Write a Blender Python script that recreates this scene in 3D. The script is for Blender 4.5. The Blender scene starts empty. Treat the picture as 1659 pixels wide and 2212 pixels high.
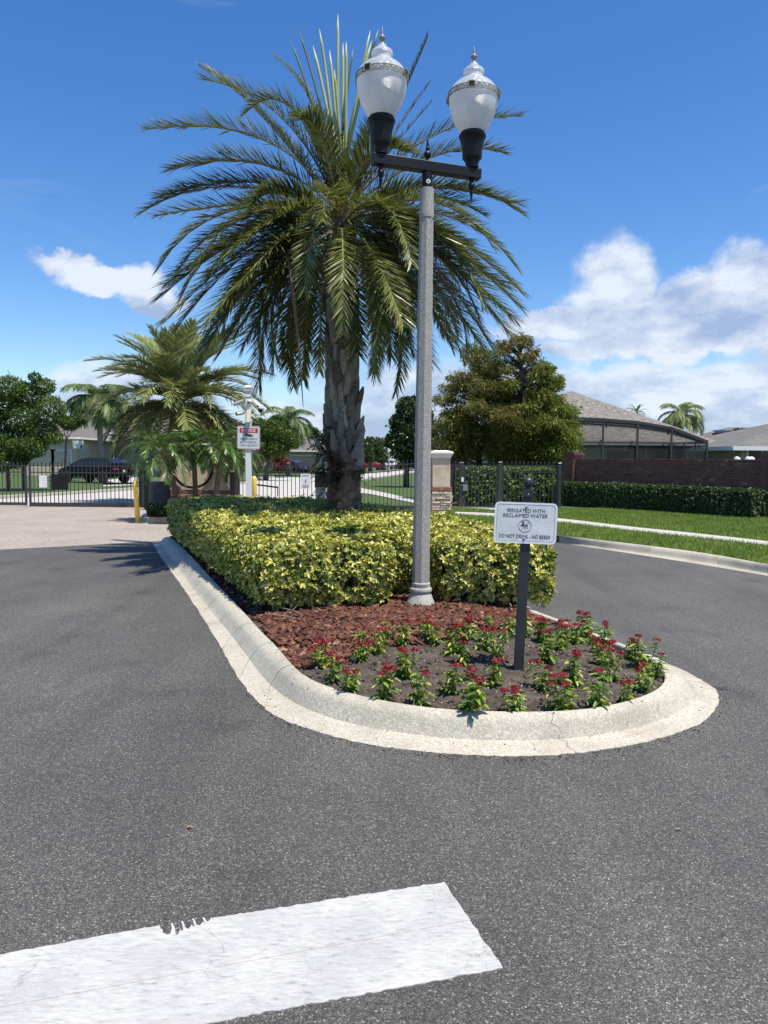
import bpy, math, random
import numpy as np
from mathutils import Vector, Matrix, Euler
R = math.radians
scene = bpy.context.scene
COL = scene.collection

# ------------------------------------------------------------------ camera
FPX, CW, CH = 1610.0, 1659.0, 2212.0
EYE = 1.65
PITCH = math.atan((1106 - 993) / FPX)
ROLL = R(0.5)
cam_d = bpy.data.cameras.new("camera")
cam = bpy.data.objects.new("camera", cam_d)
COL.objects.link(cam)
cam_d.sensor_fit = 'VERTICAL'
cam_d.sensor_height = 36.0
cam_d.lens = 36.0 * FPX / CH
cam_d.clip_start = 0.05
cam_d.clip_end = 3000
CM = Matrix.Translation((0, 0, EYE)) @ Matrix.Rotation(R(90) - PITCH, 4, 'X') @ Matrix.Rotation(ROLL, 4, 'Z')
cam.matrix_world = CM
scene.camera = cam

def ray(px, py):
    d = Vector(((px - CW / 2) / FPX, -(py - CH / 2) / FPX, -1))
    return CM.to_3x3() @ d
def G(px, py, z=0.0):
    """point of the plane at height z seen at that place of the photograph"""
    d = ray(px, py); t = (z - EYE) / d.z
    return Vector((d.x * t, d.y * t, z))
def D(px, py, Y):
    """point at distance Y seen at that place of the photograph"""
    d = ray(px, py); t = Y / d.y
    return Vector((d.x * t, Y, EYE + d.z * t))

# ------------------------------------------------------------------ light
SUN = Vector((0.29, -0.25, 1.0)).normalized()
EL = math.asin(SUN.z); AZ = math.atan2(SUN.x, SUN.y)
sun_d = bpy.data.lights.new("sun", 'SUN')
sun_d.energy = 4.9
sun_d.angle = R(0.5)
sun_d.color = (1.0, 0.93, 0.80)
sun = bpy.data.objects.new("sun", sun_d)
COL.objects.link(sun)
sun.rotation_euler = (-SUN).to_track_quat('-Z', 'Y').to_euler()
sun.location = (10, -10, 40)
scene.view_settings.view_transform = 'Standard'
scene.view_settings.look = 'None'
scene.view_settings.exposure = 0.45
scene.view_settings.gamma = 1.0
scene.view_settings.use_curve_mapping = False

world = bpy.data.worlds.new("World")
scene.world = world
world.use_nodes = True
SKY_STRENGTH = 0.13
def build_world():
    nt = world.node_tree; N = nt.nodes; L = nt.links
    N.clear()
    out = N.new('ShaderNodeOutputWorld'); bg = N.new('ShaderNodeBackground')
    bg.inputs[1].default_value = SKY_STRENGTH
    L.new(bg.outputs[0], out.inputs[0])
    sky = N.new('ShaderNodeTexSky'); sky.sky_type = 'NISHITA'; sky.sun_disc = False
    sky.sun_elevation = EL; sky.sun_rotation = AZ
    sky.altitude = 0; sky.air_density = 1.0; sky.dust_density = 0.35; sky.ozone_density = 3.0
    hs = N.new('ShaderNodeHueSaturation'); hs.inputs['Saturation'].default_value = 1.30; hs.inputs['Value'].default_value = .98
    hs.inputs['Hue'].default_value = 0.508
    L.new(sky.outputs[0], hs.inputs['Color'])
    tc = N.new('ShaderNodeTexCoord')
    sep = N.new('ShaderNodeSeparateXYZ'); L.new(tc.outputs['Generated'], sep.inputs[0])
    def m(op, a, b=None, c=None):
        n = N.new('ShaderNodeMath'); n.operation = op
        for i, v in enumerate((a, b, c)):
            if v is None: continue
            if isinstance(v, (int, float)): n.inputs[i].default_value = v
            else: L.new(v, n.inputs[i])
        return n.outputs[0]
    def smooth(v, a, b, lo=0.0, hi=1.0):
        n = N.new('ShaderNodeMapRange'); n.interpolation_type = 'SMOOTHSTEP'
        n.inputs['From Min'].default_value = a; n.inputs['From Max'].default_value = b
        n.inputs['To Min'].default_value = lo; n.inputs['To Max'].default_value = hi
        L.new(v, n.inputs['Value']); return n.outputs[0]
    def noise(vec, sc, det, rough, off=(0, 0, 0), stretch=(1, 1, 1.9), dist=0.0):
        mp = N.new('ShaderNodeMapping'); mp.inputs['Location'].default_value = off; mp.inputs['Scale'].default_value = stretch
        L.new(vec, mp.inputs['Vector'])
        n = N.new('ShaderNodeTexNoise'); n.inputs['Scale'].default_value = sc; n.inputs['Detail'].default_value = det
        n.inputs['Roughness'].default_value = rough; n.inputs['Distortion'].default_value = dist
        L.new(mp.outputs[0], n.inputs['Vector']); return n.outputs['Fac']
    V = tc.outputs['Generated']; z = sep.outputs[2]; x = sep.outputs[0]
    # warped copy of the direction, so that cloud outlines billow
    wn = N.new('ShaderNodeTexNoise'); wn.inputs['Scale'].default_value = 13; wn.inputs['Detail'].default_value = 7; wn.inputs['Roughness'].default_value = 0.58
    L.new(V, wn.inputs['Vector'])
    sb = N.new('ShaderNodeVectorMath'); sb.operation = 'SUBTRACT'; sb.inputs[1].default_value = (.5, .5, .5); L.new(wn.outputs['Color'], sb.inputs[0])
    sc_ = N.new('ShaderNodeVectorMath'); sc_.operation = 'SCALE'; sc_.inputs['Scale'].default_value = 0.085; L.new(sb.outputs[0], sc_.inputs[0])
    ad = N.new('ShaderNodeVectorMath'); ad.operation = 'ADD'; L.new(V, ad.inputs[0]); L.new(sc_.outputs[0], ad.inputs[1])
    WV = ad.outputs[0]
    def blob(px, py, rx, rz):
        c = ray(px, py).normalized()
        s = N.new('ShaderNodeVectorMath'); s.operation = 'SUBTRACT'; L.new(WV, s.inputs[0]); s.inputs[1].default_value = c
        d = N.new('ShaderNodeVectorMath'); d.operation = 'DIVIDE'; L.new(s.outputs[0], d.inputs[0]); d.inputs[1].default_value = (rx, rx, rz)
        l = N.new('ShaderNodeVectorMath'); l.operation = 'LENGTH'; L.new(d.outputs[0], l.inputs[0])
        return m('SUBTRACT', 1.0, l.outputs['Value'])
    n1 = noise(V, 5.5, 9, 0.6, (3.1, 0.4, 0.9))
    n1u = noise(V, 5.5, 9, 0.6, (3.1 + 0.01, 0.4 - 0.012, 0.9 + 0.05))
    n2 = noise(V, 2.3, 5, 0.55, (7.7, 2.0, 0.0), (1, 1, 3.2))
    # deck of clouds towards the horizon
    thr = smooth(z, 0.03, 0.235, 0.36, 0.84)
    side = smooth(x, -0.50, 0.25, -0.06, 0.09)
    dens = m('ADD', m('SUBTRACT', m('ADD', m('MULTIPLY', n1, 0.65), m('MULTIPLY', n2, 0.35)), thr), side)
    deck = smooth(dens, -0.03, 0.09)
    # single cumulus heaps
    bl = None
    for b in [(1338, 610, .060, .062), (1325, 680, .075, .050), (1400, 700, .10, .035), (1500, 672, .085, .040), (1560, 650, .080, .050), (1625, 615, .070, .060), (1720, 600, .08, .06),
              (1430, 745, .19, .026), (1620, 700, .12, .05), (1190, 700, .09, .022),
              (135, 565, .040, .019), (200, 602, .060, .021), (290, 606, .052, .022), (350, 640, .06, .017)]:
        v = blob(*b)
        bl = v if bl is None else m('MAXIMUM', bl, v)
    heap = smooth(bl, 0.0, 0.42)
    # thin cirrus
    cir = smooth(noise(V, 3.0, 6, 0.62, (1.3, 5.0, 2.2), (1.0, 1.0, 5.0), 0.6), 0.60, 0.86, 0.0, 0.30)
    cir = m('MULTIPLY', cir, smooth(z, 0.05, 0.2))
    alpha = m('MAXIMUM', m('MAXIMUM', m('MULTIPLY', deck, 0.88), m('MULTIPLY', heap, 0.97)), cir)
    # clouds: sun side bright, under side blue grey
    lit = m('ADD', m('MULTIPLY', m('SUBTRACT', n1, n1u), 4.5), 0.50)
    lit = m('ADD', lit, m('MULTIPLY', heap, smooth(z, 0.15, 0.27, 0.05, 0.55)))
    lit = m('ADD', lit, smooth(n1, 0.48, 0.72, -0.05, 0.35))
    litc = N.new('ShaderNodeClamp'); L.new(lit, litc.inputs[0])
    cr = N.new('ShaderNodeMix'); cr.data_type = 'RGBA'
    cr.inputs[6].default_value = tuple(v / SKY_STRENGTH for v in (0.28, 0.37, 0.55)) + (1,)
    cr.inputs[7].default_value = tuple(v / SKY_STRENGTH for v in (0.60, 0.655, 0.74)) + (1,)
    L.new(litc.outputs[0], cr.inputs[0])
    mx = N.new('ShaderNodeMix'); mx.data_type = 'RGBA'
    L.new(alpha, mx.inputs[0]); L.new(hs.outputs[0], mx.inputs[6]); L.new(cr.outputs[2], mx.inputs[7])
    L.new(mx.outputs[2], bg.inputs[0])
build_world()

# ------------------------------------------------------------------ materials
MATS = {}
def new_mat(name):
    m = bpy.data.materials.new(name); m.use_nodes = True
    MATS[name] = m
    return m, m.node_tree.nodes, m.node_tree.links, m.node_tree.nodes['Principled BSDF']
def c4(c): return (c[0], c[1], c[2], 1)
def ramp(N, stops):
    r = N.new('ShaderNodeValToRGB'); e = r.color_ramp.elements
    e[0].position = stops[0][0]; e[0].color = c4(stops[0][1])
    e[1].position = stops[-1][0]; e[1].color = c4(stops[-1][1])
    for p, c in stops[1:-1]:
        x = e.new(p); x.color = c4(c)
    return r
def surf(name, c1, c2=None, scale=8, rough=0.7, bump=0.0, bscale=None, metal=0.0, fine=None, detail=5, stretch=None, spec=None, dirt=None):
    """noise-mixed surface; fine=(scale, amount) adds grain to the colour; dirt=(colour, scale, low, high) adds blotches"""
    m, N, L, b = new_mat(name)
    b.inputs['Roughness'].default_value = rough; b.inputs['Metallic'].default_value = metal
    if spec is not None: b.inputs['Specular IOR Level'].default_value = spec
    geo = N.new('ShaderNodeNewGeometry'); vec = geo.outputs['Position']
    if stretch:
        mp = N.new('ShaderNodeMapping'); mp.inputs['Scale'].default_value = stretch; L.new(vec, mp.inputs[0]); vec = mp.outputs[0]
    c2 = c2 or tuple(v * 0.8 for v in c1)
    n = N.new('ShaderNodeTexNoise'); n.inputs['Scale'].default_value = scale; n.inputs['Detail'].default_value = detail; n.inputs['Roughness'].default_value = 0.6
    L.new(vec, n.inputs['Vector'])
    r = ramp(N, [(0.3, c2), (0.7, c1)]); L.new(n.outputs['Fac'], r.inputs[0]); col = r.outputs[0]
    if fine:
        f = N.new('ShaderNodeTexNoise'); f.inputs['Scale'].default_value = fine[0]; f.inputs['Detail'].default_value = 3; L.new(vec, f.inputs['Vector'])
        mr = N.new('ShaderNodeMapRange'); mr.inputs['From Min'].default_value = 0.3; mr.inputs['From Max'].default_value = 0.7
        mr.inputs['To Min'].default_value = 1 - fine[1]; mr.inputs['To Max'].default_value = 1 + fine[1]; L.new(f.outputs['Fac'], mr.inputs['Value'])
        mu = N.new('ShaderNodeVectorMath'); mu.operation = 'SCALE'; L.new(col, mu.inputs[0]); L.new(mr.outputs[0], mu.inputs['Scale']); col = mu.outputs[0]
    if dirt:
        f = N.new('ShaderNodeTexNoise'); f.inputs['Scale'].default_value = dirt[1]; f.inputs['Detail'].default_value = 8; f.inputs['Roughness'].default_value = 0.65; L.new(vec, f.inputs['Vector'])
        mr = N.new('ShaderNodeMapRange'); mr.inputs['From Min'].default_value = dirt[2]; mr.inputs['From Max'].default_value = dirt[3]; L.new(f.outputs['Fac'], mr.inputs['Value'])
        mx = N.new('ShaderNodeMix'); mx.data_type = 'RGBA'; L.new(mr.outputs[0], mx.inputs[0]); L.new(col, mx.inputs[6]); mx.inputs[7].default_value = c4(dirt[0]); col = mx.outputs[2]
    L.new(col, b.inputs['Base Color'])
    if bump:
        bn = N.new('ShaderNodeTexNoise'); bn.inputs['Scale'].default_value = bscale or scale * 4; bn.inputs['Detail'].default_value = 4; L.new(vec, bn.inputs['Vector'])
        bp = N.new('ShaderNodeBump'); bp.inputs['Strength'].default_value = 1.0; bp.inputs['Distance'].default_value = bump; L.new(bn.outputs['Fac'], bp.inputs['Height']); L.new(bp.outputs[0], b.inputs['Normal'])
    return m
def leafmat(name, stops, trans=0.3, rough=0.45, spec=0.4, noise=None):
    """colour drawn per leaf from the ramp; part of the light passes through"""
    m, N, L, b = new_mat(name)
    b.inputs['Roughness'].default_value = rough; b.inputs['Specular IOR Level'].default_value = spec
    geo = N.new('ShaderNodeNewGeometry')
    r = ramp(N, stops)
    src = geo.outputs['Random Per Island']
    if noise:
        n = N.new('ShaderNodeTexNoise'); n.inputs['Scale'].default_value = noise; n.inputs['Detail'].default_value = 2; L.new(geo.outputs['Position'], n.inputs['Vector'])
        mr = N.new('ShaderNodeMapRange'); mr.inputs['From Min'].default_value = .3; mr.inputs['From Max'].default_value = .7; L.new(n.outputs['Fac'], mr.inputs['Value'])
        mm = N.new('ShaderNodeMath'); mm.operation = 'MULTIPLY_ADD'; L.new(src, mm.inputs[0]); mm.inputs[1].default_value = .5
        m2 = N.new('ShaderNodeMath'); m2.operation = 'MULTIPLY'; L.new(mr.outputs[0], m2.inputs[0]); m2.inputs[1].default_value = .5
        L.new(m2.outputs[0], mm.inputs[2]); src = mm.outputs[0]
    L.new(src, r.inputs[0]); L.new(r.outputs[0], b.inputs['Base Color'])
    t = N.new('ShaderNodeBsdfTranslucent'); L.new(r.outputs[0], t.inputs[0])
    mx = N.new('ShaderNodeMixShader'); mx.inputs[0].default_value = trans
    L.new(b.outputs[0], mx.inputs[1]); L.new(t.outputs[0], mx.inputs[2]); L.new(mx.outputs[0], N['Material Output'].inputs[0])
    return m

def asphalt_mat():
    m, N, L, b = new_mat('asphalt')
    geo = N.new('ShaderNodeNewGeometry'); P = geo.outputs['Position']
    n1 = N.new('ShaderNodeTexNoise'); n1.inputs['Scale'].default_value = 0.45; n1.inputs['Detail'].default_value = 6; L.new(P, n1.inputs['Vector'])
    r1 = ramp(N, [(0.32, (.072, .070, .066)), (0.68, (.098, .095, .089))]); L.new(n1.outputs['Fac'], r1.inputs[0])
    v = N.new('ShaderNodeTexVoronoi'); v.inputs['Scale'].default_value = 190; v.inputs['Randomness'].default_value = 1; L.new(P, v.inputs['Vector'])
    sp = N.new('ShaderNodeSeparateColor'); L.new(v.outputs['Color'], sp.inputs[0])
    st = ramp(N, [(0.0, (.40, .40, .39)), (0.5, (.80, .80, .79)), (0.85, (1.4, 1.39, 1.35)), (0.97, (2.1, 2.08, 2.0)), (0.99, (4.0, 3.9, 3.7))]); L.new(sp.outputs[0], st.inputs[0])
    mu = N.new('ShaderNodeMix'); mu.data_type = 'RGBA'; mu.blend_type = 'MULTIPLY'; mu.inputs[0].default_value = 1; mu.clamp_result = False
    L.new(r1.outputs[0], mu.inputs[6]); L.new(st.outputs[0], mu.inputs[7])
    v2 = N.new('ShaderNodeTexVoronoi'); v2.inputs['Scale'].default_value = 42; L.new(P, v2.inputs['Vector'])
    s2 = N.new('ShaderNodeSeparateColor'); L.new(v2.outputs['Color'], s2.inputs[0])
    lt = N.new('ShaderNodeMath'); lt.operation = 'LESS_THAN'; L.new(v2.outputs['Distance'], lt.inputs[0]); lt.inputs[1].default_value = 0.16
    gt = N.new('ShaderNodeMath'); gt.operation = 'GREATER_THAN'; L.new(s2.outputs[0], gt.inputs[0]); gt.inputs[1].default_value = 0.955
    an = N.new('ShaderNodeMath'); an.operation = 'MULTIPLY'; L.new(lt.outputs[0], an.inputs[0]); L.new(gt.outputs[0], an.inputs[1])
    mx = N.new('ShaderNodeMix'); mx.data_type = 'RGBA'; L.new(an.outputs[0], mx.inputs[0]); L.new(mu.outputs[2], mx.inputs[6]); mx.inputs[7].default_value = (.30, .29, .26, 1)
    # broad worn lanes and a few oily spots
    n3 = N.new('ShaderNodeTexNoise'); n3.inputs['Scale'].default_value = 1.6; n3.inputs['Detail'].default_value = 3; L.new(P, n3.inputs['Vector'])
    r3 = ramp(N, [(0.24, (.70, .70, .70)), (0.40, (1, 1, 1)), (0.75, (1.10, 1.10, 1.10))]); L.new(n3.outputs['Fac'], r3.inputs[0])
    # polished wheel tracks and sweeping tyre smears, stretched along the lane
    mp = N.new('ShaderNodeMapping'); mp.inputs['Rotation'].default_value = (0, 0, R(-28)); mp.inputs['Scale'].default_value = (1.5, .16, 1); L.new(P, mp.inputs[0])
    n4 = N.new('ShaderNodeTexNoise'); n4.inputs['Scale'].default_value = 1.0; n4.inputs['Detail'].default_value = 5; n4.inputs['Distortion'].default_value = .5; L.new(mp.outputs[0], n4.inputs['Vector'])
    r4 = ramp(N, [(0.34, (.85, .85, .85)), (0.5, (1, 1, 1)), (0.68, (1.13, 1.13, 1.12))]); L.new(n4.outputs['Fac'], r4.inputs[0])
    m4 = N.new('ShaderNodeMix'); m4.data_type = 'RGBA'; m4.blend_type = 'MULTIPLY'; m4.inputs[0].default_value = 1; m4.clamp_result = False
    L.new(mx.outputs[2], m4.inputs[6]); L.new(r4.outputs[0], m4.inputs[7]); mx = m4
    m2 = N.new('ShaderNodeMix'); m2.data_type = 'RGBA'; m2.blend_type = 'MULTIPLY'; m2.inputs[0].default_value = 1
    L.new(mx.outputs[2], m2.inputs[6]); L.new(r3.outputs[0], m2.inputs[7]); L.new(m2.outputs[2], b.inputs['Base Color'])
    bp = N.new('ShaderNodeBump'); bp.inputs['Distance'].default_value = 0.004; bp.inputs['Strength'].default_value = 0.9
    L.new(v.outputs['Distance'], bp.inputs['Height']); bp.invert = True; L.new(bp.outputs[0], b.inputs['Normal'])
    b.inputs['Roughness'].default_value = 0.72; b.inputs['Specular IOR Level'].default_value = 0.45
    return m
asphalt_mat()
def paint_mat():
    m, N, L, b = new_mat('road_paint')
    geo = N.new('ShaderNodeNewGeometry'); P = geo.outputs['Position']
    wn = N.new('ShaderNodeTexNoise'); wn.inputs['Scale'].default_value = 9; wn.inputs['Detail'].default_value = 5; L.new(P, wn.inputs['Vector'])
    wm = N.new('ShaderNodeMix'); wm.data_type = 'RGBA'; wm.inputs[0].default_value = .12; L.new(P, wm.inputs[6]); L.new(wn.outputs['Color'], wm.inputs[7])
    v = N.new('ShaderNodeTexVoronoi'); v.feature = 'DISTANCE_TO_EDGE'; v.inputs['Scale'].default_value = 5.5; L.new(wm.outputs[2], v.inputs['Vector'])
    cr = ramp(N, [(0.0, (.25, .25, .25)), (0.010, (1, 1, 1))]); L.new(v.outputs['Distance'], cr.inputs[0])
    mask = N.new('ShaderNodeTexNoise'); mask.inputs['Scale'].default_value = 2.3; L.new(P, mask.inputs['Vector'])
    mr = ramp(N, [(0.44, (0, 0, 0)), (0.58, (.8, .8, .8))]); L.new(mask.outputs['Fac'], mr.inputs[0])
    mp = N.new('ShaderNodeMapping'); mp.inputs['Rotation'].default_value = (0, 0, R(-24)); mp.inputs['Scale'].default_value = (.45, 1.6, 1); L.new(P, mp.inputs[0])
    n = N.new('ShaderNodeTexNoise'); n.inputs['Scale'].default_value = 42; n.inputs['Detail'].default_value = 8; n.inputs['Roughness'].default_value = .72; L.new(mp.outputs[0], n.inputs['Vector'])
    base = ramp(N, [(0.30, (.19, .19, .185)), (0.40, (.39, .39, .382)), (0.60, (.49, .49, .48))]); L.new(n.outputs['Fac'], base.inputs[0])
    g = N.new('ShaderNodeTexNoise'); g.inputs['Scale'].default_value = 3.5; g.inputs['Detail'].default_value = 5; L.new(P, g.inputs['Vector'])
    gr = ramp(N, [(0.35, (.88, .88, .88)), (0.65, (1.05, 1.05, 1.04))]); L.new(g.outputs['Fac'], gr.inputs[0])
    mg = N.new('ShaderNodeMix'); mg.data_type = 'RGBA'; mg.blend_type = 'MULTIPLY'; mg.inputs[0].default_value = 1; L.new(base.outputs[0], mg.inputs[6]); L.new(gr.outputs[0], mg.inputs[7])
    dk = N.new('ShaderNodeMix'); dk.data_type = 'RGBA'; dk.inputs[6].default_value = (.16, .16, .16, 1); L.new(cr.outputs[0], dk.inputs[0]); L.new(mg.outputs[2], dk.inputs[7])
    fin = N.new('ShaderNodeMix'); fin.data_type = 'RGBA'; L.new(mr.outputs[0], fin.inputs[0]); L.new(mg.outputs[2], fin.inputs[6]); L.new(dk.outputs[2], fin.inputs[7])
    L.new(fin.outputs[2], b.inputs['Base Color']); b.inputs['Roughness'].default_value = .6
    bp = N.new('ShaderNodeBump'); bp.inputs['Distance'].default_value = .003; L.new(n.outputs['Fac'], bp.inputs['Height']); L.new(bp.outputs[0], b.inputs['Normal'])
paint_mat()
def grain_mat(name, cols, vs, rough=.8, bump=.002, blot=None, blotcol=None, blr=(.5, .7), stretch=None, rnd=0.0):
    """aggregate: every grain its own tone; rnd varies tone from object to object"""
    m, N, L, b = new_mat(name)
    geo = N.new('ShaderNodeNewGeometry'); P = geo.outputs['Position']
    if stretch:
        mp = N.new('ShaderNodeMapping'); mp.inputs['Scale'].default_value = stretch; L.new(P, mp.inputs[0]); P = mp.outputs[0]
    v = N.new('ShaderNodeTexVoronoi'); v.inputs['Scale'].default_value = vs; L.new(P, v.inputs['Vector'])
    sp = N.new('ShaderNodeSeparateColor'); L.new(v.outputs['Color'], sp.inputs[0])
    r = ramp(N, cols); L.new(sp.outputs[0], r.inputs[0]); col = r.outputs[0]
    if blot:
        n = N.new('ShaderNodeTexNoise'); n.inputs['Scale'].default_value = blot; n.inputs['Detail'].default_value = 7; n.inputs['Roughness'].default_value = .62; L.new(P, n.inputs['Vector'])
        mr = N.new('ShaderNodeMapRange'); mr.inputs['From Min'].default_value = blr[0]; mr.inputs['From Max'].default_value = blr[1]; mr.inputs['To Max'].default_value = .75; L.new(n.outputs['Fac'], mr.inputs['Value'])
        mx = N.new('ShaderNodeMix'); mx.data_type = 'RGBA'; L.new(mr.outputs[0], mx.inputs[0]); L.new(col, mx.inputs[6]); mx.inputs[7].default_value = c4(blotcol); col = mx.outputs[2]
    if rnd:
        oi = N.new('ShaderNodeObjectInfo'); mr = N.new('ShaderNodeMapRange'); mr.inputs['To Min'].default_value = 1 - rnd; mr.inputs['To Max'].default_value = 1 + rnd; L.new(oi.outputs['Random'], mr.inputs['Value'])
        mu = N.new('ShaderNodeVectorMath'); mu.operation = 'SCALE'; L.new(col, mu.inputs[0]); L.new(mr.outputs[0], mu.inputs['Scale']); col = mu.outputs[0]
    L.new(col, b.inputs['Base Color']); b.inputs['Roughness'].default_value = rough
    bp = N.new('ShaderNodeBump'); bp.inputs['Distance'].default_value = bump; L.new(v.outputs['Distance'], bp.inputs['Height']); L.new(bp.outputs[0], b.inputs['Normal'])
    return m
grain_mat('kerb_concrete', [(0, (.33, .305, .245)), (.5, (.42, .392, .32)), (1, (.53, .50, .42))], 110, blot=2.4, blotcol=(.24, .22, .17), blr=(.46, .78), bump=.0015)
grain_mat('pale_concrete', [(0, (.38, .36, .33)), (1, (.52, .50, .46))], 60, blot=1.2, blotcol=(.36, .34, .32), blr=(.45, .8))
grain_mat('paver_surface', [(0, (.24, .205, .175)), (1, (.40, .345, .30))], 34, blot=.9, blotcol=(.22, .20, .18), blr=(.42, .75), bump=.004)
grain_mat('aggregate_post', [(0, (.14, .135, .12)), (.2, (.26, .25, .225)), (.7, (.36, .345, .31)), (1, (.48, .465, .43))], 190, bump=.0015, rough=.85)
grain_mat('cast_base', [(0, (.34, .33, .30)), (1, (.45, .44, .41))], 170, blot=9, blotcol=(.22, .21, .19), bump=.001)
def brick_mat(name, stops, rough=.85):
    m, N, L, b = new_mat(name)
    oi = N.new('ShaderNodeObjectInfo'); r = ramp(N, stops); L.new(oi.outputs['Random'], r.inputs[0])
    geo = N.new('ShaderNodeNewGeometry')
    n = N.new('ShaderNodeTexNoise'); n.inputs['Scale'].default_value = 28; n.inputs['Detail'].default_value = 6; L.new(geo.outputs['Position'], n.inputs['Vector'])
    k = ramp(N, [(.3, (.62, .62, .62)), (.62, (1.1, 1.1, 1.1)), (.72, (1.5, 1.45, 1.4))]); L.new(n.outputs['Fac'], k.inputs[0])
    mu = N.new('ShaderNodeMix'); mu.data_type = 'RGBA'; mu.blend_type = 'MULTIPLY'; mu.inputs[0].default_value = 1
    L.new(r.outputs[0], mu.inputs[6]); L.new(k.outputs[0], mu.inputs[7]); L.new(mu.outputs[2], b.inputs['Base Color'])
    b.inputs['Roughness'].default_value = rough
    bp = N.new('ShaderNodeBump'); bp.inputs['Distance'].default_value = .003; L.new(n.outputs['Fac'], bp.inputs['Height']); L.new(bp.outputs[0], b.inputs['Normal'])
brick_mat('red_brick', [(0, (.15, .062, .042)), (.35, (.21, .092, .06)), (.80, (.15, .05, .04)), (.93, (.17, .08, .06)), (1, (.26, .17, .14))])
brick_mat('band_brick', [(0, (.22, .09, .055)), (1, (.33, .15, .09))])
brick_mat('ledge_stone', [(0, (.30, .21, .15)), (.4, (.47, .37, .27)), (.75, (.56, .47, .36)), (1, (.36, .29, .23))])
surf('mortar', (.24, .20, .17), (.14, .11, .09), 20)
surf('pale_mortar', (.22, .18, .14), (.14, .12, .10), 20)
surf('wall_brickwork', (.16, .07, .05), (.09, .04, .03), 9, stretch=(1, 1, 3))
surf('stucco', (.56, .46, .33), (.44, .34, .24), 3.0, rough=.9, bump=.004, bscale=40, dirt=((.62, .55, .42), 5, .45, .7))
surf('cap_stone', (.78, .76, .68), (.70, .67, .58), 3, rough=.7)
surf('soil', (.115, .090, .070), (.038, .028, .021), 9, rough=.95, bump=.035, bscale=30, fine=(160, .6), dirt=((.17, .15, .125), 3.0, .55, .8))
surf('mulch_bed', (.07, .025, .015), (.03, .012, .008), 20, rough=.9, bump=.01)
surf('lawn_ground', (.075, .125, .025), (.04, .075, .015), 3.0, rough=.95, bump=.03, bscale=50, fine=(60, .3))
leafmat('grass_blade', [(0, (.14, .22, .03)), (.6, (.24, .33, .055)), (.9, (.33, .40, .09)), (1, (.42, .38, .17))], trans=.3, rough=.6, noise=1.2)
leafmat('variegated_leaf', [(0, (.030, .060, .010)), (.20, (.075, .13, .018)), (.32, (.24, .29, .035)), (.55, (.50, .48, .07)), (.8, (.62, .58, .13)), (1, (.72, .68, .24))], trans=.25, rough=.38, spec=.5)
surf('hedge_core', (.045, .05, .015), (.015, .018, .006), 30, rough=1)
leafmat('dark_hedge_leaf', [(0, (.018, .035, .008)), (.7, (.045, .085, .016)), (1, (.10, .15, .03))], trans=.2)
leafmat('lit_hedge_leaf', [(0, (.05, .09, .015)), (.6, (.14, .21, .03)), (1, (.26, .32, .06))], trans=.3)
leafmat('date_palm_leaf', [(0, (.060, .078, .016)), (.5, (.125, .155, .028)), (.82, (.21, .225, .06)), (1, (.36, .36, .16))], trans=.28, rough=.36, spec=.55)
leafmat('old_palm_leaf', [(0, (.16, .16, .035)), (.6, (.34, .30, .09)), (1, (.50, .40, .17))], trans=.2, rough=.5)
leafmat('blue_palm_leaf', [(0, (.11, .15, .055)), (.55, (.23, .28, .10)), (.85, (.36, .37, .13)), (1, (.48, .42, .17))], trans=.2, rough=.42)
leafmat('glossy_palm_leaf', [(0, (.035, .085, .014)), (.7, (.10, .19, .03)), (1, (.22, .33, .07))], trans=.2, rough=.28, spec=.6)
leafmat('queen_palm_leaf', [(0, (.07, .12, .03)), (1, (.20, .28, .09))], trans=.3)
leafmat('oak_leaf', [(0, (.030, .055, .010)), (.6, (.085, .14, .02)), (1, (.19, .25, .04))], trans=.35, noise=1.0)
leafmat('magnolia_leaf', [(0, (.012, .026, .007)), (.75, (.035, .060, .014)), (1, (.15, .16, .05))], trans=.12, rough=.32)
leafmat('cypress_leaf', [(0, (.13, .10, .03)), (.35, (.16, .145, .032)), (.7, (.17, .20, .035)), (1, (.24, .27, .06))], trans=.42, noise=.55)
leafmat('cypress_green', [(0, (.11, .13, .02)), (.6, (.17, .22, .03)), (1, (.25, .31, .05))], trans=.42, noise=.6)
leafmat('far_leaf', [(0, (.03, .055, .018)), (1, (.10, .14, .045))], trans=.25)
leafmat('croton_leaf', [(0, (.08, .01, .012)), (.7, (.22, .035, .03)), (1, (.10, .10, .02))], trans=.2)
leafmat('penta_leaf', [(0, (.055, .11, .018)), (.45, (.13, .23, .03)), (.8, (.27, .38, .05)), (1, (.50, .52, .10))], trans=.3, rough=.4)
leafmat('penta_flower', [(0, (.15, .008, .014)), (.6, (.33, .015, .028)), (1, (.48, .06, .075))], trans=.2, rough=.6)
leafmat('mulch_chip', [(0, (.06, .022, .014)), (.5, (.125, .047, .028)), (.9, (.19, .078, .048)), (1, (.34, .21, .14))], trans=0, rough=.85)
leafmat('fern_leaf', [(0, (.03, .07, .012)), (1, (.09, .17, .03))], trans=.3)
leafmat('dead_fern', [(0, (.025, .020, .010)), (1, (.07, .05, .022))], trans=.1, rough=.8)
surf('rachis', (.22, .22, .07), (.12, .14, .04), 12, rough=.5)
surf('orange_petiole', (.36, .20, .06), (.20, .16, .05), 12, rough=.5)
surf('dead_rachis', (.24, .15, .09), (.14, .09, .06), 12)
surf('spear_leaf', (.50, .52, .24), (.30, .36, .15), 6, rough=.45, stretch=(1, 1, .2))
surf('green_spear', (.13, .17, .08), (.07, .10, .045), 6, rough=.45, stretch=(1, 1, .2))

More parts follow.
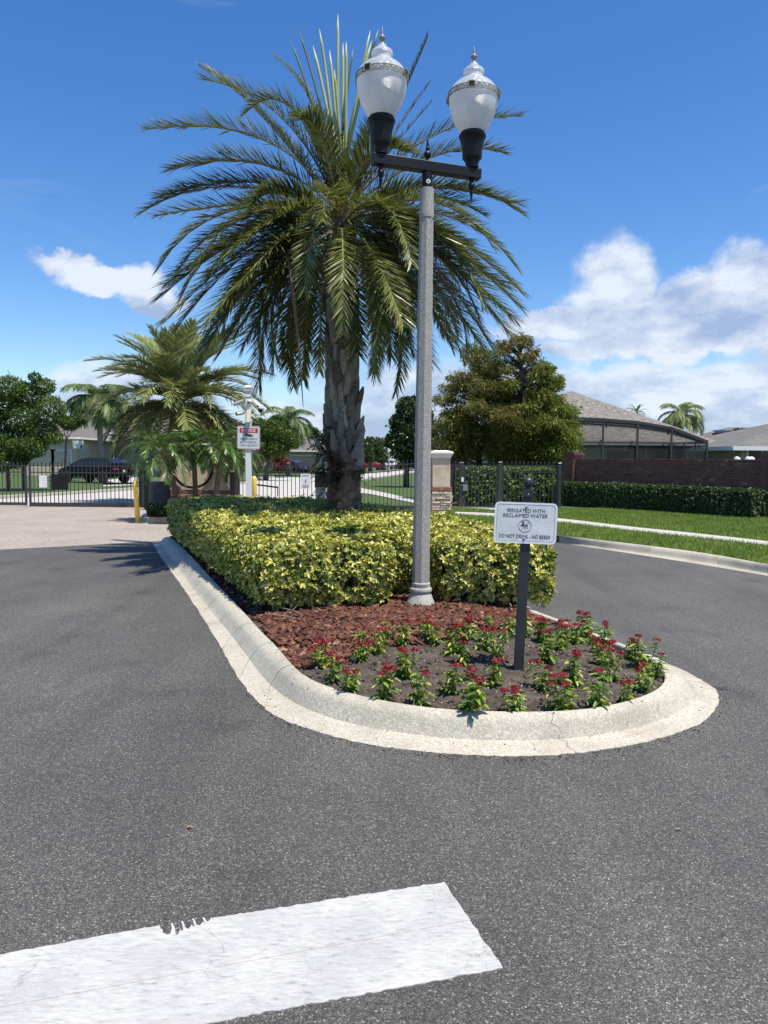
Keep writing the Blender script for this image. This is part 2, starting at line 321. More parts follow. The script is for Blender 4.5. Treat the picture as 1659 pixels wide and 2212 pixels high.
surf('root_bark', (.30, .19, .13), (.07, .045, .03), 13, rough=.95, bump=.03, bscale=30, dirt=((.03, .026, .02), 6, .50, .62))
surf('brown_bark', (.14, .11, .085), (.07, .055, .04), 10, rough=.9, bump=.01)
surf('grey_bark', (.26, .24, .21), (.16, .14, .12), 10, rough=.9, bump=.01)
surf('twig', (.20, .16, .12), (.12, .09, .07), 10)
surf('black_paint', (.010, .010, .010), (.006, .006, .006), 5, rough=.42, spec=.3)
surf('dark_iron', (.045, .046, .050), (.028, .029, .031), 5, rough=.45)
surf('sign_post_paint', (.030, .034, .040), (.018, .020, .024), 5, rough=.5)
surf('white_vinyl', (.80, .80, .80), (.76, .76, .76), 5, rough=.45)
surf('camera_plastic', (.62, .60, .56), (.55, .53, .48), 9, rough=.45)
surf('ivory_box', (.74, .70, .54), (.70, .66, .50), 9, rough=.5)
surf('lens_black', (.012, .012, .014), None, 5, rough=.12)
surf('yellow_paint', (.86, .60, .10), (.80, .53, .07), 4, rough=.45, dirt=((.40, .25, .05), 16, .66, .72))
surf('bronze', (.36, .32, .24), (.25, .22, .17), 20, rough=.55, metal=.2)
surf('dark_bronze', (.10, .085, .06), (.06, .05, .035), 50, rough=.5)
surf('chrome', (.5, .5, .5), None, 5, rough=.25, metal=1)
surf('sign_red', (.55, .035, .040), (.50, .03, .035), 5, rough=.4)
surf('sign_blue', (.06, .10, .36), None, 5, rough=.4)
surf('ink', (.035, .035, .04), (.05, .05, .055), 60, rough=.5)
surf('faded_ink', (.07, .07, .075), (.14, .14, .15), 60, rough=.5)
surf('faded_red', (.50, .36, .33), (.42, .30, .28), 30, rough=.5)
surf('notice_face', (.74, .79, .82), (.70, .76, .80), 4, rough=.4)
surf('white_print', (.82, .82, .82), None, 4, rough=.5)
surf('grey_sign_back', (.25, .26, .27), None, 4, rough=.4)
surf('shingle', (.24, .215, .19), (.13, .12, .11), 3.5, rough=.95, fine=(9, .5), stretch=(1, 1, 2.5), bump=.01)
surf('dark_shingle', (.165, .155, .145), (.105, .10, .095), 1.6, rough=.95, fine=(12, .25), stretch=(1, 1, 2.5))
surf('house_cream', (.58, .48, .36), (.54, .44, .33), 2, rough=.9)
surf('house_grey', (.42, .42, .38), (.38, .38, .34), 2, rough=.9)
surf('house_green', (.24, .27, .24), (.20, .23, .20), 2, rough=.9)
surf('house_sage', (.34, .34, .27), (.30, .30, .24), 2, rough=.9)
surf('house_tan', (.40, .29, .22), (.36, .26, .20), 2, rough=.9)
surf('trim_white', (.78, .78, .76), (.72, .72, .70), 2, rough=.6)
surf('window_glass', (.018, .02, .024), (.012, .014, .016), 1, rough=.1, spec=.3)
surf('solar_panel', (.02, .025, .04), None, 1, rough=.15)
surf('car_black', (.004, .004, .004), None, 1, rough=.3, spec=.15)
surf('car_navy', (.015, .018, .03), None, 1, rough=.15, spec=.7)
surf('car_red', (.45, .015, .02), None, 1, rough=.2, spec=.6)
surf('car_white', (.75, .75, .75), None, 1, rough=.2, spec=.6)
surf('tyre', (.02, .02, .02), None, 5, rough=.85)
surf('rim_grey', (.14, .14, .15), None, 5, rough=.35, metal=.6)
surf('tail_red', (.45, .02, .03), None, 5, rough=.2)
surf('cabinet_blue', (.015, .030, .045), (.01, .02, .03), 5, rough=.5)
surf('dry_leaf', (.26, .18, .11), (.18, .12, .07), 30)
surf('cage_metal', (.050, .048, .048), (.035, .035, .035), 5, rough=.5)
def sign_face_mat():
    m, N, L, b = new_mat('crazed_sign_face')
    geo = N.new('ShaderNodeNewGeometry'); P = geo.outputs['Position']
    v = N.new('ShaderNodeTexVoronoi'); v.feature = 'DISTANCE_TO_EDGE'; v.inputs['Scale'].default_value = 26; L.new(P, v.inputs['Vector'])
    r = ramp(N, [(0, (.50, .52, .51)), (.025, (.735, .755, .74))]); L.new(v.outputs['Distance'], r.inputs[0])
    n = N.new('ShaderNodeTexNoise'); n.inputs['Scale'].default_value = 9; n.inputs['Detail'].default_value = 8; L.new(P, n.inputs['Vector'])
    k = ramp(N, [(.35, (.84, .85, .85)), (.65, (1.0, 1.0, 1.0))]); L.new(n.outputs['Fac'], k.inputs[0])
    mu = N.new('ShaderNodeMix'); mu.data_type = 'RGBA'; mu.blend_type = 'MULTIPLY'; mu.inputs[0].default_value = 1
    L.new(r.outputs[0], mu.inputs[6]); L.new(k.outputs[0], mu.inputs[7]); L.new(mu.outputs[2], b.inputs['Base Color']); b.inputs['Roughness'].default_value = .42
sign_face_mat()
surf('sign_border', (.80, .80, .84), (.76, .76, .80), 9, rough=.4)
def globe_mat(name, col, tr, rough, alpha_mix):
    m, N, L, b = new_mat(name)
    geo = N.new('ShaderNodeNewGeometry')
    n = N.new('ShaderNodeTexNoise'); n.inputs['Scale'].default_value = 5; n.inputs['Detail'].default_value = 4; L.new(geo.outputs['Position'], n.inputs['Vector'])
    r = ramp(N, [(.35, tuple(c * .86 for c in col)), (.65, col)]); L.new(n.outputs['Fac'], r.inputs[0]); L.new(r.outputs[0], b.inputs['Base Color'])
    b.inputs['Roughness'].default_value = rough; b.inputs['Specular IOR Level'].default_value = .7
    b.inputs['Coat Weight'].default_value = .5; b.inputs['Coat Roughness'].default_value = .08
    t = N.new('ShaderNodeBsdfTranslucent'); L.new(r.outputs[0], t.inputs[0])
    t2 = N.new('ShaderNodeBsdfTransparent')
    mx = N.new('ShaderNodeMixShader'); mx.inputs[0].default_value = tr
    L.new(b.outputs[0], mx.inputs[1]); L.new(t.outputs[0], mx.inputs[2])
    m3 = N.new('ShaderNodeMixShader'); m3.inputs[0].default_value = alpha_mix
    L.new(mx.outputs[0], m3.inputs[1]); L.new(t2.outputs[0], m3.inputs[2]); L.new(m3.outputs[0], N['Material Output'].inputs[0])
    # prism ribs moulded round the globe
    sp = N.new('ShaderNodeSeparateXYZ'); L.new(geo.outputs['Position'], sp.inputs[0])
    w = N.new('ShaderNodeMath'); w.operation = 'MULTIPLY'; L.new(sp.outputs[2], w.inputs[0]); w.inputs[1].default_value = 900
    s = N.new('ShaderNodeMath'); s.operation = 'SINE'; L.new(w.outputs[0], s.inputs[0])
    bp = N.new('ShaderNodeBump'); bp.inputs['Distance'].default_value = .0012; L.new(s.outputs[0], bp.inputs['Height']); L.new(bp.outputs[0], b.inputs['Normal'])
globe_mat('globe_lower', (.92, .92, .92), .55, .30, .03)
globe_mat('globe_dome', (.86, .90, .94), .40, .16, .10)
brick_mat('boot_bark', [(0, (.10, .085, .068)), (.4, (.20, .18, .15)), (1, (.34, .315, .28))])
surf('pale_grit', (.42, .40, .36), (.25, .23, .20), 30)
def screen_mat():
    m, N, L, b = new_mat('insect_screen')
    b.inputs['Base Color'].default_value = (.03, .03, .03, 1); b.inputs['Roughness'].default_value = .8
    t = N.new('ShaderNodeBsdfTransparent'); mx = N.new('ShaderNodeMixShader'); mx.inputs[0].default_value = .5
    L.new(b.outputs[0], mx.inputs[1]); L.new(t.outputs[0], mx.inputs[2]); L.new(mx.outputs[0], N['Material Output'].inputs[0])
screen_mat()
def M(n): return MATS[n]

# ------------------------------------------------------------------ helpers
def props(o, label=None, cat=None, group=None, kind=None):
    if label: o['label'] = label
    if cat: o['category'] = cat
    if group: o['group'] = group
    if kind: o['kind'] = kind
    return o
def thing(name, loc, label, cat, group=None, rot=(0, 0, 0)):
    o = bpy.data.objects.new(name, None); COL.objects.link(o)
    o.empty_display_size = 0.1
    o.location = loc; o.rotation_euler = rot
    return props(o, label, cat, group)
def link(name, me, parent=None, world_space=True):
    o = bpy.data.objects.new(name, me); COL.objects.link(o)
    if parent is not None:
        o.parent = parent
        if world_space:
            mats = []; p = parent
            m = Matrix.Identity(4)
            while p is not None:
                m = Matrix.LocRotScale(p.location, p.rotation_euler, p.scale) @ m if p.parent is None else (p.matrix_parent_inverse @ Matrix.LocRotScale(p.location, p.rotation_euler, p.scale)) @ m
                p = p.parent
            o.matrix_parent_inverse = m.inverted()
    return o
def copy_tree(o, parent=None, **kw):
    c = o.copy(); COL.objects.link(c)
    if parent is not None: c.parent = parent
    for ch in list(o.children): copy_tree(ch, c)
    return c

class MB:
    def __init__(s): s.v = []; s.f = []; s.m = []; s.cur = 0
    def add(s, vs, fs):
        o = len(s.v); s.v += [tuple(p) for p in vs]; s.f += [tuple(i + o for i in f) for f in fs]; s.m += [s.cur] * len(fs)
        return s
    def box(s, c, size, mat=None, taper=1.0):
        x, y, z = (a / 2 for a in size)
        vs = [Vector((sx * x * (taper if sz > 0 else 1), sy * y * (taper if sz > 0 else 1), sz * z)) for sz in (-1, 1) for sx, sy in ((-1, -1), (1, -1), (1, 1), (-1, 1))]
        if mat is not None: vs = [mat @ v for v in vs]
        vs = [v + Vector(c) for v in vs]
        return s.add(vs, [(3, 2, 1, 0), (4, 5, 6, 7), (0, 1, 5, 4), (1, 2, 6, 5), (2, 3, 7, 6), (3, 0, 4, 7)])
    def bar(s, a, b, w, h=None, up=Vector((0, 0, 1))):
        a = Vector(a); b = Vector(b); h = h or w; d = (b - a).normalized()
        if abs(d.dot(up)) > .98: up = Vector((0, 1, 0))
        x = d.cross(up).normalized(); y = x.cross(d)
        vs = [p + x * (sx * w / 2) + y * (sy * h / 2) for p in (a, b) for sx, sy in ((-1, -1), (1, -1), (1, 1), (-1, 1))]
        return s.add(vs, [(3, 2, 1, 0), (4, 5, 6, 7), (0, 1, 5, 4), (1, 2, 6, 5), (2, 3, 7, 6), (3, 0, 4, 7)])
    def tube(s, pts, rads, n=8, cap=True):
        pts = [Vector(p) for p in pts]; rings = []
        prev = None
        for i, p in enumerate(pts):
            d = (pts[min(i + 1, len(pts) - 1)] - pts[max(i - 1, 0)]).normalized()
            if prev is None:
                x = d.orthogonal().normalized()
            else:
                x = (prev - d * prev.dot(d)).normalized()
            prev = x; y = d.cross(x)
            r = rads[i] if hasattr(rads, '__len__') else rads
            rings.append([p + x * (r * math.cos(2 * math.pi * k / n)) + y * (r * math.sin(2 * math.pi * k / n)) for k in range(n)])
        vs = [v for r in rings for v in r]
        fs = [(i * n + k, i * n + (k + 1) % n, (i + 1) * n + (k + 1) % n, (i + 1) * n + k) for i in range(len(pts) - 1) for k in range(n)]
        if cap:
            fs.append(tuple(reversed(range(n)))); fs.append(tuple(range((len(pts) - 1) * n, len(pts) * n)))
        return s.add(vs, fs)
    def lathe(s, prof, n=32, c=(0, 0, 0), mat=None, rf=None, cap=True):
        """prof: (radius, z) pairs; rf(angle, i) scales the radius"""
        vs = []
        for i, (r, z) in enumerate(prof):
            for k in range(n):
                a = 2 * math.pi * k / n
                q = r * (rf(a, i) if rf else 1)
                v = Vector((q * math.cos(a), q * math.sin(a), z))
                if mat is not None: v = mat @ v
                vs.append(v + Vector(c))
        fs = [(i * n + k, i * n + (k + 1) % n, (i + 1) * n + (k + 1) % n, (i + 1) * n + k) for i in range(len(prof) - 1) for k in range(n)]
        if cap:
            fs.append(tuple(reversed(range(n)))); fs.append(tuple(range((len(prof) - 1) * n, len(prof) * n)))
        return s.add(vs, fs)
    def prism(s, poly, a, b, tf=None):
        """poly (u, v) pulled from depth a to depth b; tf maps (u, v, depth) to a point"""
        n = len(poly); tf = tf or (lambda u, v, w: Vector((u, v, w)))
        vs = [tf(u, v, a) for u, v in poly] + [tf(u, v, b) for u, v in poly]
        return s.add(vs, [tuple(reversed(range(n))), tuple(range(n, 2 * n))] + [(i, (i + 1) % n, n + (i + 1) % n, n + i) for i in range(n)])
    def mesh(s, name, mats, smooth=False):
        me = bpy.data.meshes.new(name); me.from_pydata(s.v, [], s.f)
        for mt in (mats if isinstance(mats, (list, tuple)) else [mats]): me.materials.append(M(mt))
        if any(s.m): me.polygons.foreach_set('material_index', s.m)
        if smooth: me.shade_smooth()
        me.update(); return me
    def build(s, name, mats, parent=None, smooth=False, world_space=True, bevel=0.0, kind=None):
        o = link(name, s.mesh(name, mats, smooth), parent, world_space)
        if bevel:
            b = o.modifiers.new('bevel', 'BEVEL'); b.width = bevel; b.segments = 2; b.limit_method = 'ANGLE'; b.angle_limit = R(35)
        if smooth and not bevel:
            pass
        if kind: o['kind'] = kind
        return o

def np_mesh(name, V, F, mats, mi=None):
    """V (n,3) vertices, F (m,4) quads"""
    me = bpy.data.meshes.new(name)
    V = np.ascontiguousarray(V, dtype=np.float32); F = np.ascontiguousarray(F, dtype=np.int32)
    me.vertices.add(len(V)); me.vertices.foreach_set('co', V.ravel())
    k = F.shape[1]
    me.loops.add(F.size); me.loops.foreach_set('vertex_index', F.ravel())
    me.polygons.add(len(F)); me.polygons.foreach_set('loop_start', np.arange(0, F.size, k, dtype=np.int32))
    for mt in (mats if isinstance(mats, (list, tuple)) else [mats]): me.materials.append(M(mt))
    if mi is not None: me.polygons.foreach_set('material_index', np.asarray(mi, dtype=np.int32))
    me.update(calc_edges=True); return me
def nrm(a): return a / np.maximum(np.linalg.norm(a, axis=-1, keepdims=True), 1e-9)
def rand_dirs(rng, n):
    return nrm(rng.normal(size=(n, 3)))
def leaf_arrays(P, Dr, Nn, L, Wd, fold=0.15, wide=0.5):
    """kite leaves, each folded along its midrib: P base, Dr direction, Nn face normal, L length, Wd width"""
    n = len(P); Dr = nrm(Dr); S = nrm(np.cross(Dr, Nn)); Nn = np.cross(S, Dr)
    L = np.broadcast_to(L, (n,))[:, None]; Wd = np.broadcast_to(Wd, (n,))[:, None]
    mid = P + Dr * L * wide + Nn * Wd * fold
    V = np.stack([P, mid - S * Wd / 2, P + Dr * L, mid + S * Wd / 2], 1)
    F = np.arange(n * 4).reshape(n, 4)
    return V.reshape(-1, 3), F
def leaf6_arrays(P, Dr, Nn, L, Wd, fold=0.2, curl=0.12):
    """rounder leaf of two quads sharing the midrib"""
    n = len(P); Dr = nrm(Dr); S = nrm(np.cross(Dr, Nn)); Nn = np.cross(S, Dr)
    L = np.broadcast_to(L, (n,))[:, None]; Wd = np.broadcast_to(Wd, (n,))[:, None]
    a = P + Dr * L * .38; b = P + Dr * L * .78 - Nn * L * curl * .5
    up = Nn * Wd * fold
    V = np.stack([P, a - S * Wd * .5 + up, b - S * Wd * .42 + up, P + Dr * L - Nn * L * curl, b + S * Wd * .42 + up, a + S * Wd * .5 + up], 1)
    i = np.arange(n)[:, None] * 6
    F = np.concatenate([i + np.array([[0, 1, 2, 3]]), i + np.array([[0, 3, 4, 5]])], 0)
    return V.reshape(-1, 3), F
def inside(poly, X, Y):
    poly = np.asarray(poly); r = np.zeros(X.shape, bool); n = len(poly); j = n - 1
    for i in range(n):
        xi, yi = poly[i][:2]; xj, yj = poly[j][:2]
        with np.errstate(divide='ignore', invalid='ignore'):
            c = ((yi > Y) != (yj > Y)) & (X < (xj - xi) * (Y - yi) / (yj - yi + 1e-12) + xi)
        r ^= c; j = i
    return r
def edge_dist(poly, X, Y):
    poly = np.asarray(poly)[:, :2]; d = np.full(X.shape, 1e9); n = len(poly)
    for i in range(n):
        a = poly[i]; b = poly[(i + 1) % n]; ab = b - a; L2 = ab @ ab + 1e-12
        t = np.clip(((X - a[0]) * ab[0] + (Y - a[1]) * ab[1]) / L2, 0, 1)
        d = np.minimum(d, np.hypot(X - a[0] - t * ab[0], Y - a[1] - t * ab[1]))
    return d
def catmull(pts, per=6):
    pts = [Vector(p) for p in pts]; out = []
    for i in range(len(pts) - 1):
        p0 = pts[max(i - 1, 0)]; p1 = pts[i]; p2 = pts[i + 1]; p3 = pts[min(i + 2, len(pts) - 1)]
        for k in range(per):
            t = k / per
            out.append(.5 * ((2 * p1) + (p2 - p0) * t + (2 * p0 - 5 * p1 + 4 * p2 - p3) * t * t + (3 * p1 - p0 - 3 * p2 + p3) * t ** 3))
    out.append(pts[-1]); return out
def sheet(name, poly, z, mat, kind='structure', skirt=0.0):
    mb = MB(); n = len(poly)
    vs = [(p[0], p[1], z) for p in poly]; fs = [tuple(range(n))]
    if skirt:
        vs += [(p[0], p[1], z - skirt) for p in poly]
        fs += [(i, n + i, n + (i + 1) % n, (i + 1) % n) for i in range(n)]
    mb.add(vs, fs)
    o = mb.build(name, mat); o['kind'] = kind
    # the face must look up
    me = o.data
    if me.polygons[0].normal.z < 0: me.flip_normals()
    return o
def text(name, s, mat, parent, mtx, w, h, bold=0.0, depth=.0006):
    """letters fitted into a box of w by h metres, centred on mtx, lying in its xy plane"""
    cu = bpy.data.curves.new('lettering', 'FONT'); cu.body = s; cu.extrude = 0.02; cu.resolution_u = 3
    if bold: cu.offset = bold
    tmp = bpy.data.objects.new('lettering', cu); COL.objects.link(tmp)
    me = bpy.data.meshes.new_from_object(tmp); bpy.data.objects.remove(tmp); bpy.data.curves.remove(cu)
    co = np.empty(len(me.vertices) * 3); me.vertices.foreach_get('co', co); co = co.reshape(-1, 3)
    lo = co.min(0); hi = co.max(0); c = (lo + hi) / 2
    q = (co - c) / (hi - lo) * np.array([w, h, depth])
    A = np.array(mtx); q = q @ A[:3, :3].T + A[:3, 3]
    me.vertices.foreach_set('co', q.ravel()); me.materials.clear(); me.materials.append(M(mat)); me.update()
    me.name = name
    return link(name, me, parent)
def lerp(a, b, t): return a + (b - a) * t

# ------------------------------------------------------------------ ground and roads
gr = MB(); S_ = 1400
gr.add([(-S_, -60, -.03), (S_, -60, -.03), (S_, 2 * S_, -.03), (-S_, 2 * S_, -.03)], [(0, 1, 2, 3)])
o = gr.build('ground', 'lawn_ground'); o['kind'] = 'structure'
sheet('road', [(-30, -8), (30, -8), (30, 24.6), (-30, 24.6)], 0.0, 'asphalt')
pa, pb = G(0, 1188), G(335, 1170)
dp = (pb - pa).normalized()
pl, pr = pa - dp * 22, pb + dp * 7.5
sheet('paver_apron', [(pl.x, pl.y), (pr.x, pr.y), (pr.x + .5, 24.9), (pl.x, 24.9)], .004, 'paver_surface')
# expansion line of lighter concrete beyond the gates
far = [G(*p, -.012) for p in [(-60, 1100), (-60, 1081), (0, 1078), (150, 1069), (300, 1058), (540, 1045), (560, 1037), (600, 1031), (660, 1031), (779, 1025), (892, 1014), (935, 1011), (935, 1017), (892, 1022), (760, 1041), (705, 1050), (705, 1089), (560, 1094), (330, 1097)]]
far = [p for p in far]
sheet('far_road', [(p.x, p.y) for p in far], -.012, 'pale_concrete')
# kerb line of the far road
def ribbon(name, px, z, w, hgt, mat, kind='structure', side=1):
    pts = [G(*p, z) for p in px]; mb = MB(); vs = []; n = len(pts)
    for i, p in enumerate(pts):
        d = (pts[min(i + 1, n - 1)] - pts[max(i - 1, 0)]); d.z = 0; d.normalize(); nn = Vector((-d.y, d.x, 0)) * side
        vs += [p, p + Vector((0, 0, hgt)), p + nn * w + Vector((0, 0, hgt)), p + nn * w]
    fs = [(i * 4 + k, i * 4 + k + 1, i * 4 + k + 5, i * 4 + k + 4) for i in range(n - 1) for k in range(3)]
    mb.add(vs, fs); o = mb.build(name, mat); o['kind'] = kind; return o
ribbon('far_kerb', [(-60, 1081), (0, 1078), (150, 1069), (300, 1058), (540, 1045), (560, 1037), (600, 1031)], -.012, .35, .12, 'kerb_concrete')
ribbon('far_kerb', [(660, 1031), (779, 1025), (892, 1014), (935, 1011)], -.012, .6, .15, 'kerb_concrete')
ribbon('far_kerb', [(935, 1017), (892, 1022), (830, 1031), (760, 1041)], -.012, .35, .15, 'kerb_concrete', side=1)
sheet('garden_path', [(p.x, p.y) for p in [G(*q, .0) for q in [(775, 1053), (800, 1058), (840, 1066), (892, 1078), (935, 1084), (935, 1092), (892, 1086), (840, 1075), (800, 1067), (775, 1064)]]], .0, 'pale_concrete')
sheet('driveway', [(p.x, p.y) for p in [G(*q, -.02) for q in [(228, 1037), (300, 1030), (300, 1042), (262, 1047)]]], -.018, 'pale_concrete')
sheet('far_sidewalk', [(p.x, p.y) for p in [G(*q, -.02) for q in [(222, 1048), (330, 1044), (330, 1046), (222, 1050.5)]]], -.019, 'pale_concrete')

# white crossing bar: two overlapping passes of thick road paint
tl, tr, mr_, br, bl = G(-260, 2112), G(960, 1907), G(987, 1947), G(1086, 2092), G(-260, 2345)
ml, mr2 = G(-260, 2219), G(1012, 1984)
def pslab(name, poly, z0, z1, par):
    mb = MB(); n = len(poly)
    mb.add([(p.x, p.y, z1) for p in poly] + [(p.x, p.y, z0) for p in poly], [tuple(range(n))] + [(i, n + i, n + (i + 1) % n, (i + 1) % n) for i in range(n)])
    return mb.build(name, 'road_paint', par)
cross = bpy.data.objects.new('crosswalk_stripe', None); COL.objects.link(cross); cross['kind'] = 'structure'
rnd = random.Random(4)
def rough_line(a, b, n, amp):
    d = (b - a); nn = Vector((-d.y, d.x, 0)).normalized()
    return [a + d * (i / n) + nn * (rnd.uniform(-amp, amp) if 0 < i < n else 0) for i in range(n + 1)]
notch = [G(*p_) for p_ in [(345, 2000.5), (347, 2008), (352, 2011), (351, 2017), (360, 2021), (368, 2019), (371, 2008), (369, 1996), (373.5, 1995.5), (378, 2008), (380, 2022), (385, 2019), (391, 2006), (390, 2013), (396, 2011), (393, 1998), (391, 1992), (395, 1991.5), (401, 2006), (408, 2009), (413, 2000), (420, 2004), (417, 1990), (414, 1987.5), (419, 1986.8), (425, 2000), (432, 2001), (438, 1993), (442, 1996), (437, 1984), (441, 1983.2), (447, 1993), (453, 1990), (456, 1984), (461, 1986), (463, 1983)]]
top = rough_line(tl, notch[0], 50, .003) + notch + rough_line(G(465, 1984.2), tr, 60, .004)
pslab('stripe_band', top + rough_line(tr, mr_, 4, .004) + rough_line(mr_, mr2, 3, .004) + rough_line(mr2, ml, 20, .002), 0.0, .004, cross)
dd = (mr2 - ml).normalized(); nn = Vector((-dd.y, dd.x, 0))
pslab('stripe_band', rough_line(mr2 - nn * .004, br, 8, .004) + rough_line(br, bl, 90, .004) + [ml - nn * .004], 0.0, .003, cross)
pslab('stripe_ridge', [ml + nn * .016, ml - nn * .016] + [mr2 - nn * .016, mr2 + nn * .010], .001, .0052, cross)

# ------------------------------------------------------------------ island kerb
ST = [((329, 1172), (345, 1171), (368, 1160)), ((350, 1207), (365, 1201), (396, 1182)), ((390, 1262), (402, 1252), (428, 1217)),
      ((418, 1304), (436, 1300), (472, 1265)), ((460, 1368), (480, 1347), (524, 1317)), ((492, 1425), (522, 1400), (566, 1366)),
      ((527, 1482), (550, 1443), (596, 1392)), ((564, 1525), (572, 1473), (624, 1427)), ((605, 1552), (608, 1508), (658, 1460)),
      ((660, 1573), (660, 1539), (703, 1480)), ((762, 1603), (744, 1564), (765, 1499)), ((860, 1618), (834, 1582), (840, 1515)),
      ((960, 1628), (940, 1596), (940, 1530)), ((1080, 1634), (1062, 1605), (1055, 1536)), ((1200, 1632), (1190, 1603), (1170, 1537)),
      ((1300, 1620), (1300, 1592), (1265, 1532)), ((1400, 1602), (1390, 1573), (1340, 1518)), ((1480, 1578), (1455, 1552), (1390, 1503)),
      ((1532, 1550), (1497, 1523), (1420, 1488)), ((1554, 1512), (1514, 1500), (1434, 1472)), ((1545, 1487), (1512, 1486), (1436, 1458))]
outer = [G(*s[0], .002) for s in ST]; mid = [G(*s[1], .02) for s in ST]; inner = [G(*s[2], .155) for s in ST]
back_px = [(1427, 1441), (1405, 1423), (1372, 1405), (1319, 1388), (1250, 1358), (1190, 1336), (1136, 1318)]
bk = [G(*p, .155) for p in back_px]
bk += [Vector((1.32, 7.9, .155)), Vector((1.15, 9.3, .155)), Vector((.75, 11.2, .155)), Vector((.1, 13.1, .155)), Vector((-1.0, 14.7, .155)), Vector((-2.4, 15.2, .155)), Vector((-3.6, 14.9, .155)), inner[0] + Vector((-.02, .25, 0))]
allin = inner + bk
n_front = len(inner)
for i in range(len(bk)):
    k = n_front + i
    a = allin[k - 1]; b = allin[min(k + 1, len(allin) - 1)]
    d = (b - a); d.z = 0; d.normalize(); nn = Vector((d.y, -d.x, 0))
    w = .37 if i > 2 else (.40, .38, .37)[i]
    outer.append(allin[k] + nn * w + Vector((0, 0, -.153))); mid.append(allin[k] + nn * w * .60 + Vector((0, 0, -.135)))
PER = 8
O_, M_, I_ = catmull(outer, PER), catmull(mid, PER), catmull(allin, PER)
def smooth_line(P, k=5, it=2):
    for _ in range(it):
        Q = list(P)
        for i in range(k, len(P) - k):
            Q[i] = sum((P[j] for j in range(i - k, i + k + 1)), Vector((0, 0, 0))) / (2 * k + 1)
        P = Q
    return P
O_ = smooth_line(O_, 4, 1); M_ = smooth_line(M_, 7, 3); I_ = smooth_line(I_, 5, 1)
rng = random.Random(8)
O_ = [p + Vector((rng.uniform(-.007, .007), rng.uniform(-.007, .007), 0)) for p in O_]
def kerb_ring(i):
    o, m, n = O_[i], M_[i], I_[i]
    f = m.lerp(n, 1)
    def at(t, z): q = m.lerp(n, t); return Vector((q.x, q.y, z))
    base = m.z
    return [Vector((o.x, o.y, -.02)), Vector((o.x, o.y, .004)), Vector(m.lerp(o, .03)), at(.02, base + .003), at(.14, base + .034), at(.25, .078), at(.36, .110), at(.50, .133), at(.76, .150), at(.97, .155), at(1.0, .145), at(1.0, .03)]
def kerb_at(i, t):
    """surface point of kerb cross section i, t over its width"""
    r = kerb_ring(i)[1:10]; s = [0]
    for a, b in zip(r, r[1:]): s.append(s[-1] + (b - a).length)
    u = t * s[-1]
    for k in range(len(r) - 1):
        if s[k + 1] >= u: return r[k].lerp(r[k + 1], (u - s[k]) / (s[k + 1] - s[k] + 1e-9))
    return r[-1]
kroot = bpy.data.objects.new('island_kerb', None); COL.objects.link(kroot); kroot['kind'] = 'structure'
joints = [0, 14, 27, 37, 46, 58,  172, 205, 235, 262, len(O_) - 1]
for a, b in zip(joints, joints[1:]):
    mb = MB(); rings = []
    for i in range(a, b + 1):
        rg = kerb_ring(i)
        if i == a and a: nx = kerb_ring(i + 1); L_ = (nx[5] - rg[5]).length; rg = [p.lerp(q, .0032 / L_) for p, q in zip(rg, nx)]
        if i == b: nx = kerb_ring(i - 1); L_ = (nx[5] - rg[5]).length; rg = [p.lerp(q, .0032 / L_) for p, q in zip(rg, nx)]
        rings.append(rg)
    n = len(rings[0])
    vs = [p for r in rings for p in r]
    fs = [(i * n + k, (i + 1) * n + k, (i + 1) * n + k + 1, i * n + k + 1) for i in range(len(rings) - 1) for k in range(n - 1)]
    mb.add(vs, fs); ob = mb.build('kerb_section', 'kerb_concrete', kroot, smooth=True)
    ob.data.set_sharp_from_angle(angle=R(28))
# crack through the front of the kerb
cr = MB(); ci = 114
pts = []
for k in range(13):
    t = k / 12; p = kerb_at(ci + 0, t); q = kerb_at(ci + 1, t)
    w = (t - .5) * -1.5 + .28 * math.sin(k * 1.9) + .15 * math.sin(k * 4.1)
    d = (q - p).normalized(); pts.append((p + d * (w * .06) + Vector((0, 0, .0015)), d))
vs = []
for k, (p, d) in enumerate(pts):
    w = .0011 if k % 3 else .0020
    vs += [p - d * w, p + d * w]
cr.add(vs, [(2 * k, 2 * k + 1, 2 * k + 3, 2 * k + 2) for k in range(12)])
cr.build('kerb_crack', 'soil', kroot)

# bits of bark and grit lying on the kerb and in its gutter
mb = MB(); q_ = random.Random(21)
for i in range(70):
    k = q_.randrange(20, 165); t = q_.random() ** .5 if i % 3 else q_.uniform(.18, .34); p = kerb_at(k, t) + Vector((q_.uniform(-.03, .03), q_.uniform(-.02, .02), .002)); s_ = q_.uniform(.002, .006)
    mb.box(p, (s_ * 2, s_, s_ * .5), Matrix.Rotation(q_.uniform(0, 3.1), 4, 'Z'))
for i in range(520):
    k = q_.randrange(20, 172); o_, m_ = O_[k], M_[k]; d_ = (o_ - m_); d_.z = 0; d_.normalize(); p = Vector((o_.x, o_.y, .004)) + d_ * abs(q_.gauss(0, .05)) + Vector((q_.uniform(-.03, .03), q_.uniform(-.02, .02), 0)); s_ = q_.uniform(.002, .005)
    mb.box(p, (s_ * 1.6, s_, s_ * .8), Matrix.Rotation(q_.uniform(0, 3.1), 4, 'Z'))
props(mb.build('kerb_litter', 'mulch_bed'), 'dark specks of bark and grit lying on the island kerb', 'litter', kind='stuff')

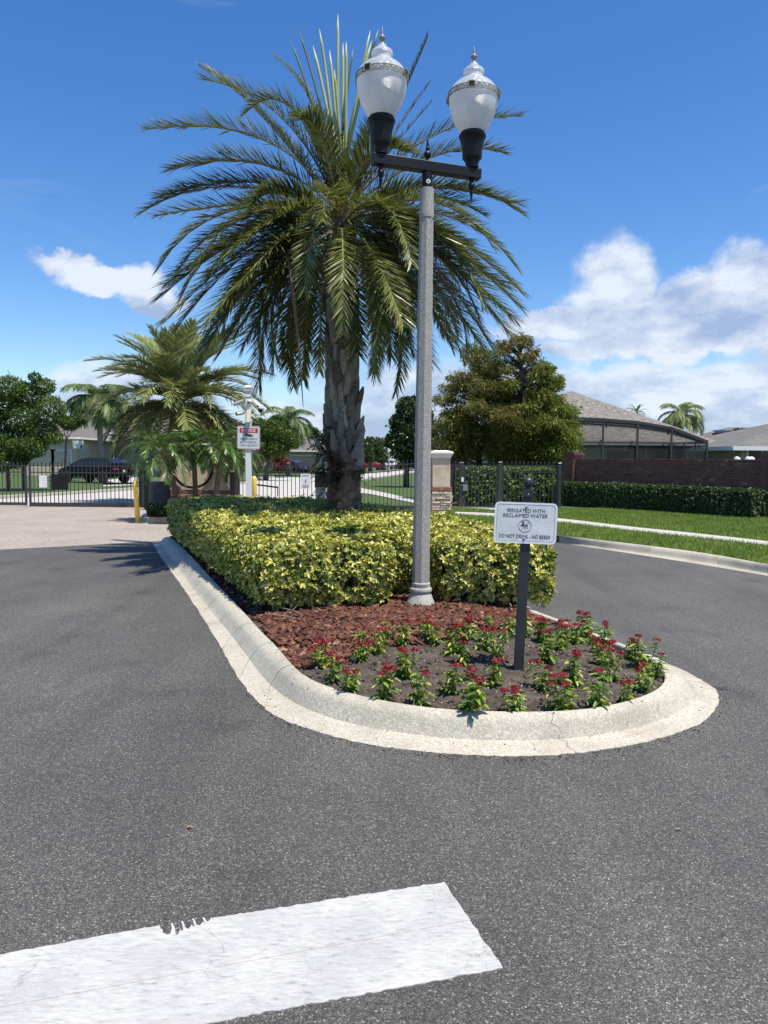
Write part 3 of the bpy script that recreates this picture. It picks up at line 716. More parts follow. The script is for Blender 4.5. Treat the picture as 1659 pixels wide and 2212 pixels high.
# ------------------------------------------------------------------ soil of the island
inner_poly = [(p.x, p.y) for p in I_]
def soil_z(x, y):
    x = np.asarray(x, float); y = np.asarray(y, float)
    d = edge_dist(inner_poly, x, y)
    t = np.clip(d / .8, 0, 1)
    return .118 + .052 * t * t * (3 - 2 * t) + .006 * np.sin(x * 9.1 + 1.3 * np.sin(y * 7)) * np.clip(d * 5, 0, 1) + .005 * np.sin(y * 14.3 + x * 5) * np.clip(d * 5, 0, 1)
def sz(x, y): return float(soil_z(np.array([x]), np.array([y]))[0])
gx = np.arange(-4.8, 2.7, .05); gy = np.arange(4.1, 15.6, .05)
GX, GY = np.meshgrid(gx, gy); ins = inside(inner_poly, GX, GY) | (edge_dist(inner_poly, GX, GY) < .05)
GZ = soil_z(GX, GY); rs = np.random.default_rng(3)
GZ = np.where(inside(inner_poly, GX, GY), GZ + rs.normal(0, .0045, GZ.shape), .11)
idx = np.arange(GX.size).reshape(GX.shape)
ok = ins[:-1, :-1] & ins[1:, :-1] & ins[:-1, 1:] & ins[1:, 1:]
F = np.stack([idx[:-1, :-1][ok], idx[:-1, 1:][ok], idx[1:, 1:][ok], idx[1:, :-1][ok]], 1)
used = np.unique(F); remap = np.full(GX.size, -1); remap[used] = np.arange(len(used))
V = np.stack([GX.ravel(), GY.ravel(), GZ.ravel()], 1)[used]
o = link('flower_bed_soil', np_mesh('flower_bed_soil', V, remap[F], 'soil')); o['kind'] = 'structure'
# clods and crumbs on the bare soil
bare_px = [(690, 1470), (640, 1420), (700, 1425), (800, 1400), (905, 1395), (1010, 1375), (1130, 1355), (1250, 1360), (1430, 1450), (1420, 1490), (1180, 1534), (940, 1527), (760, 1495)]
bare = [G(*p, .15) for p in bare_px]; bp_ = [(p.x, p.y) for p in bare]
def crumbs(name, poly, n, smin, smax, mat, flat, seed, z_off=0.0, edge=.01):
    r = np.random.default_rng(seed); pa = np.array(poly); lo, hi = pa.min(0), pa.max(0); P = []
    X = r.uniform(lo[0], hi[0], n * 3); Y = r.uniform(lo[1], hi[1], n * 3); k = inside(poly, X, Y) & inside(inner_poly, X, Y) & (edge_dist(inner_poly, X, Y) > edge)
    X, Y = X[k][:n], Y[k][:n]; n = len(X); Z = soil_z(X, Y) + z_off
    s = r.uniform(smin, smax, n) ; a = r.uniform(0, 2 * np.pi, n)
    cube = np.array([(-1, -1, -1), (1, -1, -1), (1, 1, -1), (-1, 1, -1), (-1, -1, 1), (1, -1, 1), (1, 1, 1), (-1, 1, 1)], float) * .5
    V = cube[None] * np.stack([s, s * r.uniform(.45, .95, n), s * flat], 1)[:, None, :]
    V = V * (1 + r.uniform(-.28, .28, V.shape))
    tx = r.normal(0, .33, n); ty = r.normal(0, .33, n)
    c, sn = np.cos(a)[:, None], np.sin(a)[:, None]
    x2 = V[..., 0] * c - V[..., 1] * sn; y2 = V[..., 0] * sn + V[..., 1] * c; z2 = V[..., 2] + x2 * tx[:, None] + y2 * ty[:, None]
    V = np.stack([x2 + X[:, None], y2 + Y[:, None], z2 + Z[:, None]], 2).reshape(-1, 3)
    q = np.array([(3, 2, 1, 0), (4, 5, 6, 7), (0, 1, 5, 4), (1, 2, 6, 5), (2, 3, 7, 6), (3, 0, 4, 7)])
    F = (np.arange(n)[:, None, None] * 8 + q[None]).reshape(-1, 4)
    return np_mesh(name, V, F, mat)
o = link('soil_clods', crumbs('soil_clods', inner_poly, 15000, .006, .028, 'soil', .6, 5)); props(o, 'loose grey brown soil crumbs of the flower bed', 'soil', kind='stuff')
o = link('pale_grit', crumbs('pale_grit', bp_, 420, .004, .013, 'pale_grit', .6, 9, .004)); props(o, 'pale grit and shell bits scattered on the bare soil', 'grit', kind='stuff')
mulch_px = [(560, 1330), (600, 1318), (900, 1290), (1185, 1308), (1200, 1338), (1130, 1352), (1045, 1366), (960, 1385), (900, 1396), (830, 1400), (770, 1408), (730, 1432), (668, 1432), (630, 1428), (600, 1385), (582, 1368)]
mp_ = [(p.x, p.y) for p in [G(*q, .16) for q in mulch_px]]
lft = [(-4.2, 14.6), (-4.4, 13.8), (-1.15, 6.8), (-.7, 7.2), (-3.4, 14.8)]
o = link('bark_mulch', crumbs('bark_mulch', mp_, 7000, .022, .075, 'mulch_chip', .18, 6, .018)); props(o, 'red brown bark mulch between the hedge and the flowers', 'mulch', kind='stuff')
o = link('bark_mulch', crumbs('bark_mulch', lft, 3500, .02, .06, 'mulch_chip', .18, 7, .012)); props(o, 'dark bark mulch strip between the kerb and the left side of the hedge', 'mulch', kind='stuff')

# ------------------------------------------------------------------ right hand lawn, kerb, sidewalk
kb_back = [(1900, 1263), (1659, 1219), (1474, 1188), (1204, 1156), (1100, 1141), (1030, 1128), (965, 1114)]
kb_gut = [(1900, 1287), (1659, 1244), (1474, 1213), (1204, 1171.5), (1100, 1156), (1030, 1143), (960, 1127)]
B_ = catmull([G(*p, .15) for p in kb_back], 8); Gt = catmull([G(*p, .003) for p in kb_gut], 8)
kr = bpy.data.objects.new('roadside_kerb', None); COL.objects.link(kr); kr['kind'] = 'structure'
def rk_ring(i):
    b, g = B_[i], Gt[i]; d = b - g; d.z = 0
    def at(t, z): q = g + d * t; return Vector((q.x, q.y, z))
    return [at(0, -.02), at(0, .004), at(.42, .018), at(.50, .04), at(.58, .09), at(.68, .13), at(.8, .148), at(1, .152), at(1, .05)]
for a, b in ((0, 8), (8, 13), (13, 18), (18, 24), (24, 34), (34, len(B_) - 1)):
    mb = MB(); rings = [rk_ring(i) for i in range(a, b + 1)]
    L_ = (rings[1][5] - rings[0][5]).length; rings[0] = [p.lerp(q, .0032 / L_) for p, q in zip(rings[0], rings[1])]
    n = len(rings[0]); mb.add([p for r in rings for p in r], [(i * n + k, i * n + k + 1, (i + 1) * n + k + 1, (i + 1) * n + k) for i in range(len(rings) - 1) for k in range(n - 1)])
    ob = mb.build('kerb_section', 'kerb_concrete', kr, smooth=True); ob.data.set_sharp_from_angle(angle=R(50))
LZ = .138
lawn_poly = [(p.x, p.y) for p in B_] + [(1.6, 24.3), (22, 24.3), (26, 14)]
o = sheet('lawn', lawn_poly, LZ, 'lawn_ground', skirt=.3)
sw_far = [(1900, 1203), (1659, 1170), (1474, 1149.5), (1362, 1138), (1204, 1119.7), (1100, 1111), (1040, 1108), (985, 1106)]
sw_near = [(1900, 1214), (1659, 1180), (1474, 1159.5), (1390, 1150.5), (1204, 1129), (1100, 1119), (1040, 1116), (980, 1112)]
sf = catmull([G(*p, .15) for p in sw_far], 5); sn = catmull([G(*p, .15) for p in sw_near], 5)
swr = bpy.data.objects.new('sidewalk', None); COL.objects.link(swr); swr['kind'] = 'structure'
for i in range(len(sf) - 1):
    a0, a1, b0, b1 = sf[i], sf[i + 1], sn[i], sn[i + 1]
    g0 = a0.lerp(a1, .012), b0.lerp(b1, .012)
    mb = MB(); up = Vector((0, 0, .008)); q = [g0[0], a1, b1, g0[1]]
    mb.add([p + up for p in q] + [p - Vector((0, 0, .05)) for p in q], [(0, 1, 2, 3), (0, 4, 5, 1), (1, 5, 6, 2), (2, 6, 7, 3), (3, 7, 4, 0)])
    mb.build('paving_slab', 'pale_concrete', swr)
pad = [G(*p, .15) for p in [(985, 1096), (1075, 1099), (1100, 1111), (1040, 1108), (985, 1106)]]
pad = [G(*p, .146) for p in [(978, 1093), (1085, 1095), (1095, 1101), (1070, 1104), (1020, 1100), (978, 1097)]]
sheet('gate_pad', [(p.x, p.y) for p in pad], .146, 'pale_concrete', skirt=.05)
def grass(name, poly, holes, n, z, hmin, hmax, w, seed, label, mat='grass_blade'):
    r = np.random.default_rng(seed); pa = np.array(poly); lo, hi = pa.min(0), pa.max(0)
    X = r.uniform(lo[0], hi[0], n * 2); Y = r.uniform(lo[1], hi[1], n * 2); k = inside(poly, X, Y)
    for h in holes: k &= ~inside(h, X, Y)
    X, Y = X[k][:n], Y[k][:n]; n = len(X)
    P = np.stack([X, Y, np.full(n, z)], 1); d = np.stack([r.normal(0, .38, n), r.normal(0, .38, n), np.ones(n)], 1)
    V, F = leaf_arrays(P, d, rand_dirs(r, n), r.uniform(hmin, hmax, n), w, .1, .35)
    o = link(name, np_mesh(name, V, F, mat)); return props(o, label, 'grass', kind='stuff')
swp = [(p.x, p.y) for p in sf] + [(p.x, p.y) for p in reversed(sn)]
gl = [(p.x, p.y) for p in [q.copy() for q in B_]]
gpoly = gl + [(1.9, 23.4), (7.0, 23.4), (16, 18), (22, 12)]
grass('grass', gpoly, [swp, [(p.x, p.y) for p in pad]], 230000, LZ, .05, .11, .012, 12, 'bright green turf on both sides of the sidewalk')

# ------------------------------------------------------------------ the variegated hedge
HP = [(-1.16, 7.12), (-2.2, 9.55), (-3.95, 13.75), (-3.75, 14.6), (-2.7, 14.95), (-1.3, 14.3), (-.2, 13.0), (.6, 11.8), (1.25, 10.2), (1.5, 8.6), (1.68, 7.45), (.62, 7.62), (.52, 7.95), (.12, 7.95), (.02, 7.35)]
def hz(x, y): return .78 + .09 * np.clip((y - 7.2) / 6.5, 0, 1) + .018 * np.sin(x * 4.1 + y * 2.3) + .012 * np.sin(y * 7.7 - x * 3)
hedge = thing('hedge', (-1.2, 10, .15), 'large yellow-green variegated hedge clipped flat around the tall palm', 'hedge')
def shrink(poly, d):
    pts = [Vector((x, y)) for x, y in poly]; out = []; n = len(pts)
    ar = sum(pts[i].x * pts[(i + 1) % n].y - pts[(i + 1) % n].x * pts[i].y for i in range(n))
    sg = 1 if ar > 0 else -1
    for i in range(n):
        a = (pts[i] - pts[i - 1]).normalized(); b = (pts[(i + 1) % n] - pts[i]).normalized()
        n1 = Vector((-a.y, a.x)) * sg; n2 = Vector((-b.y, b.x)) * sg; m = (n1 + n2); m.normalize()
        out.append(pts[i] + m * d / max(.5, m.dot(n1)))
    return out
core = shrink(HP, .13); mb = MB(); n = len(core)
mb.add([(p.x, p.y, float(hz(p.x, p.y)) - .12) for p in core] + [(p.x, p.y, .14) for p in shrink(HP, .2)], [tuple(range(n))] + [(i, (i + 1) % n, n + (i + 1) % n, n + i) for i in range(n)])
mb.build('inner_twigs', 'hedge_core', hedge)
def hedge_samples(poly, hfun, dens, seed, zlo, trunk=None, bulge=.05):
    r = np.random.default_rng(seed); P = []; Nm = []
    pa = np.array(poly); lo, hi = pa.min(0), pa.max(0)
    n = int((hi[0] - lo[0]) * (hi[1] - lo[1]) * dens)
    X = r.uniform(lo[0], hi[0], n); Y = r.uniform(lo[1], hi[1], n); k = inside(poly, X, Y)
    if trunk: k &= np.hypot(X - trunk[0], Y - trunk[1]) > trunk[2]
    # thin out with distance
    X, Y = X[k], Y[k]; d = edge_dist(poly, X, Y)
    Z = hfun(X, Y) - .05 * np.clip(1 - d / .08, 0, 1) + r.normal(0, .014, len(X)) - .03 * r.random(len(X)) + .075 * r.random(len(X)) * (r.random(len(X)) > .975)
    P.append(np.stack([X, Y, Z], 1)); Nm.append(np.tile([0, 0, 1.0], (len(X), 1)))
    m = len(poly)
    ar = sum(poly[i][0] * poly[(i + 1) % m][1] - poly[(i + 1) % m][0] * poly[i][1] for i in range(m)); sg = 1 if ar > 0 else -1
    for i in range(m):
        a = np.array(poly[i]); b = np.array(poly[(i + 1) % m]); L = np.linalg.norm(b - a); h = .75
        q = int(L * h * dens * 1.15); t = r.random(q); Z = r.uniform(zlo, 1, q)
        XY = a + (b - a) * t[:, None]; top = hfun(XY[:, 0], XY[:, 1]); Z = zlo + (top - zlo) * r.random(q)
        nn = np.array([(b - a)[1], -(b - a)[0]]) / L * sg
        u = (Z - zlo) / (top - zlo)
        off = bulge * np.sin(u * 3.0) - .05 * (1 - u) ** 2 + r.normal(0, .016, q) - .03 * r.random(q)
        lowgap = (u < .10) & (r.random(q) < .6)
        XY = XY + nn * off[:, None]
        keep = ~lowgap
        P.append(np.stack([XY[keep, 0], XY[keep, 1], Z[keep]], 1)); Nm.append(np.tile([nn[0], nn[1], .15], (keep.sum(), 1)))
    return np.concatenate(P), np.concatenate(Nm), r
def rosettes(P, Nm, r, leaflets, L, Wd, spread=(.5, 1.2), six=False):
    n = len(P); ax = nrm(Nm + r.normal(0, .38, (n, 3)) + np.array([0, 0, .18]))
    t1 = nrm(np.cross(ax, rand_dirs(r, n))); t2 = np.cross(ax, t1)
    out = []
    PP = []; DD = []; NN = []; LL = []
    ls = r.uniform(.5, 1.32, n) * L
    for k in range(leaflets):
        a = 2 * np.pi * k / leaflets + r.uniform(-.25, .25, n); s = r.uniform(spread[0], spread[1], n)[:, None]
        rad = t1 * np.cos(a)[:, None] + t2 * np.sin(a)[:, None]
        d = nrm(ax * (1.15 - s * .6) * .6 + rad * s - np.array([0, 0, .12]))
        PP.append(P); DD.append(d); NN.append(nrm(ax + rad * -.3)); LL.append(ls * r.uniform(.8, 1.1, n))
    PP = np.concatenate(PP); DD = np.concatenate(DD); NN = np.concatenate(NN); LL = np.concatenate(LL)
    return (leaf6_arrays if six else leaf_arrays)(PP, DD, NN, LL, LL * Wd)
P, Nm, r = hedge_samples(HP, hz, 500, 21, .20, (-.65, 11.9, .33))
near = P[:, 1] < 9.3
V1, F1 = rosettes(P[near], Nm[near], r, 7, .056, .40, six=True)
V2, F2 = rosettes(P[~near], Nm[~near], r, 6, .060, .42)
ob = link('foliage', np_mesh('foliage', V1, F1, 'variegated_leaf'), hedge); ob['kind'] = 'stuff'
ob = link('foliage', np_mesh('foliage', V2, F2, 'variegated_leaf'), hedge); ob['kind'] = 'stuff'
# shed leaves lying on the bark
rl = np.random.default_rng(44); ml_ = np.array(mp_); lo_, hi_ = ml_.min(0), ml_.max(0); X_ = rl.uniform(lo_[0], hi_[0], 260); Y_ = rl.uniform(lo_[1], hi_[1], 260); k_ = inside(mp_, X_, Y_)
X_, Y_ = X_[k_][:90], Y_[k_][:90]; V_, F_ = leaf6_arrays(np.stack([X_, Y_, soil_z(X_, Y_) + .034], 1), np.stack([rl.normal(size=len(X_)), rl.normal(size=len(X_)), rl.normal(0, .15, len(X_))], 1), np.tile([0, 0, 1.0], (len(X_), 1)) + rl.normal(0, .2, (len(X_), 3)), rl.uniform(.02, .045, len(X_)), .014)
props(link('shed_leaves', np_mesh('shed_leaves', V_, F_, 'old_palm_leaf')), 'small yellowed leaves shed on the bark mulch', 'leaves', kind='stuff')
# bare stems under the hedge and the prunings lying on the mulch
mb = MB(); rr = random.Random(5)
for i in range(46):
    t = rr.random(); a = Vector((*HP[14], 0)).lerp(Vector((*HP[0], 0)), t) if i % 2 else Vector((*HP[11], 0)).lerp(Vector((*HP[10], 0)), t)
    a = a + Vector((rr.uniform(-.05, .05), rr.uniform(.10, .35), 0)); a.z = .13
    b = a + Vector((rr.uniform(-.12, .12), rr.uniform(-.12, .1), rr.uniform(.2, .35)))
    mb.tube([a, a.lerp(b, .5) + Vector((rr.uniform(-.03, .03), 0, 0)), b], [.008, .006, .004], 5)
mb.build('stems', 'twig', hedge)
for i, (a, b, c) in enumerate([((573, 1326), (612, 1330), (640, 1335)), ((592, 1310), (632, 1318), (655, 1330)), ((1085, 1300), (1060, 1285), (1030, 1268)), ((1105, 1310), (1096, 1296), (1082, 1282))]):
    mb = MB(); A, B, C_ = (G(*q, .20) for q in (a, b, c)); mb.tube([A, B, C_], [.007, .006, .004], 5)
    mb.tube([B, B + Vector((.05, .04, .05))], [.004, .002], 4)
    side = 'left corner' if i < 2 else 'right part'
    o = mb.build('fallen_twig', 'grey_bark'); props(o, ('pale bare twig lying lowest on the mulch at the hedge left corner', 'pale forked twig just above the lowest one at the hedge left corner', 'long bare twig hanging out under the hedge right of the lamp post', 'short dead twig under the hedge behind the black sign post')[i], 'twig', 'dead twigs at the foot of the hedge')

# ------------------------------------------------------------------ palms
def frond_arrays(S, Lmax, nl, w, r, vang=.45, droop=.25, start=.14, ang=(1.15, .45), tip=.35):
    """S (n,3) spine points; leaflets on both sides; returns V, F, material index (0 leaflet, 1 rachis)"""
    S = np.asarray(S, float); seg = np.linalg.norm(np.diff(S, axis=0), axis=1); s = np.concatenate([[0], np.cumsum(seg)]); s /= s[-1]
    t = np.linspace(start, 1.0, nl); t = np.concatenate([t, t + .3 / nl]); t = np.clip(t, 0, 1)
    sd = np.concatenate([np.full(nl, 1.0), np.full(nl, -1.0)])
    P = np.stack([np.interp(t, s, S[:, i]) for i in range(3)], 1)
    P2 = np.stack([np.interp(np.clip(t + .02, 0, 1), s, S[:, i]) for i in range(3)], 1); P1 = np.stack([np.interp(np.clip(t - .02, 0, 1), s, S[:, i]) for i in range(3)], 1)
    T = nrm(P2 - P1)
    ch = S[-1] - S[0]; hz_ = np.array([ch[0], ch[1], 0]); 
    if np.linalg.norm(hz_) < .15: hz_ = np.array([1.0, .3, 0])
    side0 = nrm(np.cross(hz_, [0, 0, 1.0])[None])
    side = nrm(np.cross(T, np.cross(side0, T))); side = nrm(np.broadcast_to(side0, T.shape) - T * (T * side0).sum(1, keepdims=True)); nor = nrm(np.cross(side, T))
    n = len(t)
    a = (ang[0] + (ang[1] - ang[0]) * t + r.normal(0, .09, n))[:, None]
    v = (vang + r.normal(0, .16, n))[:, None]
    d = T * np.cos(a) + (side * sd[:, None] * np.cos(v) + nor * np.sin(v)) * np.sin(a)
    prof = np.minimum(1, (t - start) / .18 + .35) * np.where(t > .6, 1 - (1 - tip) * ((t - .6) / .4) ** 1.5, 1.0)
    L = (Lmax * prof * r.uniform(.85, 1.1, n))[:, None]
    d = nrm(d); g = np.array([0, 0, -1.0]) * droop
    m1 = P + d * L * .5 + g * L * .12; e = P + d * L + g * L * .5
    wv = nrm(np.cross(d, nor + side * sd[:, None] * .3 + r.normal(0, .25, (n, 3))))
    w0 = w * .55; ww = w * np.sqrt(prof)[:, None]
    V = np.stack([P - wv * w0 / 2, P + wv * w0 / 2, m1 + wv * ww / 2, m1 - wv * ww / 2, e + wv * ww * .06, e - wv * ww * .06], 1).reshape(-1, 3)
    i = np.arange(n)[:, None] * 6; F = np.concatenate([i + np.array([[0, 1, 2, 3]]), i + np.array([[3, 2, 4, 5]])])
    return V, F
def rachis_arrays(S, r0, r1, n=10):
    S = np.asarray(S, float); k = np.linspace(0, len(S) - 1, n); Q = np.stack([np.interp(k, np.arange(len(S)), S[:, i]) for i in range(3)], 1)
    T = nrm(np.gradient(Q, axis=0)); ref = np.array([.3, .5, .8]); A = nrm(np.cross(T, ref)); B = np.cross(T, A)
    rad = np.linspace(r0, r1, n)[:, None]; V = np.concatenate([Q + A * rad, Q + B * rad, Q - A * rad, Q - B * rad]).reshape(4, n, 3).transpose(1, 0, 2).reshape(-1, 3)
    F = np.array([(i * 4 + j, i * 4 + (j + 1) % 4, (i + 1) * 4 + (j + 1) % 4, (i + 1) * 4 + j) for i in range(n - 1) for j in range(4)])
    return V, F
def frond_obj(S, parent, r, Lmax, nl, w, mats, rr=(.022, .004), name='frond', world_space=True, **kw):
    V1, F1 = frond_arrays(S, Lmax, nl, w, r, **kw); V2, F2 = rachis_arrays(S, *rr)
    me = np_mesh(name, np.concatenate([V1, V2]), np.concatenate([F1, F2 + len(V1)]), mats, np.concatenate([np.zeros(len(F1)), np.ones(len(F2))]))
    return link(name, me, parent, world_space)
def arc(o, az, e0, L, bend, n=16, p=1.15):
    """spine leaving o at elevation e0 towards az and bending down by bend"""
    pts = [np.array(o, float)]; 
    for i in range(n):
        t = (i + .5) / n; e = e0 - bend * t ** p
        pts.append(pts[-1] + np.array([math.cos(az) * math.cos(e), math.sin(az) * math.cos(e), math.sin(e)]) * L / n)
    return np.array(pts)
def bez(a, b, c, n=16):
    t = np.linspace(0, 1, n + 1)[:, None]; return (1 - t) ** 2 * np.array(a) + 2 * t * (1 - t) * np.array(b) + t * t * np.array(c)

PY = 11.9
heart = D(736, 470, PY); base = D(742, 1104, PY); base.z = .12; base.x -= .0
palm = thing('date_palm', base, 'tall date palm with grey leaf stubs and huge arching crown, rising out of the hedge', 'palm tree')
tx = lambda z: base.x + (heart.x - base.x) * (z / heart.z)
def trunk_r(z):
    zs = [0, .5, 1.0, 1.7, 1.8, 2.6, 3.4, 4.2, heart.z]; rs_ = [.33, .29, .275, .25, .195, .185, .170, .155, .14]
    return float(np.interp(z, zs, rs_))
mb = MB(); prof = [(trunk_r(z), z) for z in np.linspace(0.05, 1.78, 40)]
nr = np.random.default_rng(17); bump_ = nr.normal(0, 1, (40, 40))
for _ in range(2): bump_ = (bump_ + np.roll(bump_, 1, 0) + np.roll(bump_, 1, 1) + np.roll(bump_, -1, 0)) / 2.6
mb.lathe(prof, 40, (base.x, PY, 0), rf=lambda a, i: 1 + .055 * bump_[i % 40, int(a / (2 * math.pi) * 40) % 40] + .05 * math.sin(i * .9 + 3 * math.sin(a)) * .5)
mb.build('root_base', 'root_bark', palm, smooth=True)
mb = MB(); mb.tube([(tx(z), PY, z) for z in np.linspace(1.6, heart.z + .1, 12)], [trunk_r(z) - .02 for z in np.linspace(1.6, heart.z + .1, 12)], 16)
mb.build('trunk', 'brown_bark', palm, smooth=True)
def boot_mesh(seed):
    q = random.Random(seed); mb = MB(); rows = []
    L = .36; 
    for t, w, th in ((0, .095, .055), (.25, .085, .06), (.55, .060, .045), (.8, .045, .03), (1, .018 + .02 * q.random(), .012)):
        z = t * L * (1 + q.uniform(-.03, .03)); k = q.uniform(-.006, .006) * (1 + 3 * t)
        rows.append([(-th * .1, -w + k, z), (th, -w * .55 + k, z), (th * 1.25, k, z), (th, w * .55 + k, z), (-th * .1, w + k, z), (-th * .5, k, z)])
    vs = [p for r_ in rows for p in r_]; fs = [(i * 6 + k, i * 6 + (k + 1) % 6, (i + 1) * 6 + (k + 1) % 6, (i + 1) * 6 + k) for i in range(4) for k in range(6)]
    fs += [tuple(reversed(range(6))), tuple(range(24, 30))]
    mb.add(vs, fs); return mb.mesh('leaf_base', 'boot_bark')
boots = [boot_mesh(s) for s in range(5)]; q = random.Random(3)
zz = 1.56; k = 0
while zz < heart.z - .25:
    a = k * R(137.5); rad = trunk_r(zz) - .028
    ob = bpy.data.objects.new('leaf_base', boots[k % 5]); COL.objects.link(ob); ob.parent = palm; 
    tilt = q.uniform(.20, .44) + (.3 if q.random() < .05 else 0)
    ob.location = Vector((tx(zz) + math.cos(a) * rad, PY + math.sin(a) * rad, zz)) - base
    ob.rotation_euler = (q.uniform(-.07, .07), tilt, a); s_ = q.uniform(.95, 1.2); ob.scale = (s_ * 1.2, s_ * q.uniform(.85, 1.1), s_ * q.uniform(.85, 1.15))
    zz += .025; k += 1
fr = np.random.default_rng(31)
H = np.array(heart)
def hp(px, py, dy): return np.array(D(px, py, PY + dy))
shape = [  # control point, tip (photograph), depth of the tip, leaflet length
    ((620, 235), (322, 279), -.4, .34), ((640, 200), (441, 172), .3, .34), ((560, 210), (441, 150), .9, .30), ((600, 300), (372, 365), -.5, .36), ((590, 345), (345, 425), -.2, .36), ((600, 415), (338, 467), .3, .34),
    ((640, 130), (535, 240), -.2, .32), ((700, 190), (590, 120), .6, .16), ((560, 370), (540, 460), -1.0, .36),
    ((850, 260), (922, 85), .4, .22), ((820, 330), (931, 175), .2, .12), ((810, 360), (930, 222), -.1, .10), ((900, 250), (1122, 250), .4, .32), ((930, 290), (1082, 328), .0, .34),
    ((880, 360), (1115, 440), -.2, .38), ((900, 380), (1040, 460), .3, .34), ((800, 240), (850, 210), .5, .32), ((790, 280), (880, 330), -.9, .38), ((690, 230), (650, 260), -.8, .38),
    ((560, 450), (348, 640), -.9, .40), ((600, 440), (362, 690), -1.5, .42), ((640, 430), (400, 760), -2.1, .42), ((600, 470), (440, 740), -.2, .40), ((680, 440), (510, 720), -1.2, .40),
    ((560, 520), (560, 838), .4, .40), ((620, 480), (620, 780), 1.0, .38), ((660, 520), (655, 820), .8, .36),
    ((920, 450), (1120, 660), -.3, .40), ((900, 430), (1100, 720), .6, .42), ((880, 440), (1070, 765), -.6, .42), ((860, 450), (1000, 770), -1.3, .40), ((900, 500), (1100, 620), 1.2, .40),
    ((830, 480), (930, 780), -1.0, .38), ((840, 520), (845, 770), .9, .36), ((820, 470), (810, 805), .3, .36), ((800, 500), (870, 700), -1.6, .38),
    ((590, 520), (470, 690), 1.4, .40),
    ((560, 470), (385, 705), -1.1, .42), ((590, 500), (430, 775), -1.4, .42), ((610, 500), (475, 765), -.6, .40), ((640, 520), (525, 745), .5, .40), ((600, 560), (590, 800), -.3, .40), ((560, 440), (362, 610), .6, .42),
    ((900, 470), (1112, 690), .9, .42), ((880, 500), (1040, 745), .9, .40), ((860, 520), (975, 745), .4, .40), ((930, 430), (1118, 625), -1.0, .42), ((850, 560), (890, 760), -.4, .38), ((760, 500), (770, 760), -1.0, .38), ((880, 520), (960, 720), 1.7, .38), ((850, 400), (1010, 560), -1.2, .40), ((650, 400), (480, 560), -1.6, .40),
]
for c, t, dy, L in shape:
    c3 = hp(c[0], c[1], dy * .45); t3 = hp(t[0], t[1], dy); st = H + (c3 - H) / np.linalg.norm(c3 - H) * .05
    S = bez(st, c3, t3, 18); up = t[1] < 470
    frond_obj(S, palm, fr, L * 1.18, 165 if L > .2 else 90, .022, ['date_palm_leaf', 'orange_petiole' if up else 'rachis'], vang=.5 if up else .32, droop=.08 if up else .12, ang=(1.10, .55), tip=.6)
for i in range(56):   # the rest of the skirt, all round
    az = i * R(137.5) + fr.uniform(-.2, .2); lev = i / 56
    e0 = R(30) - R(52) * lev + fr.uniform(-.1, .1); L = fr.uniform(2.6, 3.2); bend = R(62) + R(38) * lev + fr.uniform(-.1, .15)
    if lev < .25 and math.sin(az) < -.5: continue
    if lev > .55 and i % 2: continue
    S = arc(H + np.array([math.cos(az) * .1, math.sin(az) * .1, .05 - .45 * lev]), az, e0, L * (1 - .12 * lev), min(bend, R(62) + e0 + .9), 16)
    frond_obj(S, palm, fr, .37, 145, .021, ['date_palm_leaf', 'orange_petiole' if lev < .4 else 'rachis'], vang=.42 if lev < .5 else .28, droop=.12, ang=(1.08, .50), tip=.5)
for px, py in [(730, 30), (690, 62), (644, 60), (627, 85), (676, 98), (712, 108), (741, 92), (748, 90), (764, 100), (800, 66), (722, 150), (803, 88), (818, 62)]:   # unopened spears
    t3 = hp(px, py, fr.uniform(-.3, .3)); s0 = H + np.array([fr.uniform(-.08, .08), fr.uniform(-.08, .08), .15])
    mid_ = (s0 + t3) / 2 + np.array([(t3[0] - s0[0]) * -.12, 0, .1]); S = bez(s0, mid_, t3, 10)
    mb = MB(); dk = px in (644, 764, 627)
    rad = [.014 + .012 * math.sin(min(1, k / 6.5) * math.pi * .75) if k < 10 else .003 for k in range(11)]
    if dk: rad = [.7 * q_ for q_ in rad]
    mb.tube(S, rad, 6); ob = mb.build('spear_leaf', 'green_spear' if (dk or px > 815) else 'spear_leaf', palm, smooth=True)
# dead hanging frond
S = np.array([H + np.array([-.15, -.25, -.3]), hp(622, 560, -.9), hp(634, 640, -1.0), hp(645, 740, -1.0), hp(655, 880, -1.0)])
mb = MB(); mb.tube([tuple(p) for p in S], [.018, .022, .028, .022, .004], 6); mb.build('dead_frond', 'dead_rachis', palm)
# flower stalk remains in the crown
mb = MB()
for i in range(26):
    az = fr.uniform(0, 6.28); a = H + np.array([math.cos(az) * .08, math.sin(az) * .08, -.05]); b = a + np.array([math.cos(az) * .45, math.sin(az) * .45, fr.uniform(.0, .35)])
    mb.tube([tuple(a), tuple((a + b) / 2 + np.array([0, 0, .1])), tuple(b)], [.012, .009, .004], 4)
mb.build('fruit_stalks', 'orange_petiole', palm)
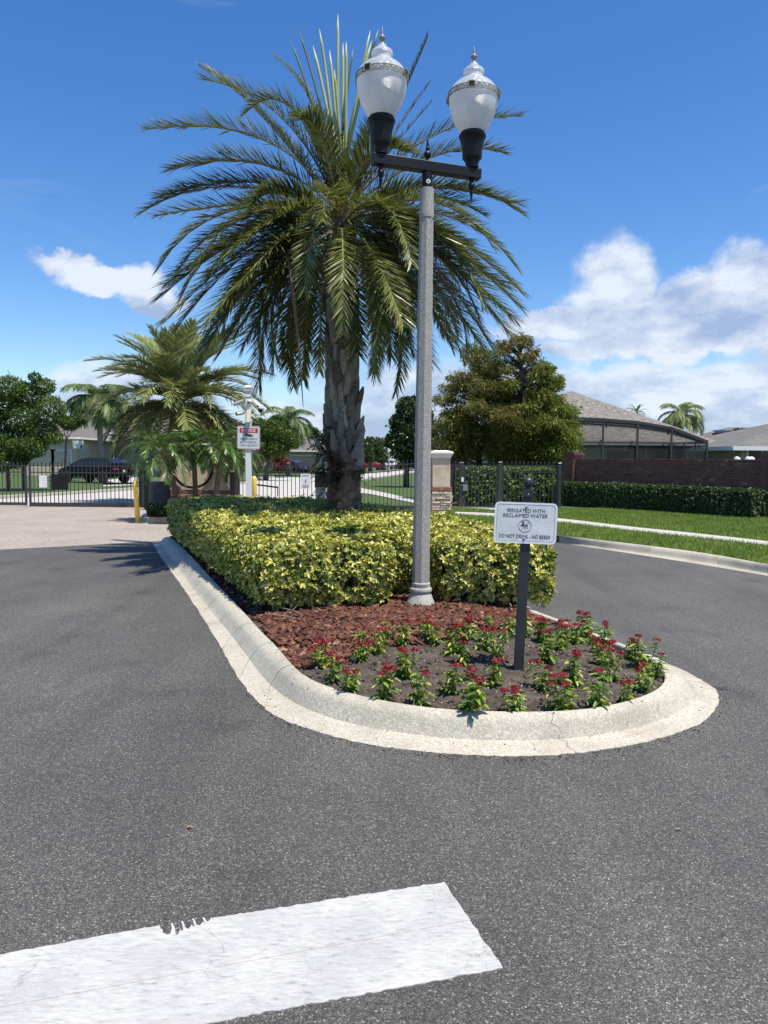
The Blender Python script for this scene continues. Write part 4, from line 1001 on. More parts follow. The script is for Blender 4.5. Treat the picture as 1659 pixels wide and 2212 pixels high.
# ferns growing on the trunk
def fern(name, pts, label, mat, seed, group='ferns growing on the palm trunk', L=.28, n=26):
    r = np.random.default_rng(seed); P = []; Dd = []
    t = thing(name, pts[0], label, 'fern', group)
    for j in range(n):
        c = np.array(pts[j % len(pts)]) + r.normal(0, .05, 3); az = r.uniform(math.pi * .8, math.pi * 1.9)
        S = arc(c, az, r.uniform(-.3, .8), L * r.uniform(.6, 1.2), 1.3, 8)
        V1, F1 = frond_arrays(S, .06, 12, .018, r, vang=.1, droop=.3, start=.1, ang=(1.2, .8), tip=.3)
        P.append(V1); Dd.append(F1 + sum(len(p) for p in P[:-1]))
    ob = link('fronds', np_mesh('fronds', np.concatenate(P), np.concatenate(Dd), mat), t); return t
fern('trunk_fern', [D(702, 1150 - 60, PY - .32), D(712, 1060, PY - .36), D(722, 1045, PY - .38), D(716, 1075, PY - .38)], 'bright green fern low on the left of the palm trunk', 'fern_leaf', 5, L=.32, n=16)
fern('trunk_fern', [D(690, 960, PY - .1), D(700, 940, PY - .15), D(705, 985, PY - .28), D(700, 1010, PY - .25), D(708, 1030, PY - .3), D(735, 1030, PY - .3), D(745, 1000, PY - .3)], 'withered dark brown fern matted round the palm trunk', 'dead_fern', 6, L=.22, n=90)
fern('trunk_fern', [D(783, 1030, PY - .15), D(780, 1018, PY - .2)], 'small yellowish fern tuft on the right edge of the palm trunk', 'lit_hedge_leaf', 7, L=.14, n=14)

def frond_meshes(kind, seed):
    """a few frond shapes along +x, shared by all fronds of a palm kind"""
    r = np.random.default_rng(seed); out = []
    cfg = dict(sylvester=[(R(72), 1.0, R(50)), (R(50), 1.0, R(70)), (R(28), 1.0, R(85)), (R(5), .95, R(80)), (R(-15), .85, R(60))],
               pygmy=[(R(70), .9, R(95)), (R(45), 1.0, R(110)), (R(20), 1.0, R(100)), (R(-5), .95, R(80))],
               queen=[(R(75), 1.0, R(110)), (R(50), 1.0, R(130)), (R(25), 1.0, R(120)), (R(0), .9, R(90))])[kind]
    ll, nl, w, v, dr = dict(sylvester=(.19, 84, .014, .45, .2), pygmy=(.23, 60, .012, .3, .35), queen=(.30, 70, .017, .1, 1.1))[kind]
    for e0, L, b in cfg:
        row = []
        for j in range(2):
            S = arc((0, 0, 0), 0, e0 + r.uniform(-.08, .08), L, b, 12)
            V1, F1 = frond_arrays(S, ll, nl, w, r, vang=v, droop=dr, start=.16, ang=(1.1, .45)); V2, F2 = rachis_arrays(S, .012, .003, 7)
            row.append((np.concatenate([V1, V2]), np.concatenate([F1, F2 + len(V1)]), np.concatenate([np.zeros(len(F1)), np.ones(len(F2))])))
        out.append(row)
    return out
FM = {}
def small_palm(name, kind, heart, size, trunk_pts, trunk_rad, label, leaf, old, nf=30, seed=1, bark='grey_bark', group=None, cat='palm tree'):
    r = random.Random(seed); root = thing(name, trunk_pts[0], label, cat, group)
    key = (kind, leaf, old)
    if key not in FM:
        rows_ = frond_cache(kind)
        FM[key] = [[np_mesh('frond', V, F, [old if lev == len(rows_) - 1 else leaf, 'rachis'], mi) for V, F, mi in rows] for lev, rows in enumerate(rows_)]
    ms = FM[key]
    mb = MB(); mb.tube(trunk_pts + [heart], [trunk_rad * (1.15 - .3 * i / len(trunk_pts)) for i in range(len(trunk_pts) + 1)], 10); mb.build('trunk', bark, root, smooth=True)
    nlv = len(ms)
    for i in range(nf):
        lev = min(nlv - 1, int(i / nf * nlv)); ob = bpy.data.objects.new('frond', r.choice(ms[lev])); COL.objects.link(ob); ob.parent = root
        az = i * R(137.5) + r.uniform(-.2, .2); ob.location = Vector(heart) - root.location + Vector((0, 0, -.04 * size * i / nf)); s_ = size * r.uniform(.85, 1.08)
        ob.rotation_euler = (r.uniform(-.1, .1), r.uniform(-.08, .08), az); ob.scale = (s_,) * 3
    return root
_fc = {}
def frond_cache(kind):
    if kind not in _fc: _fc[kind] = frond_meshes(kind, 11)
    return _fc[kind]
small_palm('date_palm', 'sylvester', D(388, 866, 27), 3.45, [Vector((D(372, 1000, 27).x, 27, 0)), D(374, 960, 27), D(380, 900, 27)], .22, 'shorter blue-green date palm with yellowing lower fronds left of the camera pole', 'blue_palm_leaf', 'old_palm_leaf', 96, 3)
for (hx, hy), Y, sz_, tp, lb, sd in [((350, 978), 19.3, 1.2, [(384, 1062), (372, 1020)], 'pygmy date palm leaning left in front of the monument wall', 1), ((472, 965), 19.6, 1.1, [(458, 1062), (474, 1015)], 'pygmy date palm leaning right in front of the monument wall', 2), ((415, 965), 20.0, 1.1, [(424, 1062), (420, 1010)], 'middle pygmy date palm in front of the ring on the monument wall', 3),
                                     ((515, 985), 21.0, 1.0, [(505, 1062), (509, 1015)], 'pygmy date palm standing just behind the camera pole', 4)]:
    pts = [D(x, y, Y) for x, y in tp]; pts[0].z = .05
    small_palm('pygmy_date_palm', 'pygmy', D(hx, hy, Y), sz_, pts, .065, lb, 'glossy_palm_leaf', 'glossy_palm_leaf', 34, sd, 'brown_bark', 'pygmy date palms at the monument wall')
small_palm('queen_palm', 'queen', D(210, 868, 60), 3.3, [Vector((D(218, 1000, 60).x, 60, 0)), D(216, 930, 60)], .22, 'queen palm with drooping green fronds before the grey roofed house at left', 'queen_palm_leaf', 'queen_palm_leaf', 34, 5)
small_palm('queen_palm', 'queen', D(622, 912, 74), 3.4, [Vector((D(622, 1000, 74).x, 74, 0)), D(622, 950, 74)], .2, 'hazy queen palm rising behind the small oak right of the notice', 'queen_palm_leaf', 'queen_palm_leaf', 26, 6)
small_palm('queen_palm', 'queen', D(1472, 898, 62), 2.5, [Vector((D(1470, 985, 62).x, 62, 0)), D(1470, 950, 62)], .2, 'queen palm rising behind the roof of the screened house', 'blue_palm_leaf', 'blue_palm_leaf', 24, 7)
small_palm('fan_palm', 'sylvester', D(1376, 892, 60), 1.0, [Vector((D(1376, 985, 60).x, 60, 0)), D(1376, 920, 60)], .12, 'small palm top peeping over the ridge of the screened house', 'queen_palm_leaf', 'queen_palm_leaf', 20, 8)

# ------------------------------------------------------------------ broadleaf trees, cypresses
def tree(name, base, clumps, trunk_r, mat, label, n, leaf, seed, bark='brown_bark', style='round', cat='tree', group=None, shell=.55):
    """clumps: (centre, radius, flatten)"""
    r = np.random.default_rng(seed); root = thing(name, base, label, cat, group)
    vol = np.array([c[1] ** 2 for c in clumps]); pick = r.choice(len(clumps), n, p=vol / vol.sum())
    C = np.array([tuple(c[0]) for c in clumps])[pick]; Rd = np.array([c[1] for c in clumps])[pick]; Fl = np.array([c[2] for c in clumps])[pick]
    u = rand_dirs(r, n); rad = (shell + (1 - shell) * r.random(n) ** .6) * (1 + .16 * r.normal(size=n) * (r.random(n) < .3))
    P = C + u * (Rd * rad)[:, None] * np.stack([np.ones(n), np.ones(n), Fl], 1)
    if style == 'cypress':
        d = nrm(u * np.array([1, 1, .25]) + np.stack([np.zeros(n), np.zeros(n), -r.uniform(.1, .9, n)], 1) + r.normal(0, .3, (n, 3))); L = leaf * r.uniform(.6, 1.4, n)
        P = P + u * (r.random((n, 1)) < .25) * r.random((n, 1)) * Rd[:, None] * .45; V, F = leaf_arrays(P, d, rand_dirs(r, n), L, L * .20, .1)
    else:
        d = nrm(u * .6 + rand_dirs(r, n)); L = leaf * r.uniform(.7, 1.3, n); V, F = leaf_arrays(P, d, nrm(u + rand_dirs(r, n) * .8), L, L * .6, .15)
    mb = MB(); q = random.Random(seed)
    b0 = Vector(base); tops = [Vector(c[0]) for c in clumps]; cen = sum(tops, Vector((0, 0, 0))) / len(tops)
    low = min(c.z for c in tops); fork = Vector((lerp(b0.x, cen.x, .3), lerp(b0.y, cen.y, .3), max(b0.z + (low - b0.z) * .7, b0.z + .3)))
    if style == 'cypress':
        top = max(tops, key=lambda c: c.z); mb.tube([b0, b0.lerp(top, .5), top], [trunk_r, trunk_r * .6, .02], 8)
        for c in tops:
            zz_ = max(b0.z + .4, c.z - .4); a = b0.lerp(top, min(.97, (zz_ - b0.z) / (top.z - b0.z + .01))); mb.tube([a, a.lerp(c, .5) + Vector((0, 0, .1)), c], [.05, .03, .01], 5)
    else:
        mb.tube([b0, b0.lerp(fork, .5) + Vector((q.uniform(-.05, .05), 0, 0)), fork], [trunk_r, trunk_r * .85, trunk_r * .75], 9)
        for c in tops: mb.tube([fork, fork.lerp(c, .5) + Vector((q.uniform(-.1, .1), q.uniform(-.1, .1), q.uniform(0, .2))), c], [trunk_r * .5, trunk_r * .3, .015], 6)
    mb.build('trunk', bark, root, smooth=True)
    ob = link('crown', np_mesh('crown', V, F, mat), root); return root
def pxclumps(lst, Y, flat=.8, spread=1.0, seed=0):
    """clumps given as (px, py, radius in photograph units)"""
    q = random.Random(seed); return [(D(x, y, Y + q.uniform(-.6, .6) * rp * Y / FPX * 1.2), rp * Y / FPX * spread, flat) for x, y, rp in lst]
tree('broadleaf_tree', Vector((D(52, 1000, 37).x, 37, 0)), pxclumps([(20, 840, 34), (60, 855, 36), (95, 835, 22), (110, 880, 30), (45, 900, 40), (0, 880, 34), (90, 930, 34), (25, 950, 38), (115, 945, 20), (70, 965, 30), (-20, 930, 34), (75, 815, 12), (5, 985, 24)], 37, .8, seed=1), .13, 'oak_leaf', 'dense green tree at the left edge with pale bare branches', 26000, .11, 1)
tree('broadleaf_tree', Vector((D(16, 1000, 36).x, 36, 0)), pxclumps([(0, 960, 34), (28, 990, 30), (-10, 1000, 30), (40, 965, 24)], 36, .7, seed=2), .12, 'oak_leaf', 'low dark tree leaning over the lawn behind the left gate leaf', 9000, .11, 2)
tree('broadleaf_tree', Vector((D(140, 1000, 52).x, 52, 0)), pxclumps([(150, 915, 20), (172, 905, 16), (130, 905, 16)], 52, .7, seed=3), .08, 'oak_leaf', 'small tree between the garage and the queen palm', 3500, .14, 3)
tree('oak_tree', Vector((D(574, 1029, 57).x, 57, 0)), pxclumps([(590, 930, 28), (615, 945, 24), (570, 950, 24), (600, 965, 26), (632, 955, 16), (560, 915, 14), (600, 908, 14), (580, 985, 14)], 57, .8, seed=4), .22, 'oak_leaf', 'round young oak on the verge right of the camera pole', 14000, .17, 4)
tree('red_shrub', Vector((D(556, 1012, 66).x, 66, 0)), pxclumps([(556, 990, 10), (556, 1003, 9), (560, 978, 7)], 66, 1.2), .05, 'croton_leaf', 'dark red leaved shrub by the tan house, nearer the oak trunk', 900, .3, 5, cat='shrub')
tree('red_shrub', Vector((D(603, 1012, 66).x, 66, 0)), pxclumps([(600, 990, 11), (612, 1000, 9), (604, 1008, 9)], 66, 1.2), .05, 'croton_leaf', 'dark red leaved shrub beside the dark parked car', 900, .3, 6, cat='shrub')
tree('magnolia_tree', Vector((D(878, 1000, 46).x, 46, 0)), pxclumps([(880, 880, 24), (905, 900, 30), (868, 915, 26), (895, 940, 34), (862, 950, 26), (920, 930, 26), (880, 975, 30), (910, 975, 26), (895, 868, 12), (842, 952, 12)], 46, .85, seed=7), .2, 'magnolia_leaf', 'dark glossy magnolia left of the lamp post', 15000, .20, 7)
# bald cypresses
def cyp(cx, top, bot, w, Y, seed, n=46):
    q = random.Random(seed); out = []
    for i in range(n):
        t = (i + .5) / n; y = top + (bot - top) * t; half = w * ((t + .015) ** .45) * (1 if t < .8 else 1 - (t - .8) * .9)
        x = cx + q.uniform(-1, 1) * half; rp = 11 + 24 * t
        out.append((D(x, y, Y + q.uniform(-1, 1) * half * Y / FPX * .7), rp * Y / FPX * q.uniform(.7, 1.15), q.uniform(.5, .8)))
    return out
tree('bald_cypress', Vector((D(1040, 1100, 31).x, 31, 0)), cyp(1028, 745, 985, 98, 31, 3, 60), .16, 'cypress_leaf', 'rusty green bald cypress just right of the lamp post', 50000, .16, 8, style='cypress', shell=.2)
tree('bald_cypress', Vector((D(1150, 1100, 30).x, 30, 0)), cyp(1115, 725, 985, 112, 30, 5, 84), .18, 'cypress_leaf', 'taller bald cypress in the middle with feathery pointed top', 62000, .16, 9, style='cypress', shell=.2)
tree('bald_cypress', Vector((D(1210, 1100, 29.5).x, 29.5, 0)), cyp(1183, 785, 990, 56, 29.5, 8, 56), .14, 'cypress_green', 'brighter green bald cypress next to the brick wall pillar', 44000, .16, 10, style='cypress', shell=.2)
for i, (x, y, rp, Y, lb) in enumerate([(668, 936, 20, 130, 'far dark tree rising behind the central house roof'), (700, 950, 18, 125, 'far tree just left of the tall palm trunk'), (800, 958, 24, 100, 'far round tree just right of the tall palm trunk'), (830, 968, 22, 105, 'far tree behind the red pickup and white car'), (782, 975, 18, 95, 'far low tree touching the palm trunk above the red pickup'),
                                   (270, 905, 24, 95, 'far tree behind the shorter date palm on its left'), (520, 935, 26, 90, 'far tree behind the notice sign'), (1555, 948, 13, 70, 'small far tree with dark red leaves between the two right houses'), (1600, 938, 12, 85, 'far tree beside the solar panels'), (940, 975, 20, 90, 'far tree between lamp post and cream column')]):
    q = random.Random(i); cl = [(x + q.uniform(-1, 1) * rp * .8, y + q.uniform(-.4, .9) * rp, rp * q.uniform(.45, .75)) for _ in range(9)]
    tree('far_tree', Vector((D(x, 1000, Y).x, Y, 0)), pxclumps(cl, Y, .85, seed=i), .3, 'croton_leaf' if i == 7 else 'far_leaf', lb, 3600, .36 * Y / 100, 40 + i, group='distant trees among the houses')
# low hedges and shrubs beyond the fence
def hedge_box(name, a, b, depth, z0, z1, mat, label, dens, leaf, seed, group=None):
    d = (b - a); d.z = 0; L = d.length; d.normalize(); nn = Vector((-d.y, d.x, 0))
    if nn.y < 0: nn = -nn
    poly = [(a.x, a.y), (b.x, b.y), ((b + nn * depth).x, (b + nn * depth).y), ((a + nn * depth).x, (a + nn * depth).y)]
    root = thing(name, ((a + b) / 2)[:2] + (z0,) if False else Vector(((a.x + b.x) / 2, (a.y + b.y) / 2, z0)), label, 'hedge', group)
    cr_ = shrink(poly, .07); mb = MB(); mb.add([(p.x, p.y, z0) for p in cr_] + [(p.x, p.y, z1 - .07) for p in cr_], [(0, 1, 5, 4), (1, 2, 6, 5), (2, 3, 7, 6), (3, 0, 4, 7), (4, 5, 6, 7)]); mb.build('inner_twigs', 'hedge_core', root)
    P, Nm, r = hedge_samples(poly, lambda x, y: z1 + 0 * x, dens, seed, z0, None, .02)
    V, F = rosettes(P, Nm, r, 4, leaf, .55); ob = link('foliage', np_mesh('foliage', V, F, mat), root); ob['kind'] = 'stuff'; return root
hedge_box('hedge', G(1207, 1093, LZ), G(1622, 1123, LZ), .75, LZ, .94, 'dark_hedge_leaf', 'long dark green clipped hedge along the foot of the brick wall', 330, .06, 31)
hedge_box('hedge', Vector((D(985, 1080, 27).x, 27, 0)), Vector((D(1196, 1080, 26.5).x, 26.5, 0)), 1.6, 0, 1.38, 'lit_hedge_leaf', 'tall green hedge seen through the pedestrian gate', 230, .085, 32)
hedge_box('hedge', G(318, 1119, .1), G(400, 1121, .1), .45, .1, .45, 'dark_hedge_leaf', 'low dark hedge at the foot of the monument wall behind the yellow bollard', 330, .05, 33)
hedge_box('hedge', G(560, 1022, 0), G(690, 1022, 0), 1.5, 0, .7, 'lit_hedge_leaf', 'low bushes in front of the central tan house', 60, .25, 34)

# ------------------------------------------------------------------ twin street lamp
LB = G(908, 1310, .16); LEAN = .0035
lamp = thing('street_lamp', LB, 'tall twin globe street lamp on a grey concrete post at the hedge', 'street lamp', rot=(0, LEAN, 0))
LM = Matrix.Translation(LB) @ Matrix.Rotation(LEAN, 4, 'Y')
PH = 4.145        # top of the concrete
oct_ = lambda a, i: 1.0
def flute(a, i):
    k = (a * 8 / (2 * math.pi)) % 1.0
    return 1.0 - .055 * math.sin(math.pi * k) ** 2 + .03 * (abs(k - .5) * 2) ** 6
mb = MB(); zs = [.24, 3.86]; prof = [(lerp(.087, .067, (z - .24) / 3.62), z) for z in np.linspace(.24, 3.86, 14)]
mb.lathe(prof, 64, (0, 0, 0), rf=flute)
mb.lathe([(.071, 3.86), (.073, 3.90), (.069, 3.93), (.067, PH)], 48)
mb.build('concrete_post', 'aggregate_post', lamp, world_space=False, smooth=True).data.set_sharp_from_angle(angle=R(30))
mb = MB(); mb.lathe([(.163, -.12), (.160, -.02), (.150, .03), (.130, .075), (.112, .12), (.102, .145), (.112, .155), (.116, .175), (.110, .195), (.096, .20), (.096, .245), (.088, .25)], 56)
mb.build('base', 'cast_base', lamp, world_space=False, smooth=True).data.set_sharp_from_angle(angle=R(35))
mb = MB(); aa = np.linspace(-math.pi / 2 - .72, -math.pi / 2 + .72, 15)
mb.add([(r_ * math.cos(a), r_ * math.sin(a), z) for a in aa for r_, z in ((.0965, .203), (.0985, .203), (.0985, .243), (.0965, .243))], [(i * 4 + k, (i + 1) * 4 + k, (i + 1) * 4 + (k + 1) % 4, i * 4 + (k + 1) % 4) for i in range(14) for k in range(4)])
mb.build('number_plate', 'cast_base', lamp, world_space=False)
for i, ch in enumerate('6649040'):
    a = -math.pi / 2 + (i - 3) * .185; p = Vector((.0992 * math.cos(a), .0992 * math.sin(a), .223))
    mt = LM @ Matrix.Translation(p) @ Matrix.Rotation(a + math.pi / 2, 4, 'Z') @ Matrix.Rotation(R(90), 4, 'X')
    text('digit', ch, 'ink', lamp, mt, .0135, .026, bold=.02)
mb = MB(); mb.lathe([(.060, PH - .01), (.060, PH + .004), (.050, PH + .006), (.050, PH + .15)], 32); mb.build('sleeve', 'black_paint', lamp, world_space=False, smooth=True).data.set_sharp_from_angle(angle=R(35))
# sticker with the lamp number
st = math.radians(-78); mt = LM @ Matrix.Translation((.0512 * math.cos(st), .0512 * math.sin(st), PH + .055)) @ Matrix.Rotation(st + math.pi / 2, 4, 'Z') @ Matrix.Rotation(R(90), 4, 'X')
mb = MB(); mb.lathe([(.021, -.003), (.021, .0012)], 24, mat=(Matrix.Rotation(0, 4, 'X'))); o = link('sticker', mb.mesh('sticker', 'white_print'), lamp); o.data.transform(mt)
text('sticker_number', '18', 'ink', lamp, mt @ Matrix.Translation((0, 0, .002)) @ Matrix.Rotation(R(60), 4, 'Z'), .018, .020, bold=.02)
PHI = math.radians(19)
BZ = PH + .155
arm = thing('cross_arm', (0, 0, BZ), None, None); arm.parent = lamp; arm.rotation_euler = (0, 0, PHI)
for k_ in ('label', 'category'):
    if k_ in arm: del arm[k_]
mb = MB(); hl = .565
mb.prism([(-hl, .0), (-hl + .035, -.0), (hl - .035, .0), (hl, .0), (hl + .004, .10), (-hl - .004, .10)], -.047, .047, lambda u, v, w: Vector((u, w, v)))
me = mb.mesh('cross_arm', 'black_paint'); bpy.data.objects.remove(arm)
arm = bpy.data.objects.new('cross_arm', me); COL.objects.link(arm); arm.parent = lamp; arm.location = (0, 0, BZ); arm.rotation_euler = (0, 0, PHI)
bv = arm.modifiers.new('bevel', 'BEVEL'); bv.width = .006; bv.segments = 2
mb = MB(); mb.lathe([(.026, .10), (.028, .106), (.012, .112), (.012, .13), (.020, .136), (.034, .155), (.037, .17), (.034, .185), (.018, .20), (.012, .21), (.020, .216), (.022, .226), (.015, .238), (.013, .25), (.014, .265), (.006, .31), (.001, .35)], 24)
mb.build('finial', 'black_paint', arm, world_space=False, smooth=True)
for sx in (-1, 1):
    gx_ = sx * .480
    T = Matrix.Translation((gx_, 0, 0))
    mb = MB(); mb.lathe([(.001, -.235), (.006, -.21), (.014, -.155), (.016, -.14), (.022, -.132), (.016, -.122), (.012, -.115), (.020, -.105), (.030, -.09), (.034, -.07), (.030, -.05), (.018, -.036), (.022, -.026), (.030, -.012), (.030, -.001)], 24, mat=T)
    mb.build('drop_finial', 'black_paint', arm, world_space=False, smooth=True)
    hd = bpy.data.objects.new('lantern_holder', None)
    def fl(a, i): return 1 - (.045 * (.5 + .5 * math.cos(a * 16)) if 6 <= i <= 11 else 0)
    mb = MB(); mb.lathe([(r_, .101 + (z_ - .101) * .94) for r_, z_ in [(.060, .101), (.066, .105), (.068, .125), (.064, .135), (.066, .16), (.078, .185), (.094, .20), (.098, .21), (.100, .28), (.108, .33), (.118, .375), (.124, .40), (.132, .412), (.135, .425), (.133, .445), (.122, .455), (.118, .46), (.116, .475), (.09, .476)]], 96, mat=T, rf=fl)
    me = mb.mesh('lantern_holder', 'black_paint', True); me.set_sharp_from_angle(angle=R(40)); hd.name = 'x'; bpy.data.objects.remove(hd)
    hd = link('lantern_holder', me, arm, False)
    g0 = .440
    low = [(.100, 0), (.118, .006), (.134, .025), (.158, .07), (.184, .13), (.204, .19), (.216, .245), (.222, .29), (.223, .315), (.222, .33)]
    mb = MB(); mb.lathe([(r_ * (1 + .08 * min(1, z / .13)), g0 + z * 1.06) for r_, z in low], 64, mat=T, cap=False); mb.build('globe', 'globe_lower', arm, world_space=False, smooth=True)
    dome = [(.221, .331), (.224, .345), (.219, .375), (.205, .408), (.184, .438), (.158, .464), (.128, .484), (.104, .494), (.092, .502), (.088, .52), (.088, .548), (.094, .560), (.097, .575), (.094, .592), (.084, .604), (.066, .612), (.054, .618), (.047, .636), (.041, .655)]
    mb = MB(); mb.lathe([(r_ * 1.08, g0 + .331 * 1.06 + (z - .331) * .97) for r_, z in dome], 64, mat=T, cap=False); dm = mb.build('globe_dome', 'globe_dome', arm, world_space=False, smooth=True)
    mb = MB(); mb.lathe([(.046, g0 + .655), (.030, g0 + .67), (.016, g0 + .695), (.012, g0 + .712), (.020, g0 + .72), (.032, g0 + .73), (.032, g0 + .742), (.014, g0 + .752), (.010, g0 + .765), (.011, g0 + .775), (.004, g0 + .815), (.001, g0 + .84)], 24, mat=T)
    mb.build('top_spike', 'bronze', arm, world_space=False, smooth=True)
    # lamp gear seen through the glass
    mb = MB(); mb.lathe([(.028, g0 + .02), (.028, g0 + .09), (.045, g0 + .12), (.050, g0 + .20), (.035, g0 + .26), (.01, g0 + .28)], 20, mat=T); mb.build('bulb', 'white_print', arm, world_space=False, smooth=True)
    # open lattice band with square rosettes
    mb = MB(); zc = g0 + .355; rb = .246
    for z0_, z1_ in ((zc - .026, zc - .020), (zc + .020, zc + .026)):
        mb.lathe([(rb, z0_), (rb + .007, z0_), (rb + .007, z1_), (rb, z1_), (rb, z0_)], 64, mat=T, cap=False)
    nb = 28
    for k in range(nb):
        a0, a1 = 2 * math.pi * k / nb, 2 * math.pi * (k + 1) / nb
        P_ = lambda a, z: T @ Vector(((rb + .003) * math.cos(a), (rb + .003) * math.sin(a), z))
        mb.bar(P_(a0, zc - .02), P_(a1, zc + .02), .004); mb.bar(P_(a0, zc + .02), P_(a1, zc - .02), .004)
        if k % 2 == 0: mb.bar(P_(a0, zc - .02), P_(a0, zc + .02), .006)
    bd = mb.build('lattice_band', 'bronze', arm, world_space=False)
    offs = (-120, -30, 60, 150) if sx < 0 else (-100, -20, 70, 160)
    for deg in offs:
        a = R(deg) - PHI; Mx = T @ Matrix.Translation(((rb + .012) * math.cos(a), (rb + .012) * math.sin(a), zc)) @ Matrix.Rotation(a, 4, 'Z')
        mb = MB(); 
        for y_, z_, w_, h_ in ((0, .029, .070, .008), (0, -.029, .070, .008), (.031, 0, .008, .05), (-.031, 0, .008, .05)): mb.box(Mx @ Vector((.004, y_, z_)), (.012, w_, h_), Mx.to_3x3().to_4x4())
        rs2 = mb.build('rosette', 'bronze', bd, world_space=False)
        mb = MB(); mb.box(Mx @ Vector((-.002, 0, 0)), (.008, .054, .050), Mx.to_3x3().to_4x4()); 
        for pa_ in range(6):
            an = pa_ * math.pi / 3; c_ = Mx @ Vector((.004, .013 * math.cos(an), .013 * math.sin(an))); mb.box(c_, (.006, .010, .010), Mx.to_3x3().to_4x4() @ Matrix.Rotation(an, 4, 'X'))
        ob = link('rosette_flower', mb.mesh('rosette_flower', 'dark_bronze'), bd, False)

# ------------------------------------------------------------------ reclaimed water sign
SB = G(1120, 1447, .17); SL = .030
sign = thing('reclaimed_water_sign', SB, 'white reclaimed water warning sign on a square black post in the flower bed', 'sign')
SMx = Matrix.Translation(SB) @ Matrix.Rotation(SL, 4, 'Y') @ Matrix.Rotation(R(-4), 4, 'Z')
pz = 1.245
mb = MB(); mb.box(SMx @ Vector((0, 0, pz / 2 - .1)), (.064, .064, pz + .2), SMx.to_3x3().to_4x4()); mb.build('post', 'sign_post_paint', sign, bevel=.003)
mb = MB()
for c_, s_ in (((0, 0, pz + .003), (.078, .078, .030)), ((0, 0, pz + .024), (.070, .070, .012)), ((0, 0, pz + .035), (.058, .058, .010))): mb.box(SMx @ Vector(c_), s_, SMx.to_3x3().to_4x4())
mb.lathe([(.026, pz + .039), (.020, pz + .046), (.020, pz + .052), (.030, pz + .060), (.036, pz + .076), (.037, pz + .088), (.033, pz + .104), (.022, pz + .118), (.001, pz + .124)], 24, mat=SMx); mb.build('post_cap', 'sign_post_paint', sign)
PC = D(1135.2, 1130, SB.y - .045)
PM = Matrix.Translation(PC) @ Matrix.Rotation(R(-4), 4, 'Z') @ Matrix.Rotation(R(1.4), 4, 'Y') @ Matrix.Rotation(R(90), 4, 'X')
PWm, PHm = .430, .285
def rrect(w, h, r, n=6):
    return [(cx * (w / 2 - r) + r * math.cos(a), cy * (h / 2 - r) + r * math.sin(a)) for cx, cy, a0 in ((1, 1, 0), (-1, 1, 90), (-1, -1, 180), (1, -1, 270)) for a in [R(a0 + 90 * k / n) for k in range(n + 1)]]
def plate(name, poly, z0, z1, mat, par, mtx):
    mb = MB(); mb.prism(poly, z0, z1, lambda u, v, w: mtx @ Vector((u, v, w))); return mb.build(name, mat, par)
def frame(name, outer_, inner_, z0, z1, mat, par, mtx):
    mb = MB(); n = len(outer_); f = lambda u, v, w: mtx @ Vector((u, v, w))
    vs = [f(*p, z1) for p in outer_] + [f(*p, z1) for p in inner_] + [f(*p, z0) for p in outer_] + [f(*p, z0) for p in inner_]
    mb.add(vs, [(i, (i + 1) % n, n + (i + 1) % n, n + i) for i in range(n)] + [(2 * n + i, 2 * n + (i + 1) % n, (i + 1) % n, i) for i in range(n)] + [(n + i, n + (i + 1) % n, 3 * n + (i + 1) % n, 3 * n + i) for i in range(n)]); return mb.build(name, mat, par)
plate('plate', rrect(PWm, PHm, .032), -.003, 0, 'crazed_sign_face', sign, PM)
frame('border', rrect(PWm, PHm, .032), rrect(PWm - .026, PHm - .026, .022), 0, .0008, 'sign_border', sign, PM)
frame('border_line', rrect(PWm - .030, PHm - .030, .021), rrect(PWm - .033, PHm - .033, .0205), 0, .0007, 'faded_ink', sign, PM)
def at_plate(px, py): return PM @ Matrix.Translation(((px - 1305) * .000812, -(py - 264) * .00078, .001))
text('lettering', 'IRRIGATED WITH', 'ink', sign, at_plate(1305, 153), .260, .0255, bold=.0)
text('lettering', 'RECLAIMED WATER', 'ink', sign, at_plate(1302, 197), .305, .0255, bold=.0)
text('lettering', 'DO NOT DRINK - NO BEBER', 'ink', sign, at_plate(1302, 383), .352, .0255, bold=.0)
IC = at_plate(1302, 288)
circ = lambda r_, n=40: [(r_ * math.cos(2 * math.pi * k / n), r_ * math.sin(2 * math.pi * k / n)) for k in range(n)]
frame('ban_ring', circ(.046), circ(.042), 0, .0008, 'faded_red', sign, IC)
mb = MB(); f = lambda u, v, w: IC @ Vector((u, v, w))
mb.prism([(-.031, -.029), (-.029, -.031), (.031, .029), (.029, .031)], 0, .0009, f); mb.build('ban_bar', 'faded_red', sign)
mb = MB()
for pol in ([(-.030, .006), (-.030, -.001), (-.004, -.004), (.012, -.004), (.012, .004), (-.004, .006)], [(-.022, .006), (-.006, .006), (-.008, .018), (-.020, .018)], [(-.016, .018), (-.012, .018), (-.012, .026), (-.016, .026)], [(-.026, .026), (-.002, .026), (-.002, .029), (-.026, .029)], [(.008, -.002), (.014, .010), (.018, .002), (.018, -.004), (.012, -.006)]): mb.prism(pol, 0, .0007, f)
mb.build('tap_symbol', 'ink', sign)
mb = MB()
for a_, b_ in (((0, -.010), (.004, -.036)), ((.004, -.036), (.018, -.036)), ((.018, -.036), (.024, -.010)), ((.024, -.010), (0, -.010))): mb.bar(f(*a_, .0006), f(*b_, .0006), .0014, .0006)
mb.build('cup_symbol', 'faded_ink', sign)
for px_, py_ in ((1308, 121), (1298, 405)):
    mb = MB(); mb.lathe([(.0095, -.001), (.0095, .002), (.007, .005), (.001, .006)], 16, mat=at_plate(px_, py_)); mb.build('screw', 'chrome', sign, smooth=True)
